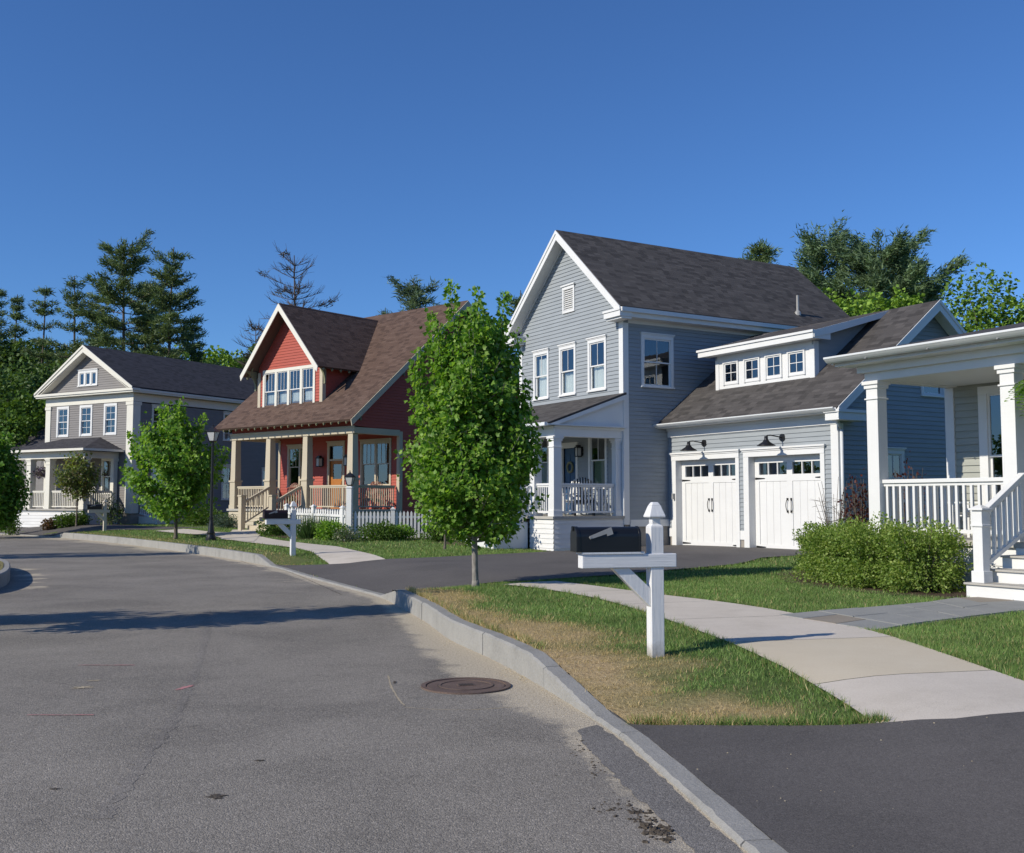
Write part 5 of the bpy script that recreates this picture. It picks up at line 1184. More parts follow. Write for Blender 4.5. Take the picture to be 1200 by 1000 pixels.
m = CH.mb(); m.extrude([(-.43, ey, 3.862), (-.43, 7.0, 3.862 + cs * 7.4), (-.43, 7.0, ez + cs * 7.45 - .03), (-.43, ey, ez - .03)], (.03, 0, 0)); m.extrude([(-.398, .0, 3.84), (-.398, 7.0, 3.84 + cs * 7.0), (-.398, 7.0, 3.87 + cs * 7.0), (-.398, .0, 3.87)], (.26, 0, 0)); m.build('rake_board', WH, rc)
m = CH.mb(); roof_slab(m, (-.45, ey - .03, ez), (xe1, ey - .03, ez), (xe1, 7.0, ez + cs * (7.03 - ey)), (-.45, 7.0, ez + cs * (7.03 - ey)), .05); roof_slab(m, (xe1, 14, ez), (-.45, 14, ez), (-.45, 7.0, ez + cs * (7.03 - ey)), (xe1, 7.0, ez + cs * (7.03 - ey)), .05); m.build('roof', M['roof_b'], rc)
m = CH.mb(); y = ey; gutter_run(m, -.47, xe1, y - .03, ez); m.build('gutter', M['gutter'], rc, bevel=.006)
m = CH.mb()
for x in (.35, 1.5, 2.65, 3.8): m.box(x - .012, x + .012, y - .10, y - .03, ez - .102, ez - .091)
m.build('gutter_strap', M['grey_metal'], rc)
railing(CH, (.10, .12), (2.27, .12), 1.97, 1.17, rc, WH, .128, .042, .07, .11)
railing(CH, (-.02, .24), (-.02, CW - .05), 1.97, 1.17, rc, WH, .128, .042, .07, .11)
railing(CH, (4.93, .12), (7.1, .12), 1.97, 1.17, rc, WH, .128, .042, .07, .11)
nst = 4; rz = (CZ - .345) / nst
for i in range(nst):
    zt = CZ - rz * i - .0; zt = CZ - rz * (i + 1) if True else zt
for i in range(3):
    zt = CZ - rz * (i + 1); ya = -.10 - .33 * i; yb = ya - .33
    xs0 = 2.50 - (.10 if i == 2 else .0)
    boxpart(CH, 'riser', WH, rc, [(xs0 + .02, 4.65, yb + .02, ya - .002 if i == 0 else ya + .018, zt - rz - (.25 if i == 2 else 0), zt - .03)])
    boxpart(CH, 'tread', M['deck'], rc, [(xs0, 4.67, yb - .015, ya - .003, zt - .028, zt)], bevel=.006)
boxpart(CH, 'riser', WH, rc, [(2.52, 4.65, -.098, -.06, CZ - rz, CZ - .085)])
for x in (2.58, 4.55):
    zt = CZ - rz * 3
    m = CH.mb(); yy = -.95; a = .074; m.box(x - a, x + a, yy - a, yy + a, zt, 1.50); m.box(x - a - .022, x + a + .022, yy - a - .022, yy + a + .022, zt + .001, zt + .16); m.box(x - a - .02, x + a + .02, yy - a - .02, yy + a + .02, 1.28, 1.31); m.box(x - a - .035, x + a + .035, yy - a - .035, yy + a + .035, 1.50, 1.53); m.taper(x, yy, 1.53, 1.57, a + .02, a + .02, .03, .03); m.build('newel_post', WH, rc, bevel=.006)
    railing(CH, (x, .02), (x, yy + .1), (2.03, 1.52), (1.20, .78), rc, WH, .13, .042, .07, .10)
# ------------------------------------------------------------------ plants
def unit(v): return v / np.maximum(np.linalg.norm(v, axis=-1, keepdims=True), 1e-9)
LEAF = {'maple': (np.array([(0, 0, 0), (.42, .12, .05), (.52, .50, .13), (.24, .58, .06), (0, 1, -.04), (-.24, .58, .06), (-.52, .50, .13), (-.42, .12, .05)]), [[0, 1, 2, 3, 4], [0, 4, 5, 6, 7]]),
        'oval': (np.array([(0, 0, 0), (.34, .35, .10), (.22, .75, .07), (0, 1, -.03), (-.22, .75, .07), (-.34, .35, .10)]), [[0, 1, 2, 3], [0, 3, 4, 5]]),
        'quad': (np.array([(0, 0, 0), (.45, .5, .12), (0, 1, 0), (-.45, .5, .12)]), [[0, 1, 2], [0, 2, 3]]),
        'blade': (np.array([(-.5, 0, 0), (.5, 0, 0), (0, 1, 0)]), [[0, 1, 2]])}
def leaves(name, pos, tip, nrm, size, col, mat, parent, shape='maple', width=1.0):
    tv, tf = LEAF[shape]; n = len(pos); k = len(tv)
    y = unit(tip); x = unit(np.cross(y, nrm)); z = np.cross(x, y); size = np.asarray(size).reshape(-1, 1, 1)
    width = np.broadcast_to(np.asarray(width, float).reshape(-1, 1, 1) if np.ndim(width) else np.array([[[width]]]), (n, 1, 1))
    V = pos[:, None, :] + size * (tv[None, :, 0, None] * width * x[:, None, :] + tv[None, :, 1, None] * y[:, None, :] + tv[None, :, 2, None] * z[:, None, :])
    idx = []; sz = []
    base = (np.arange(n) * k)[:, None]
    order = np.concatenate([np.array(f) for f in tf]); idx = (base + order[None, :]).ravel(); sz = np.tile([len(f) for f in tf], n)
    return np_mesh(name, V.reshape(-1, 3), sz, idx, mat, parent, np.repeat(col, k, axis=0))
def mixcol(rng, n, cols, p=None):
    cols = np.array(cols); a = rng.choice(len(cols), n, p=p); b = rng.choice(len(cols), n, p=p); t = rng.random((n, 1))
    return np.clip((cols[a] * (1 - t) + cols[b] * t) * rng.uniform(.8, 1.2, (n, 1)), 0, 1)
def prof(stops): xs = [q[0] for q in stops]; ys = [q[1] for q in stops]; return lambda t: np.interp(t, xs, ys)
def tubes(mb, pts, r0, r1, n=6):
    for i in range(len(pts) - 1):
        a = r0 + (r1 - r0) * i / (len(pts) - 1); b = r0 + (r1 - r0) * (i + 1) / (len(pts) - 1); mb.tube(pts[i], pts[i + 1], a, b, n, caps=False)

def leafy_tree(name, x, y, ht, env, z0, nb, lpt, lsize, cols, label, cat='tree', group=None, seed=1, bend=0.0, trunk_r=.05, bark='bark', up=.9, shoots=(), spread=.10, mat='leaf', shape='maple', sub=True, twig=.085, gaps=.0, cz=None, pcol=None, droop=.35):
    """trunk with ascending limbs; leaves grow in tufts along every limb and side shoot. env(z): crown radius"""
    rng = np.random.default_rng(seed); zb = h1(x, y) if cz is None else cz
    root = empty(name, (x, y, zb), 0, label, cat, group)
    m = MB(); P = []; lean = rng.normal(0, .012, 2) + np.array([bend, 0])
    zt = ht * .80
    for i in range(9):
        z = zt * i / 8; P.append((lean[0] * z + .03 * math.sin(z * 1.1 + seed) * trunk_r * 8, lean[1] * z, z))
    tubes(m, P, trunk_r, trunk_r * .25, 9); m.lathe([(trunk_r * 1.45, -.06), (trunk_r * 1.15, .05), (trunk_r, .12)], (0, 0), 9)
    pos = []; tipd = []
    def trunk_at(z): return np.array([np.interp(z, [p[2] for p in P], [p[0] for p in P]), np.interp(z, [p[2] for p in P], [p[1] for p in P]), z])
    def limb(a, b, c, r0, n=7):
        return [a * (1 - t) ** 2 + 2 * b * t * (1 - t) + c * t * t for t in np.linspace(0, 1, n)]
    def tufts(pts, start, dens, sp):
        pts = np.array(pts); sg = np.linalg.norm(np.diff(pts, axis=0), axis=1); l = np.concatenate([[0], np.cumsum(sg)])
        for s_ in np.arange(start * l[-1], l[-1] + 1e-3, dens):
            q = np.array([np.interp(s_, l, pts[:, j]) for j in range(3)]); d = np.array([np.interp(min(s_ + .05, l[-1]), l, pts[:, j]) for j in range(3)]) - np.array([np.interp(max(s_ - .05, 0), l, pts[:, j]) for j in range(3)])
            d = d / max(np.linalg.norm(d), 1e-6)
            k = max(1, rng.poisson(lpt))
            o = rng.normal(0, sp, (k, 3)); pos.append(q + o); tipd.append(unit(o + d * .05 + 1e-6))
    for i in range(nb):
        f = (i + rng.random()) / nb; zs = z0 * .9 + (zt * .92 - z0 * .9) * f ** 1.1; az = i * 2.399 + rng.normal(0, .35)
        ze = min(ht * .97, zs + up * (.25 + rng.random() * .75) * env(zs) * 1.2 + .05); r = float(env(ze)) * rng.uniform(.72, 1.06)
        if rng.random() < gaps: r *= .55
        a = trunk_at(zs); c = np.array([a[0] + r * math.cos(az), a[1] + r * math.sin(az), ze]); b = a * .45 + c * .55 + np.array([0, 0, -.18 * r * up])
        pts = limb(a, b, c, 1); tubes(m, [tuple(p) for p in pts], trunk_r * (.34 - .14 * f), trunk_r * .06, 5); tufts(pts, .28, twig, spread)
        if sub:
            for t in (.45, .62, .8):
                q = pts[int(t * 6)]; az2 = az + rng.choice([-1, 1]) * rng.uniform(.5, 1.3); ln = r * rng.uniform(.28, .55)
                e = q + np.array([ln * math.cos(az2), ln * math.sin(az2), ln * rng.uniform(.1, .9) * up])
                p2 = limb(q, (q + e) / 2 + np.array([0, 0, -.06 * ln]), e, 1, 5); tubes(m, [tuple(p) for p in p2], trunk_r * .12, trunk_r * .04, 4); tufts(p2, .25, twig * 1.1, spread)
    for (sx, sy, s0, s1) in shoots:                         # upright leaders
        a = np.array([sx * .55, sy * .55, s0]); c = np.array([sx, sy, s1]); pts = limb(a, (a + c) / 2 + np.array([sx * .2, sy * .2, 0]), c, 1)
        tubes(m, [tuple(p) for p in pts], trunk_r * .2, trunk_r * .05, 5); tufts(pts, .1, twig * .62, spread * .62)
    m.build('trunk', M[bark], root, smooth=True)
    pos = np.concatenate(pos); tipd = np.concatenate(tipd); n = len(pos)
    nr = unit(np.column_stack([rng.normal(0, .55, n), rng.normal(0, .55, n), np.full(n, .45)]) + 0.9 * unit(pos * np.array([1, 1, 0]) + 1e-6))
    tipd = unit(tipd + np.column_stack([rng.normal(0, .3, n), rng.normal(0, .3, n), rng.normal(-droop, .25, n)]))
    col = mixcol(rng, n, cols, pcol)
    leaves('crown', pos, tipd, nr, lsize * rng.uniform(.6, 1.25, n), col, M[mat], root, shape)
    return root

G_MAPLE = [(.075, .19, .018), (.135, .29, .03), (.21, .38, .05), (.30, .46, .085)]
G_MID = [(.05, .11, .016), (.085, .165, .026), (.13, .22, .04)]
G_FAR = [(.05, .10, .026), (.085, .155, .038), (.13, .21, .052)]
G_LIGHT = [(.14, .25, .03), (.21, .35, .048), (.29, .44, .075)]
tx, ty = -.595, 17.1
leafy_tree('street_tree', tx, ty, 5.0, prof([(.6, .3), (.9, .72), (1.3, 1.0), (2.0, 1.08), (2.8, 1.02), (3.3, .86), (3.8, .58), (4.2, .34), (4.6, .2), (5, .1)]), .80, 130, 15.0, .076, G_MAPLE,
           'young green maple on the verge in front of the garage driveway', seed=3, trunk_r=.055, bark='bark_pale', up=1.0, spread=.075, twig=.125, bend=-.035,
           shoots=[(-.40, -.05, 3.0, 5.0), (.04, -.1, 3.1, 4.85), (.45, .0, 2.9, 4.78), (-.74, .1, 2.7, 4.5), (.66, -.1, 2.3, 4.15), (-.2, .25, 3.0, 4.5), (.25, .3, 2.8, 4.35), (-.6, -.3, 2.6, 4.2), (.80, .1, 1.6, 3.3), (-1.0, -.1, 1.7, 3.7), (-.95, .2, 1.9, 3.9), (.2, -.35, 2.8, 4.3), (.92, -.1, 1.3, 2.6)])
x, y = atd(208, 37.6)
leafy_tree('street_tree', x, y, 4.95, prof([(.7, .5), (1.2, 1.5), (2.0, 1.8), (2.8, 1.75), (3.6, 1.35), (4.3, .85), (4.9, .25)]), .8, 68, 12, .125, G_MAPLE, 'spreading green maple on the verge beside the black street lamp', seed=8, trunk_r=.07, up=.8, spread=.11, twig=.2, gaps=.4,
           shoots=[(-.6, 0, 3.2, 4.8), (.1, 0, 3.4, 5.05), (.9, 0, 2.8, 4.5), (1.75, 0, 1.9, 3.3), (-1.7, 0, 2.2, 3.9), (-1.9, .1, 1.8, 2.7), (-1.6, .1, 2.6, 3.2)])
x, y = atd(92, 50.2)
leafy_tree('ornamental_tree', x, y, 3.6, prof([(1.5, .4), (1.9, .85), (2.5, 1.05), (3.1, .85), (3.6, .3)]), 1.6, 36, 5.5, .115, [(.11, .17, .04), (.17, .24, .055), (.22, .25, .07), (.15, .12, .06)], 'small dark olive ornamental tree before the grey house porch', seed=12, trunk_r=.045, up=.9, spread=.13, twig=.12)
x, y = atd(-8, 46)
leafy_tree('street_tree', x, y, 5.0, prof([(.5, .7), (1.2, 1.35), (2.4, 1.45), (3.6, 1.1), (5, .3)]), .5, 84, 9, .15, [(.075, .18, .022), (.125, .27, .034), (.19, .35, .05)], 'full green tree at the left edge hiding the grey house porch end', seed=15, trunk_r=.07, up=.8, spread=.15, twig=.13)
# trees on and beyond the island, left of the frame, that shade the road
leafy_tree('street_tree', -12.35, 11.35, 5.2, prof([(.9, .5), (1.6, .85), (2.6, .9), (3.8, .7), (5.2, .2)]), 1.0, 70, 6, .11, G_MAPLE, 'young maple just outside the left edge that shades the near road', seed=21, trunk_r=.06, up=1.1, spread=.1, twig=.11)
leafy_tree('street_tree', -7.45, 12.75, 4.9, prof([(.9, .5), (1.6, .8), (2.6, .85), (3.8, .62), (4.8, .2)]), 1.0, 64, 6, .11, G_MAPLE, 'slim young maple outside the left edge beside the near road shadow', seed=22, trunk_r=.055, up=1.1, spread=.1, twig=.11)
leafy_tree('street_tree', -17.7, 28.4, 6.6, prof([(1.4, .5), (2.4, .8), (3.8, .85), (5.4, .6), (7, .2)]), 1.5, 48, 4, .13, G_MAPLE, 'young maple left of the frame just beyond the planted island', seed=23, trunk_r=.07, up=1.1, spread=.12, twig=.13)
leafy_tree('street_tree', -22.0, 27.6, 7.6, prof([(1.4, .5), (2.6, .75), (4.2, .8), (6.0, .6), (7.6, .2)]), 1.1, 46, 4, .13, G_MAPLE, 'taller maple left of the frame across the road from the red house', seed=24, trunk_r=.06, up=1.1, spread=.12, twig=.13)

def blob_tree(name, x, y, ht, rx, ry, z0, n, lsize, cols, label, group=None, seed=1, lobes=14, mat='leaf_far', zb=None, trunk_r=.16, cat='tree', sparse=1.0, shape='quad'):
    """broadleaf tree far off: limbs that end in leaf clumps of uneven size"""
    rng = np.random.default_rng(seed); zb = .4 if zb is None else zb
    root = empty(name, (x, y, zb), 0, label, cat, group); m = MB()
    tubes(m, [(0, 0, 0), (.1, 0, ht * .3), (0, .1, ht * .72)], trunk_r, trunk_r * .3, 7)
    C = []; 
    for i in range(lobes):
        az = i * 2.399 + rng.normal(0, .3); f = rng.random(); z = z0 + (ht - z0) * (.08 + .84 * ((i + rng.random()) / lobes)); rr_ = math.sqrt(max(.05, 1 - ((z - (z0 + (ht - z0) * .42)) / ((ht - z0) * .6)) ** 2)) * (.35 + .5 * f)
        c = np.array([rx * rr_ * math.cos(az), ry * rr_ * math.sin(az), z]); C.append((c, rng.uniform(.26, .46)))
        tubes(m, [(0, 0, max(.5, z * .55)), tuple(c * np.array([.5, .5, 1]) + np.array([0, 0, -.12 * (z)]) * .5), tuple(c)], trunk_r * .35, trunk_r * .08, 5)
    m.build('trunk', M['bark'], root, smooth=True)
    P = []; D = []
    for c, s_ in C:
        k = int(n / lobes * rng.uniform(.6, 1.4)); d = unit(rng.normal(0, 1, (k, 3))); rad = rng.uniform(.25, 1.0, (k, 1)) ** .45 * (1 + .35 * np.sin(d[:, :1] * 5 + i) * np.cos(d[:, 2:] * 4))
        P.append(c + d * rad * np.array([rx, ry, (ht - z0) * .42]) * s_ * 1.15); D.append(d)
    P = np.concatenate(P); D = np.concatenate(D); k = rng.random(len(P)) < sparse; P = P[k]; D = D[k]; n = len(P)
    tip = unit(D + rng.normal(0, .6, (n, 3)) + np.array([0, 0, -.3])); nr = unit(rng.normal(0, .55, (n, 3)) + np.array([0, 0, .5]) + .8 * D)
    leaves('crown', P, tip, nr, lsize * rng.uniform(.6, 1.3, n), mixcol(rng, n, cols), M[mat], root, shape)
    return root

def pine(x, y, ht, rmax, z0, label, seed, pr=None, whorl=.95, dens=1.0, dead=False, zb=.45, group='tall pines behind the houses', cols=None, lean=(0, 0), asym=None, name='pine_tree', tuft=1.0, rise=0.0, puff=.6):
    rng = np.random.default_rng(seed); root = empty(name, (x, y, zb), 0, label, 'tree', group); m = MB(); P = []
    pr = pr or prof([(0, .75), (.15, 1.0), (.45, .85), (.75, .55), (.93, .3), (1, .08)])
    tr = ht * .0115
    for i in range(8): z = ht * i / 7; P.append((lean[0] * z + .1 * math.sin(z * .4 + seed), lean[1] * z, z))
    tubes(m, P, tr, tr * .15, 7); zz = [p[2] for p in P]
    pos = []; dr = []; z = z0
    while z < ht - .3:
        t = (z - z0) / (ht - z0); nbr = rng.integers(3, 6); a0 = rng.random() * 6.28; ctr = np.array([np.interp(z, zz, [p[0] for p in P]), np.interp(z, zz, [p[1] for p in P]), z])
        for i in range(nbr):
            az = a0 + i * 6.283 / nbr + rng.normal(0, .3); ln = rmax * float(pr(t)) * rng.choice([rng.uniform(.35, .7), rng.uniform(.75, 1.15)])
            if asym: ln *= 1 + asym * math.cos(az)
            el = rng.uniform(-.12, .22) + .5 * t ** 2 + rise * rng.uniform(.3, 1.2); end = ctr + np.array([ln * math.cos(az), ln * math.sin(az), ln * math.tan(el)]); mid = (ctr + end) / 2 + np.array([0, 0, -.07 * ln])
            pts = [ctr * (1 - s_) ** 2 + 2 * mid * s_ * (1 - s_) + end * s_ * s_ for s_ in np.linspace(0, 1, 5)]; tubes(m, [tuple(p) for p in pts], max(.025, tr * .28 * (1 - .6 * t)), .014, 4)
            nt = max(3, int(ln * 5.2 * dens))
            for s_ in np.linspace(.30 if ln > 1.2 else .1, 1.0, nt):
                q = ctr * (1 - s_) ** 2 + 2 * mid * s_ * (1 - s_) + end * s_ * s_; sg = rng.choice([-1, 1]); off = ln * .26 * rng.random() * (1.15 - s_)
                v = np.array([-math.sin(az), math.cos(az), 0]) * sg * off + np.array([0, 0, rng.uniform(-.02, .16)])
                if dead: 
                    for _k in range(2): m.tube(tuple(q), tuple(q + v * rng.uniform(.8, 2.2) + np.array([math.cos(az) * rng.uniform(.2, .6), math.sin(az) * rng.uniform(.2, .6), rng.uniform(-.05, .55)])), .017, .006, 3, caps=False)
                    if rng.random() < .965: continue
                pos.append(q + v); dr.append((math.cos(az) * .7 + v[0], math.sin(az) * .7 + v[1], .35))
        z += whorl * rng.uniform(.55, 1.35) * (1 - .35 * t)
    m.build('trunk', M['bark_pine'], root, smooth=True)
    pos = np.array(pos); dr = unit(np.array(dr)); k = int(26 * tuft); n = len(pos) * k
    pos = np.repeat(pos, k, 0) + rng.normal(0, .19, (n, 3)) * np.array([1, 1, puff]); tip = unit(np.repeat(dr, k, 0) * .8 + rng.normal(0, .6, (n, 3)) * np.array([1, 1, .75]))
    cols = cols or [(.06, .105, .055), (.095, .15, .07), (.14, .195, .085), (.18, .235, .10)]
    ttone = np.repeat(rng.uniform(.72, 1.3, (len(pos) // k, 1)), k, 0)
    leaves('crown', pos, tip, rng.normal(0, 1, (n, 3)), rng.uniform(.26, .46, n), mixcol(rng, n, cols) * ttone, M['needle'], root, 'blade', .22)
    return root
def P_at(px, D): return atd(px, D)
def ph(py, D, zb=.45): return zat(py, D) - zb
FP = 'tall pines behind the grey house'
for (px, D, topy, rm, z0f, sd_, kw) in (
    (-8, 84, 338, 2.0, .35, 31, dict(dens=.7)), (13, 88, 343, 1.3, .42, 32, dict(dens=.55, whorl=1.2)), (46, 82, 337, 1.9, .42, 33, dict(dens=.75, whorl=1.15)), (82, 80, 321, 2.4, .40, 34, dict(dens=.8, whorl=1.25)),
    (141, 78, 280, 4.3, .34, 35, dict(asym=.12, pr=prof([(0, .6), (.25, .9), (.5, .75), (.62, .95), (.72, .45), (.9, .5), (.96, .45), (1, .1)]))), (168, 84, 330, 3.0, .3, 36, dict()),
    (197, 76, 286, 3.6, .30, 37, dict(pr=prof([(0, 1.05), (.12, 1.0), (.3, .85), (.5, .62), (.75, .45), (.9, .34), (1, .1)]))), (112, 86, 362, 2.8, .3, 38, dict()), (222, 82, 372, 2.8, .3, 39, dict())):
    X_, Y_ = P_at(px, D); hh = ph(topy, D)
    lab = {-8: 'dark pine cut by the left edge, leftmost of the tall pines', 13: 'thin sparse pine, second from the left edge', 46: 'slender pine with rounded top, third from the left edge', 82: 'pine with layered flat branches left of the grey gable', 141: 'tallest pine with long side branches right behind the grey gable', 168: 'shorter pine between the two tallest pines', 197: 'tall full pine rising from the grey roof, right of the tallest pine', 112: 'low pine behind the peak of the grey gable', 222: 'low pine at the right end of the group behind the grey roof'}[px]
    pine(X_, Y_, hh, rm, hh * z0f, lab, sd_, group=FP, **kw)
x, y = P_at(343, 74); pine(x, y, ph(296, 74), 3.6, ph(296, 74) * .45, 'bare dead pine with thin twigs behind the red house', 41, dead=True, group=None, cols=[(.09, .05, .03), (.06, .06, .03)], pr=prof([(0, 1.1), (.3, 1.05), (.6, .75), (.85, .5), (1, .15)]), whorl=.75)
x, y = P_at(296, 74); pine(x, y, ph(378, 74), 2.0, ph(378, 74) * .5, 'short dead snag with a few twigs left of the red gable', 47, dead=True, group=None, cols=[(.05, .06, .03)], whorl=.8)
x, y = P_at(485, 70); pine(x, y, ph(325, 70), 2.6, ph(325, 70) * .4, 'bluish pine peeking over the red house ridge', 42, group=None, cols=[(.09, .14, .10), (.13, .19, .12), (.17, .23, .13)], pr=prof([(0, 1), (.6, .9), (.85, .65), (1, .3)]))
x, y = P_at(612, 66); pine(x, y, ph(338, 66), 2.0, ph(338, 66) * .4, 'dark pine half hidden left of the blue-grey gable', 43, group=None)
x, y = P_at(893, 66); pine(x, y, ph(283, 66), 2.6, 6, 'pine tip showing above the blue-grey roof ridge', 44, group=None, cols=[(.09, .14, .06), (.13, .19, .08), (.17, .24, .10)], pr=prof([(0, 1), (.6, .9), (.85, .6), (1, .2)]))
GP = [(.11, .175, .095), (.16, .24, .125), (.215, .305, .155), (.075, .12, .07)]
x, y = P_at(1034, 60); pine(x, y, ph(298, 60), 4.2, 7.5, 'big spreading pine above the garage roof, tallest on the right', 45, group=None, cols=GP, pr=prof([(0, .9), (.3, 1.05), (.6, 1.0), (.85, .8), (.97, .45), (1, .2)]), dens=1.3, whorl=.62, tuft=1.4, rise=.2, puff=.85)
x, y = P_at(967, 62); pine(x, y, ph(285, 62), 2.6, 7.0, 'shorter pine left of the big spreading pine', 46, group=None, cols=GP, pr=prof([(0, 1), (.5, 1.05), (.85, .85), (1, .3)]), whorl=.62, dens=1.3, rise=.3, puff=1.1)
x, y = P_at(1092, 68); pine(x, y, ph(316, 68), 2.6, 6.0, 'thin bluish pine between the big pine and the right-hand tree', 48, group=None, cols=[(.07, .11, .10), (.10, .15, .12)], dens=.7)
# broadleaf background
FB_ = 'broadleaf trees behind the houses'
for (px, D, topy, rx, z0, n, cl, lab, sd_, nm) in (
    (-2, 66, 428, 4.6, 1.0, 6500, G_FAR, 'dense green tree at the left edge below the pines', 51, 'broadleaf_tree'), (24, 62, 470, 3.6, .6, 5200, G_MID, 'leafy tree left of the grey house wall', 52, 'broadleaf_tree'), (52, 72, 440, 4.2, .8, 6000, G_FAR, 'dark tree close behind the grey gable', 53, 'broadleaf_tree'),
    (100, 90, 418, 6, 2, 6000, G_FAR, 'dark broad tree far behind the grey gable peak', 62, 'broadleaf_tree'), (-14, 84, 400, 6, 1, 6500, G_FAR, 'tall dark tree behind the leftmost pines', 63, 'broadleaf_tree'), (20, 90, 412, 6, 1, 6500, G_FAR, 'dark green tree filling between the thin pines', 64, 'broadleaf_tree'), (62, 92, 408, 6, 1, 6500, G_FAR, 'dark tree mass below the layered pine', 65, 'broadleaf_tree'),
    (250, 92, 412, 4.5, 4, 5200, G_LIGHT, 'light green tree top above the right end of the grey roof', 54, 'broadleaf_tree'), (285, 96, 416, 4.6, 4, 5200, G_MID, 'green tree top left of the red gable', 55, 'broadleaf_tree'),
    (992, 46, 352, 2.2, 4.0, 4600, G_LIGHT, 'bright yellow-green tree over the dormer roof', 56, 'broadleaf_tree'), (1052, 48, 350, 2.0, 4.0, 4600, G_LIGHT, 'bright green tree below the big spreading pine', 57, 'broadleaf_tree'),
    (1154, 44, 326, 2.0, 4.6, 4200, G_MID[1:] + G_LIGHT[:2], 'airy green tree above the porch house roof, sky showing through', 58, 'broadleaf_tree'), (1222, 48, 345, 1.7, 4.5, 2600, G_LIGHT, 'green tree at the right edge above the porch roof', 59, 'broadleaf_tree'),
    (560, 84, 372, 4, 3, 4000, G_FAR, 'dark tree behind the red house seen over the young maple', 60, 'broadleaf_tree')):
    X_, Y_ = P_at(px, D); blob_tree(nm, X_, Y_, ph(topy, D), rx, rx, z0, n * 2.6, .0038 * D, cl, lab, FB_, sd_, sparse=.6 if px == 1154 else 1)

def shrub(name, x, y, rx, ry, ht, n, lsize, cols, label, cat='shrub', group=None, seed=1, shape='oval', mat='leaf', upright=0.0, twigs=14, pcol=None, zb=None, power=.5, boxy=1.0):
    rng = np.random.default_rng(seed); zb = h1(x, y) if zb is None else zb; root = empty(name, (x, y, zb), 0, label, cat, group); m = MB()
    for i in range(twigs):
        a = rng.random() * 6.28; r = rng.random() ** .5 * .8; p = [(rx * .12 * math.cos(a), ry * .12 * math.sin(a), -.03), (rx * r * .6 * math.cos(a), ry * r * .6 * math.sin(a), ht * .45), (rx * r * math.cos(a), ry * r * math.sin(a), ht * rng.uniform(.75, 1.0))]; tubes(m, p, .012, .004, 4)
    m.build('stem', M['bark'], root)
    d = rng.normal(0, 1, (n, 3)); d = unit(d); rad = rng.uniform(0, 1, (n, 1)) ** power
    lump = 1 + .16 * np.sin(d[:, :1] * 6 + seed) * np.cos(d[:, 1:2] * 5 - seed) + .12 * np.sin(d[:, 2:] * 7 + d[:, :1] * 9) + .06 * np.sin(d[:, 1:2] * 19) * np.sin(d[:, :1] * 17 + 1)
    db = np.sign(d) * np.abs(d) ** boxy
    pos = db * rad * lump * np.array([rx, ry, ht * .56]) + np.array([0, 0, ht * .5]); k = pos[:, 2] > .01; pos = pos[k]; d = d[k]; n = len(pos)
    tip = unit(d + rng.normal(0, .6, (n, 3)) + np.array([0, 0, upright])); nr = unit(rng.normal(0, .6, (n, 3)) + np.array([0, 0, .5]) + .8 * d)
    leaves('foliage', pos, tip, nr, lsize * rng.uniform(.6, 1.3, n), mixcol(rng, n, cols, pcol), M[mat], root, shape)
    return root
def tuft_plant(name, x, y, r, ht, n, wd, cols, label, cat='plant', group=None, seed=1):
    rng = np.random.default_rng(seed); root = empty(name, (x, y, h1(x, y)), 0, label, cat, group)
    a = rng.random(n) * 6.28; q = rng.random(n) ** .5 * r * .6; pos = np.column_stack([q * np.cos(a), q * np.sin(a), np.full(n, -.02)])
    tip = unit(np.column_stack([np.cos(a) * .35 + rng.normal(0, .2, n), np.sin(a) * .35 + rng.normal(0, .2, n), np.ones(n)]))
    leaves('foliage', pos, tip, np.column_stack([np.cos(a), np.sin(a), np.zeros(n)]) + rng.normal(0, .3, (n, 3)), ht * rng.uniform(.5, 1.1, n), mixcol(rng, n, cols), M['leaf'], root, 'blade', wd)
    return root
# hedge of clipped shrubs round the right-hand porch
HG = [(.12, .20, .036), (.19, .30, .058), (.27, .39, .085), (.36, .44, .13)]
for i, (lx, ly, rx, ht, lab) in enumerate(((-2.35, 1.65, .62, .68, 'loose round shrub at the far end of the porch hedge, nearest the garage'), (-1.35, .75, .68, .80, 'leafy shrub in the porch hedge, second from the garage end'), (-.45, -.35, .66, .90, 'leafy shrub hiding the foot of the white corner column'), (.55, -.72, .66, .93, 'leafy shrub below the middle of the white porch railing'), (1.45, -.78, .62, .93, 'leafy shrub of the porch hedge touching the stair newel post'))):
    x, y = CH.world(lx, ly); shrub('hedge_shrub', x, y, rx, rx * .92, ht, 14000, .040, HG, lab, 'shrub', 'shrubs in front of the white porch', 70 + i, power=.42, boxy=.66)
x, y = 6.85, 20.6
shrub('red_leaf_shrub', x, y, .42, .4, 1.75, 900, .065, [(.10, .025, .02), (.16, .05, .04), (.07, .03, .03)], 'dark red leaved shrub between garage corner and porch column', seed=81, twigs=26, upright=.6, power=.6)
x, y = 8.22, 21.6
shrub('red_leaf_shrub', x, y, .5, .45, 2.0, 620, .07, [(.12, .035, .03), (.18, .06, .05), (.07, .03, .03)], 'dark red shrub behind the porch railing against the blue wall', seed=82, twigs=22, upright=.6, power=.6)
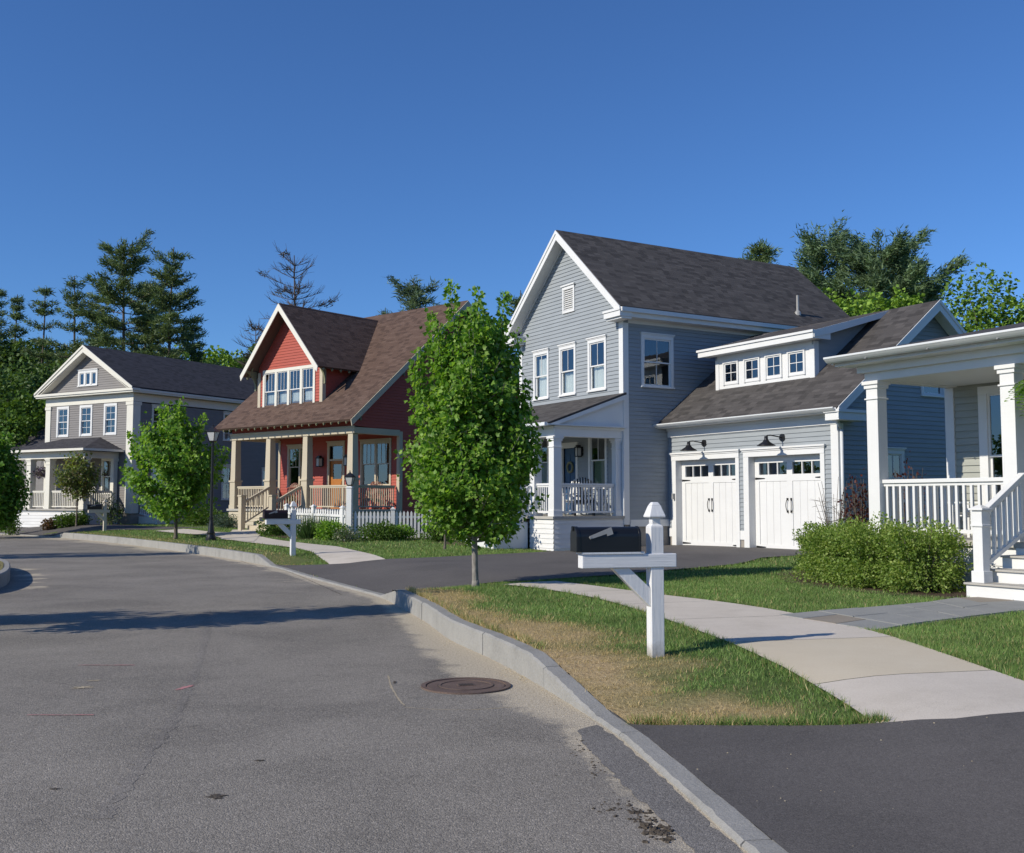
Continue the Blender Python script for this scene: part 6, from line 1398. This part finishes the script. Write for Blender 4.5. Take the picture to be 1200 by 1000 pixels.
# bare twiggy shrub in front of the garage corner
x, y = 6.5, 21.2; rt = empty('bare_shrub', (x, y, h1(x, y)), 0, 'bare twiggy shrub in front of the right garage door edge', 'shrub'); m = MB(); rg = random.Random(5)
for i in range(22):
    a = rg.uniform(0, 6.28); b = rg.uniform(.15, .55); h_ = rg.uniform(1.1, 1.85); p = [(0, 0, 0), (b * .4 * math.cos(a), b * .4 * math.sin(a), h_ * .5), (b * math.cos(a), b * math.sin(a), h_)]; tubes(m, p, .011, .004, 4)
    for k_ in range(3):
        t = rg.uniform(.4, .95); q = Vector(p[1]).lerp(Vector(p[2]), max(0, t * 2 - 1)); a2 = rg.uniform(0, 6.28); ln = rg.uniform(.12, .38); m.tube(tuple(q), (q.x + ln * math.cos(a2), q.y + ln * math.sin(a2), q.z + ln * rg.uniform(-.1, .6)), .006, .002, 4)
m.build('stem', M['bark'], rt)
x, y = onz(521, 645, .27); leafy_tree('sapling', x, y, 3.2, prof([(1.2, .3), (1.8, .6), (2.6, .55), (3.2, .2)]), 1.2, 22, 3, .12, G_MID, 'thin sapling on the lawn behind the young maple', seed=27, trunk_r=.035)
# plants by the blue-grey house
x, y = onz(600, 638, .2); tuft_plant('grass_plant', x, y + .3, .5, .75, 700, .02, [(.05, .06, .03), (.09, .10, .04), (.07, .05, .04)], 'dark grassy plant by the blue-grey house steps', seed=83)
x, y = onz(629, 641, .2); shrub('brown_shrub', x, y + .3, .38, .35, .75, 700, .05, [(.10, .07, .045), (.13, .10, .05), (.07, .06, .03)], 'half-bare brown shrub against the white porch skirt', seed=84, twigs=30, upright=.4)
# plants round the red house
def at_row(px, py, z): return onH(px, py)
PL = [('juniper', 265, 620, .40, .95, .55, 3200, .06, [(.05, .085, .07), (.08, .125, .10), (.11, .16, .13)], 'low blue-green juniper beside the red house steps'),
      ('yellow_shrub', 256, 611, .42, .6, .75, 1500, .07, [(.12, .15, .02), (.17, .19, .03)], 'yellow-green shrub behind the juniper'),
      ('leafy_shrub', 232, 617, .40, 1.3, .8, 2600, .09, G_MID, 'green shrub behind the street lamp foot'),
      ('leafy_shrub', 322, 629, .32, .75, .62, 1800, .08, G_MID, 'dark green shrub under the red-house mailbox'),
      ('leafy_shrub', 386, 634, .30, .55, .62, 2200, .07, G_MAPLE, 'bright green rounded shrub before the picket fence'),
      ('leafy_shrub', 443, 635, .28, .85, .55, 2400, .07, G_MID, 'broad low shrub before the right part of the picket fence'),
      ('leafy_shrub', 466, 634, .28, .6, .5, 1800, .07, G_MAPLE, 'low green shrub near the right end of the picket fence'),
      ('leafy_shrub', 512, 636, .28, .5, .6, 1600, .07, G_MID, 'shrub just past the end of the picket fence')]
for i, (nm, px, py, z, r, ht, n, ls, cl, lab) in enumerate(PL):
    x, y = onH(px, py); shrub(nm, x, y + r * .7, r, r * .8, ht, n, ls, cl, lab, 'shrub', None, 90 + i)
x, y = at_row(362, 632, .31); tuft_plant('iris_clump', x, y + .4, .75, .95, 700, .035, [(.05, .10, .03), (.08, .15, .04)], 'tall upright iris leaves before the picket fence', seed=101)
x, y = at_row(404, 636, .3); shrub('white_flower_clump', x, y + .25, .45, .35, .42, 900, .05, [(.5, .5, .45), (.10, .16, .06), (.07, .12, .04), (.08, .14, .05)], 'clump of small white flowers at the fence corner', 'flowers', seed=102)
# plants before the grey house
PA = [(62, 606, [(.14, .07, .05), (.09, .07, .03)], .5, 'reddish shrub, leftmost along the grey house porch'), (75, 607, G_MID, .62, 'tall green shrub along the grey house porch'), (86, 608, G_MID, .6, 'green shrub between reddish ones at the grey porch'), (97, 609, G_MID, .6, 'green tuft beside the small ornamental tree'), (131, 606, G_MID + [(.2, .17, .16)], 1.3, 'bush with pale blossoms behind the far mailbox'), (16, 606, G_MID, 1.0, 'green bush at the left end of the grey house porch')]
for i, (px, py, cl, ht, lab) in enumerate(PA):
    x, y = atd(px, 50.6 if px != 16 else 50); shrub('leafy_shrub', x, y, .42 + .25 * (ht > 1), .4, ht, 1100, .08, cl, lab, 'shrub', 'shrubs along the grey house', 110 + i)

# mulch beds
def bed(name, P, off=.012, mat='mulch'): sheet(name, densify(P, .25, .03, 3), grid_pts(P, .4), drape(off), M[mat])
bed('mulch_bed', [CH.world(a, b) for a, b in ((-3.1, 1.0), (-2.0, -.2), (-.9, -1.15), (.4, -1.5), (1.6, -1.6), (2.4, -1.5), (2.45, -.1), (-.3, -.05), (-.4, 2.0), (-2.2, 3.0), (-3.2, 2.2))])
bed('mulch_bed', [B.world(a, b) for a, b in ((-1.2, -.75), (.05, -.15), (0, .02), (-5.5, .02), (-5.5, -1.1), (-2.8, -1.2))])
bed('mulch_bed', [(-8.6, 37.2), (-7.2, 35.7), (-5.4, 34.6), (-3.0, 35.0), (-2.4, 35.8), (-2.6, 36.6), (-5.6, 36.2), (-8.0, 38.4)])

# ------------------------------------------------------------------ grass blades
def grass_patch(name, x0, x1, y0, y1, n, hgt, wid, seed, excl, dmin=.17, incl=None, thin=None):
    rng = np.random.default_rng(seed); x = rng.uniform(x0, x1, n); y = rng.uniform(y0, y1, n)
    ok = np.abs(x / np.maximum(y, .1)) < .56
    x = x[ok]; y = y[ok]; d, s_ = kerb_sd(x, y); ok = d > np.where((s_ < S1 + .05), .4, dmin); x = x[ok]; y = y[ok]
    if incl is not None: ok = inside(incl, x, y); x = x[ok]; y = y[ok]
    for P in excl:
        ok = ~inside(P, x + rng.normal(0, .018, len(x)), y + rng.normal(0, .018, len(x)))
        x = x[ok]; y = y[ok]
    dry = dryness(x, y); keep = rng.random(len(x)) > dry * .45; x = x[keep]; y = y[keep]; dry = dry[keep]; n = len(x)
    z = H(x, y); cl = .5 + .5 * np.sin(x * 2.3 + 1.7 * np.sin(y * 1.9)) * np.sin(y * 2.9 + x)
    tip = unit(np.column_stack([rng.normal(0, .45, n), rng.normal(0, .45, n), np.full(n, 1.0)])); nr = rng.normal(0, 1, (n, 3)) * np.array([1, 1, .3])
    g1 = mixcol(rng, n, [(.10, .195, .045), (.145, .255, .062), (.205, .315, .092), (.28, .36, .135)]) * (.82 + .36 * cl[:, None])
    g2 = mixcol(rng, n, [(.56, .42, .22), (.68, .54, .32), (.42, .31, .15), (.34, .29, .11)])
    isdry = (rng.random(n) < np.clip(dry * 1.6 + .05, 0, 1))[:, None]
    o = leaves(name, np.column_stack([x, y, z - .005]), tip, nr, hgt * rng.uniform(.45, 1.2, n) * (1 - .35 * dry), np.where(isdry, g2, g1), M['blade'], None, 'blade', wid / hgt)
    o['kind'] = 'stuff'; return o
def poly_grow(P, f): c = np.mean(P, 0); return c + (np.asarray(P) - c) * f
foot = [np.array([Hs.world(a, b) for a, b in q]) for Hs, q in ((B, [(-6, -.1), (.05, -.1), (.05, 4), (6.6, 4), (6.6, 12), (-6, 12)]), (CH, [(-.5, -.1), (8, -.1), (8, 9), (-.5, 9)]), (RH, [(-8.1, -.1), (.1, -.1), (.1, 12), (-8.1, 12)]), (A, [(-9, -2.2), (0, -2.2), (0, 12), (-9, 12)]))]
EX = [np.array(WALK), np.array(DRIVE1), np.array(DRIVE2), np.array(FLAGPOLY), np.array(FARPOLY), np.array(RWALK), np.array(DRIVE3)] + foot
BED1 = np.array([CH.world(a, b) for a, b in ((-2.8, 1.1), (-1.9, 0), (-.8, -1.0), (.4, -1.3), (1.6, -1.4), (2.4, -1.4), (2.45, 0), (-.3, 0), (-.4, 2.0), (-2.2, 3.0))])
EX.append(BED1)
grass_patch('grass', -2.6, 4.2, 6.2, 12.0, 150000, .048, .0058, 1, EX)
grass_patch('grass', -2.6, 9.0, 12.0, 18.5, 210000, .052, .0075, 2, EX)
grass_patch('grass', 2.4, 7, 6.5, 12.0, 110000, .052, .006, 3, EX)
grass_patch('grass', -6, 9, 18.5, 30, 110000, .06, .013, 4, EX)
grass_patch('grass', -26, 1, 26, 55, 150000, .07, .022, 5, EX)
x = None
rng = np.random.default_rng(9); a = rng.random(9000) * 6.283; q = np.sqrt(rng.random(9000)) * .9; gx, gy = ellp(IRX * q * np.cos(a), IRY * q * np.sin(a))
n = 9000; o = leaves('grass', np.column_stack([gx, gy, .25 + .05 * np.exp(-((gx - IC[0]) ** 2 + (gy - IC[1]) ** 2) / 6)]), unit(np.column_stack([rng.normal(0, .4, n), rng.normal(0, .4, n), np.ones(n)])), rng.normal(0, 1, (n, 3)), rng.uniform(.04, .08, n), mixcol(rng, n, [(.07, .10, .03), (.22, .18, .09), (.10, .12, .04)]), M['blade'], None, 'blade', .2); o['kind'] = 'stuff'

# longer uncut tufts along the kerb, the driveway edge and the post
rng = np.random.default_rng(77); T_ = []
for _ in range(260):
    u = rng.uniform(S2 + .2, S3 - .1); T_.append(kpt(u, .17 + abs(rng.normal(0, .05))))
e1 = np.array(D1e)
for _ in range(230):
    k_ = rng.integers(0, 4); f_ = rng.random(); q_ = e1[k_] * (1 - f_) + e1[k_ + 1] * f_; T_.append((q_[0] + rng.normal(0, .02), q_[1] + .02 + abs(rng.normal(0, .05))))
for _ in range(160):
    f_ = rng.random(); q_ = along(WLs, f_); T_.append((q_[0] - .02 - abs(rng.normal(0, .03)), q_[1])); q_ = along(WRs, f_); T_.append((q_[0] + .02 + abs(rng.normal(0, .03)), q_[1]))
T_ = np.array(T_); T_ = T_[~inside(np.array(DRIVE1), T_[:, 0], T_[:, 1] + .03) & ~inside(np.array(DRIVE2), T_[:, 0], T_[:, 1] - .05)]; T_ = T_[~inside(np.array(FLAGPOLY), T_[:, 0], T_[:, 1])]; d_, s_ = kerb_sd(T_[:, 0], T_[:, 1]); T_ = T_[(d_ > .16)]
k_ = 14; n = len(T_) * k_; P_ = np.repeat(T_, k_, 0) + rng.normal(0, .016, (n, 2)); dz_ = dryness(P_[:, 0], P_[:, 1])
cg = np.where((rng.random(n) < .15 + .6 * dz_)[:, None], mixcol(rng, n, [(.56, .42, .22), (.66, .52, .31), (.38, .30, .14)]), mixcol(rng, n, [(.08, .16, .04), (.14, .24, .06), (.22, .31, .09)]))
o = leaves('grass', np.column_stack([P_, H(P_[:, 0], P_[:, 1]) - .005]), unit(np.column_stack([rng.normal(0, .5, n), rng.normal(0, .5, n), np.ones(n)])), rng.normal(0, 1, (n, 3)) * np.array([1, 1, .3]), rng.uniform(.04, .105, n), cg, M['blade'], None, 'blade', .075); o['kind'] = 'stuff'
# ------------------------------------------------------------------ street furniture
def mailbox(x, y, rz, label, post, boxm, scale=1.0):
    zb = h1(x, y); r = empty('mailbox', (x, y, zb), rz, label, 'mailbox', 'kerbside mailboxes'); a = .0625; T = 1.40
    m = MB(); m.box(-a, a, -a, a, -.05, 1.18); m.taper(0, 0, 1.18, 1.21, a, a, a * .62, a * .62); m.taper(0, 0, 1.21, 1.265, a * .62, a * .62, .042, .042)
    m.taper(0, 0, 1.265, 1.275, .077, .077, .080, .080); m.taper(0, 0, 1.275, 1.375, .080, .080, .046, .046); m.taper(0, 0, 1.375, 1.405, .046, .046, .026, .026); m.build('post', post, r, bevel=.005)
    m = MB(); m.box(-.73, .185, -a - .012, a - .012, .81, .935); m.build('arm', M['white_arm'] if post is M['white_post'] else post, r, bevel=.008)
    m = MB(); m.extrude([(-.43, -.045, .808), (-.27, -.045, .808), (-.064, -.045, .62), (-.064, -.045, .45)], (0, .09, 0)); m.build('brace', post, r, bevel=.004)
    m = MB(); m.box(-.735, -.135, -.085, .085, .937, .955); m.build('mounting_board', post, r)
    def arch(x0, x1, w, h, mb, n=12):
        P = [(-w, 0)] + [(-w * math.cos(math.pi * i / n), h - w + w * math.sin(math.pi * i / n)) for i in range(n + 1)] + [(w, 0)]
        mb.extrude([(x0, p, .957 + q) for p, q in P], (x1 - x0, 0, 0))
    m = MB(); arch(-.755, -.175, .088, .225, m); bx = m.build('box', boxm, r, bevel=.004)
    m = MB(); arch(-.79, -.752, .094, .232, m); m.box(-.805, -.79, -.02, .02, 1.145, 1.19); m.build('lid', boxm, r, bevel=.008)
    m = MB(); arch(-.19, -.168, .093, .230, m); m.build('rear_band', boxm, r, bevel=.004)
    m = MB(); y0 = -.096; ca, sa_ = math.cos(.30), math.sin(.30)
    def fl(u, v): return (-.665 + u * ca - v * sa_, y0, 1.085 + u * sa_ + v * ca)
    m.extrude([fl(0, -.014), fl(.165, -.014), fl(.165, -.035), fl(.225, -.035), fl(.225, .03), fl(.0, .014)], (0, .006, 0)); m.tube((-.66, y0 - .006, 1.087), (-.66, -.08, 1.087), .009, .009, 8); m.build('flag', M['grey_metal'], r)
    return r
x, y = onH(768.5, 769.0); mailbox(x, y, R(15), 'black arched mailbox on a white wooden post nearest the camera on the dry verge', M['white_post'], M['boxblack'])
x, y = onH(343, 650); mailbox(x, y, R(28), 'dark mailbox on a white wooden post in front of the red house fence', M['white'], paint('maroon_box', (.022, .010, .011), .4))
x, y = onH(122.5, 622.5); mailbox(x, y, R(38), 'dark mailbox on a tan wooden post in front of the grey house', paint('tan_post', (.60, .54, .44)), M['boxblack'])
def lantern(m, mg, z, s=1.0):
    """four-sided tapering street lantern; glass goes into mg"""
    m.taper(0, 0, z, z + .05 * s, .10 * s, .10 * s, .12 * s, .12 * s); mg.taper(0, 0, z + .05 * s, z + .40 * s, .105 * s, .105 * s, .185 * s, .185 * s)
    for a in (-1, 1):
        for b in (-1, 1): m.beam((a * .112 * s, b * .112 * s, z + .04 * s), (a * .192 * s, b * .192 * s, z + .41 * s), .024 * s, .024 * s, (1, 0, 0))
    m.taper(0, 0, z + .40 * s, z + .425 * s, .205 * s, .205 * s, .225 * s, .225 * s); m.taper(0, 0, z + .425 * s, z + .60 * s, .215 * s, .215 * s, .06 * s, .06 * s); m.lathe([(.06 * s, z + .60 * s), (.045 * s, z + .64 * s), (.02 * s, z + .66 * s), (.03 * s, z + .69 * s), (.004, z + .74 * s)], (0, 0), 8)
x, y = onH(247, 633.5); r = empty('street_lamp', (x, y, h1(x, y)), R(-15), 'tall black lantern street lamp on the grass verge before the red house', 'street lamp')
m = MB(); m.lathe([(q * .72, z) for q, z in [(.25, -.03), (.25, .08), (.21, .12), (.19, .2), (.20, .26), (.16, .30), (.13, .46), (.09, .66), (.085, .72), (.10, .74), (.10, .78), (.072, .80), (.066, 2.0), (.060, 3.22), (.085, 3.24), (.085, 3.28), (.06, 3.30), (.06, 3.36), (.10, 3.39)]], (0, 0), 14); m.build('pole', M['black'], r)
m = MB(); mg = MB(); lantern(m, mg, 3.38, .84); l_ = m.build('lantern', M['black'], r); mg.build('lantern_glass', M['lamp_glass'], l_)
# white lamp post with a small black lantern, at the fence corner
x, y = -5.50, 35.5; r = empty('post_lamp', (x, y, h1(x, y)), R(-10), 'white wooden lamp post with small black lantern at the picket fence corner', 'lamp post')
m = MB(); m.box(-.09, .09, -.09, .09, -.05, 1.72); m.box(-.11, .11, -.11, .11, 1.722, 1.76); m.taper(0, 0, 1.76, 1.80, .1, .1, .05, .05); m.build('post', M['white'], r, bevel=.006)
m = MB(); mg = MB(); lantern(m, mg, 1.80, .72); l_ = m.build('lantern', M['black'], r); mg.build('lantern_glass', M['lamp_glass'], l_)
# picket fence: two runs meeting at the lamp post
def fence(p0, p1, label, hgt, posts):
    zb = h1(*p0); r = empty('picket_fence', (p0[0], p0[1], zb), math.atan2(p1[1] - p0[1], p1[0] - p0[0]), label, 'fence', 'white picket fence runs'); ln = math.hypot(p1[0] - p0[0], p1[1] - p0[1]); dz = h1(*p1) - zb
    for f in posts:
        s_ = ln * f; z = dz * f; m = MB(); m.box(s_ - .065, s_ + .065, -.065, .065, z - .05, z + hgt + .04); m.box(s_ - .085, s_ + .085, -.085, .085, z + hgt + .042, z + hgt + .075); m.taper(s_, 0, z + hgt + .075, z + hgt + .13, .07, .07, .015, .015); m.build('post', M['white'], r)
    for q in (.22, .78): m = MB(); m.beam((.06, .03, q * hgt), (ln - .06, .03, dz + q * hgt), .04, .08); m.build('rail', M['white'], r)
    n = int(ln / .125); base = None
    for i in range(n):
        s_ = (i + .5) * ln / n
        if any(abs(s_ - ln * f) < .09 for f in posts): continue
        if base is None:
            m = MB(); w = .036; m.extrude([(-w, -.02, .04), (w, -.02, .04), (w, -.02, hgt - .07), (0, -.02, hgt), (-w, -.02, hgt - .07)], (0, .02, 0)); base = m.build('picket', M['white'], r); o = base
        else: o = base.copy(); link_child(o, r)
        o.location = (s_, 0, dz * s_ / ln)
fence((-5.63, 35.55), (-8.15, 37.75), 'run of white picket fence left of the lamp post, along the red house front', 1.0, (.05, .52, .98))
fence((-5.36, 35.5), (-2.75, 35.9), 'run of white picket fence right of the lamp post, ending behind the maple', .95, (.5, .985))

# manhole cover: frame, lid, rings, plate
x, y = onz(546, 804.5, 0); r = empty('manhole_cover', (x, y, 0), R(12), 'round rusty iron manhole cover in the road near the kerb', 'manhole cover')
def ring(mb, r0, r1, z0, z1, n=64):
    for k_ in range(n):
        a, b = 2 * math.pi * k_ / n, 2 * math.pi * (k_ + 1) / n; ca, sa_, cb, sb = math.cos(a), math.sin(a), math.cos(b), math.sin(b)
        q = [(r0 * ca, r0 * sa_), (r1 * ca, r1 * sa_), (r1 * cb, r1 * sb), (r0 * cb, r0 * sb)]
        mb.face([(*p, z1) for p in q]); mb.face([(*q[1], z0), (*q[2], z0), (*q[2], z1), (*q[1], z1)]); mb.face([(*q[3], z0), (*q[0], z0), (*q[0], z1), (*q[3], z1)])
m = MB(); ring(m, .355, .395, -.03, .014); m.build('frame', M['iron'], r)
m = MB(); m.lathe([(.354, -.05), (.354, -.001), (.35, .002)], (0, 0), 64); m.build('gap', M['iron_dark'], r)
m = MB(); m.lathe([(.343, -.03), (.343, .008), (.34, .010)], (0, 0), 64); lid = m.build('lid', M['iron'], r)
m = MB(); ring(m, .222, .242, .0, .0155); m.build('raised_ring', M['iron'], lid)
m = MB(); ring(m, .242, .252, .0, .0112); m.build('groove', M['iron_dark'], lid)
m = MB(); m.box(-.075, .075, -.055, .055, .009, .014); m.build('plate', M['iron'], lid)
m = MB()
for i in range(5):
    for j in range(4): m.box(-.062 + i * .0255, -.062 + i * .0255 + .021, -.044 + j * .0225, -.044 + j * .0225 + .018, .0135, .0185)
m.build('plate_pattern', M['iron_dark'], lid)

# ------------------------------------------------------------------ porch furniture
def slat_chair(name, x, y, z, rz, label, cat, mat, group=None, rocker=True, lounge=False):
    r = empty(name, (x, y, z), rz, label, cat, group); sd_ = .40 if not lounge else .34; w = .27 if not lounge else .29; rk = .22 if not lounge else .38; sz0 = .04 if rocker else 0
    for sx in (-1, 1):
        m = MB(); m.box(sx * w - .02, sx * w + .02, -.29, -.25, sz0, .60 if not lounge else .52); m.build('leg', mat, r); m = MB(); m.beam((sx * w, .22, sz0), (sx * w, .26, sd_ + .05), .04, .04, (1, 0, 0)); m.build('leg', mat, r)
        m = MB(); zt = .62 if not lounge else .54; m.box(sx * w - .05, sx * w + .05, -.34, .33, zt, zt + .025); m.build('armrest', mat, r)
        if rocker:
            m = MB(); P = [(sx * w, -.45 + .9 * i / 10, .02 + .10 * ((i - 4.6) / 5) ** 2) for i in range(11)]
            for p, q in zip(P, P[1:]): m.beam(p, q, .03, .035)
            m.build('rocker', mat, r)
    m = MB(); n = 6
    for i in range(n): y0 = -.27 + .085 * i; zz = sd_ + .04 - .14 * i / n * (1.6 if lounge else .6); m.box(-w - .02, w + .02, y0, y0 + .072, zz, zz + .02)
    m.build('seat', mat, r)
    m = MB(); n = 7
    for i in range(n):
        xx = -w + .03 + (2 * w - .06) * i / (n - 1); top = 1.12 - .10 * ((i - 3) / 3) ** 2 if not lounge else .98 - .16 * ((i - 3) / 3) ** 2
        m.beam((xx, .20, sd_ - .08), (xx, .22 + rk + .1, top), .062 if lounge else .04, .02, (0, 1, 0))
    for zz, yy in ((.55, .27), (.88, .36)): m.box(-w, w, yy + (rk - .22) * .7, yy + (rk - .22) * .7 + .025, zz, zz + .05)
    m.build('backrest', mat, r); return r
x, y = CH.world(1.35, .75); slat_chair('garden_chair', x, y, CZ, YC + R(-75), 'white slatted garden chair behind the railing of the right-hand porch', 'chair', M['white'], None, False, True)
x, y = B.world(-1.55, 1.75); slat_chair('rocking_chair', x, y, .975 + .2216, YB + R(40), 'white rocking chair by the blue front door', 'chair', M['white'])
x, y = B.world(-.62, 1.45); slat_chair('rocking_chair', x, y, .975 + .2216, YB + R(60), 'black chair at the right end of the blue-grey porch', 'chair', M['black'], None, False)
x, y = RH.world(-1.55, 1.75); slat_chair('porch_chair', x, y, DECK, YR + R(-20), 'reddish wooden chair on the right of the red house porch', 'chair', M['chair_red'], 'red chairs on the red house porch', False)
x, y = RH.world(-.75, 1.6); slat_chair('porch_chair', x, y, DECK, YR + R(25), 'reddish wooden chair at the porch end below the double window', 'chair', M['chair_red'], 'red chairs on the red house porch', False)
x, y = RH.world(-6.3, 1.7); slat_chair('porch_chair', x, y, DECK, YR + R(10), 'reddish wooden chair on the left of the red house porch', 'chair', M['chair_red'], 'red chairs on the red house porch', False)
x, y = A.world(-2.6, -.8); slat_chair('rocking_chair', x, y, dk, YA + R(-15), 'cream rocking chair on the grey house porch, right one', 'chair', M['cream'], 'rocking chairs on the grey porch')
x, y = A.world(-3.3, -.8); slat_chair('rocking_chair', x, y, dk, YA + R(10), 'cream rocking chair on the grey house porch, left one', 'chair', M['cream'], 'rocking chairs on the grey porch')
def flower_pot(x, y, z, label, cols, sd_):
    r = empty('flower_pot', (x, y, z), 0, label, 'flower pot'); m = MB(); m.lathe([(.10, 0), (.15, .26), (.17, .26), (.17, .30), (.14, .30), (.13, .25)], (0, 0), 14); m.build('pot', M['terracotta'], r); rng = np.random.default_rng(sd_); n = 260
    d = unit(rng.normal(0, 1, (n, 3))); pos = d * rng.uniform(.2, 1, (n, 1)) * np.array([.2, .2, .16]) + np.array([0, 0, .42]); leaves('foliage', pos, unit(d + rng.normal(0, .5, (n, 3))), rng.normal(0, 1, (n, 3)), rng.uniform(.04, .08, n), mixcol(rng, n, cols), M['leaf'], r, 'oval')
x, y = RH.world(-2.9, -.9); flower_pot(x, y, .75, 'terracotta pot with pink flowers by the red house steps', [(.3, .08, .12), (.07, .13, .03), (.06, .11, .03)], 1)
x, y = RH.world(-4.75, .8); flower_pot(x, y, DECK, 'terracotta pot at the top of the red house steps', [(.25, .12, .05), (.07, .13, .03)], 2)
def hanging(x, y, ztop, drop, rad, label, cols, sd_, cat, frond=False):
    zb = ztop - drop; r = empty('hanging_basket', (x, y, zb), 0, label, cat); m = MB(); m.lathe([(.03, -.10), (.11, -.05), (.16, .06), (.17, .06)], (0, 0), 12)
    m.build('basket', M['basket'], r); m = MB()
    for k_ in range(3): a = 2.1 * k_; m.tube((.16 * math.cos(a), .16 * math.sin(a), .06), (0, 0, drop - .06), .005, .005, 4)
    m.tube((0, 0, drop - .07), (0, 0, drop), .006, .006, 4); m.build('hanger', M['black'], r)
    rng = np.random.default_rng(sd_)
    if frond:
        pos = []; tip = []
        for i in range(70):
            a = rng.random() * 6.28; ln = rad * rng.uniform(.7, 1.1); e0 = rng.uniform(.2, 1.2)
            for t in np.linspace(.1, 1, 16):
                q = np.array([ln * t * math.cos(a), ln * t * math.sin(a), .08 + e0 * ln * t - 1.15 * ln * t * t]); s_ = np.array([-math.sin(a), math.cos(a), -.15])
                for sg in (-1, 1): pos.append(q); tip.append(s_ * sg + .4 * np.array([math.cos(a), math.sin(a), -.3]))
        pos = np.array(pos); tip = np.array(tip); n = len(pos); leaves('foliage', pos, tip, np.tile([0, 0, 1.], (n, 1)) + rng.normal(0, .2, (n, 3)), rng.uniform(.05, .08, n), mixcol(rng, n, cols), M['leaf'], r, 'oval')
    else:
        n = 700; d = unit(rng.normal(0, 1, (n, 3))); pos = d * rng.uniform(.3, 1, (n, 1)) * np.array([rad, rad, rad * .7]) + np.array([0, 0, .08]); leaves('foliage', pos, unit(d + rng.normal(0, .5, (n, 3)) + np.array([0, 0, -.4])), rng.normal(0, 1, (n, 3)), rng.uniform(.05, .1, n), mixcol(rng, n, cols), M['leaf'], r, 'oval')
x, y = A.world(-4.55, -1.75); hanging(x, y, 3.72, .75, .42, 'hanging basket of purple flowers on the grey house porch', [(.22, .16, .32), (.16, .12, .26), (.06, .08, .04), (.05, .05, .06)], 5, 'flower basket')
x, y = CH.world(3.02, -.14); hanging(x, y, 3.72, .62, .42, 'bright green hanging fern at the right edge of the white porch', [(.12, .26, .02), (.17, .33, .03), (.22, .38, .05)], 6, 'hanging plant', True)
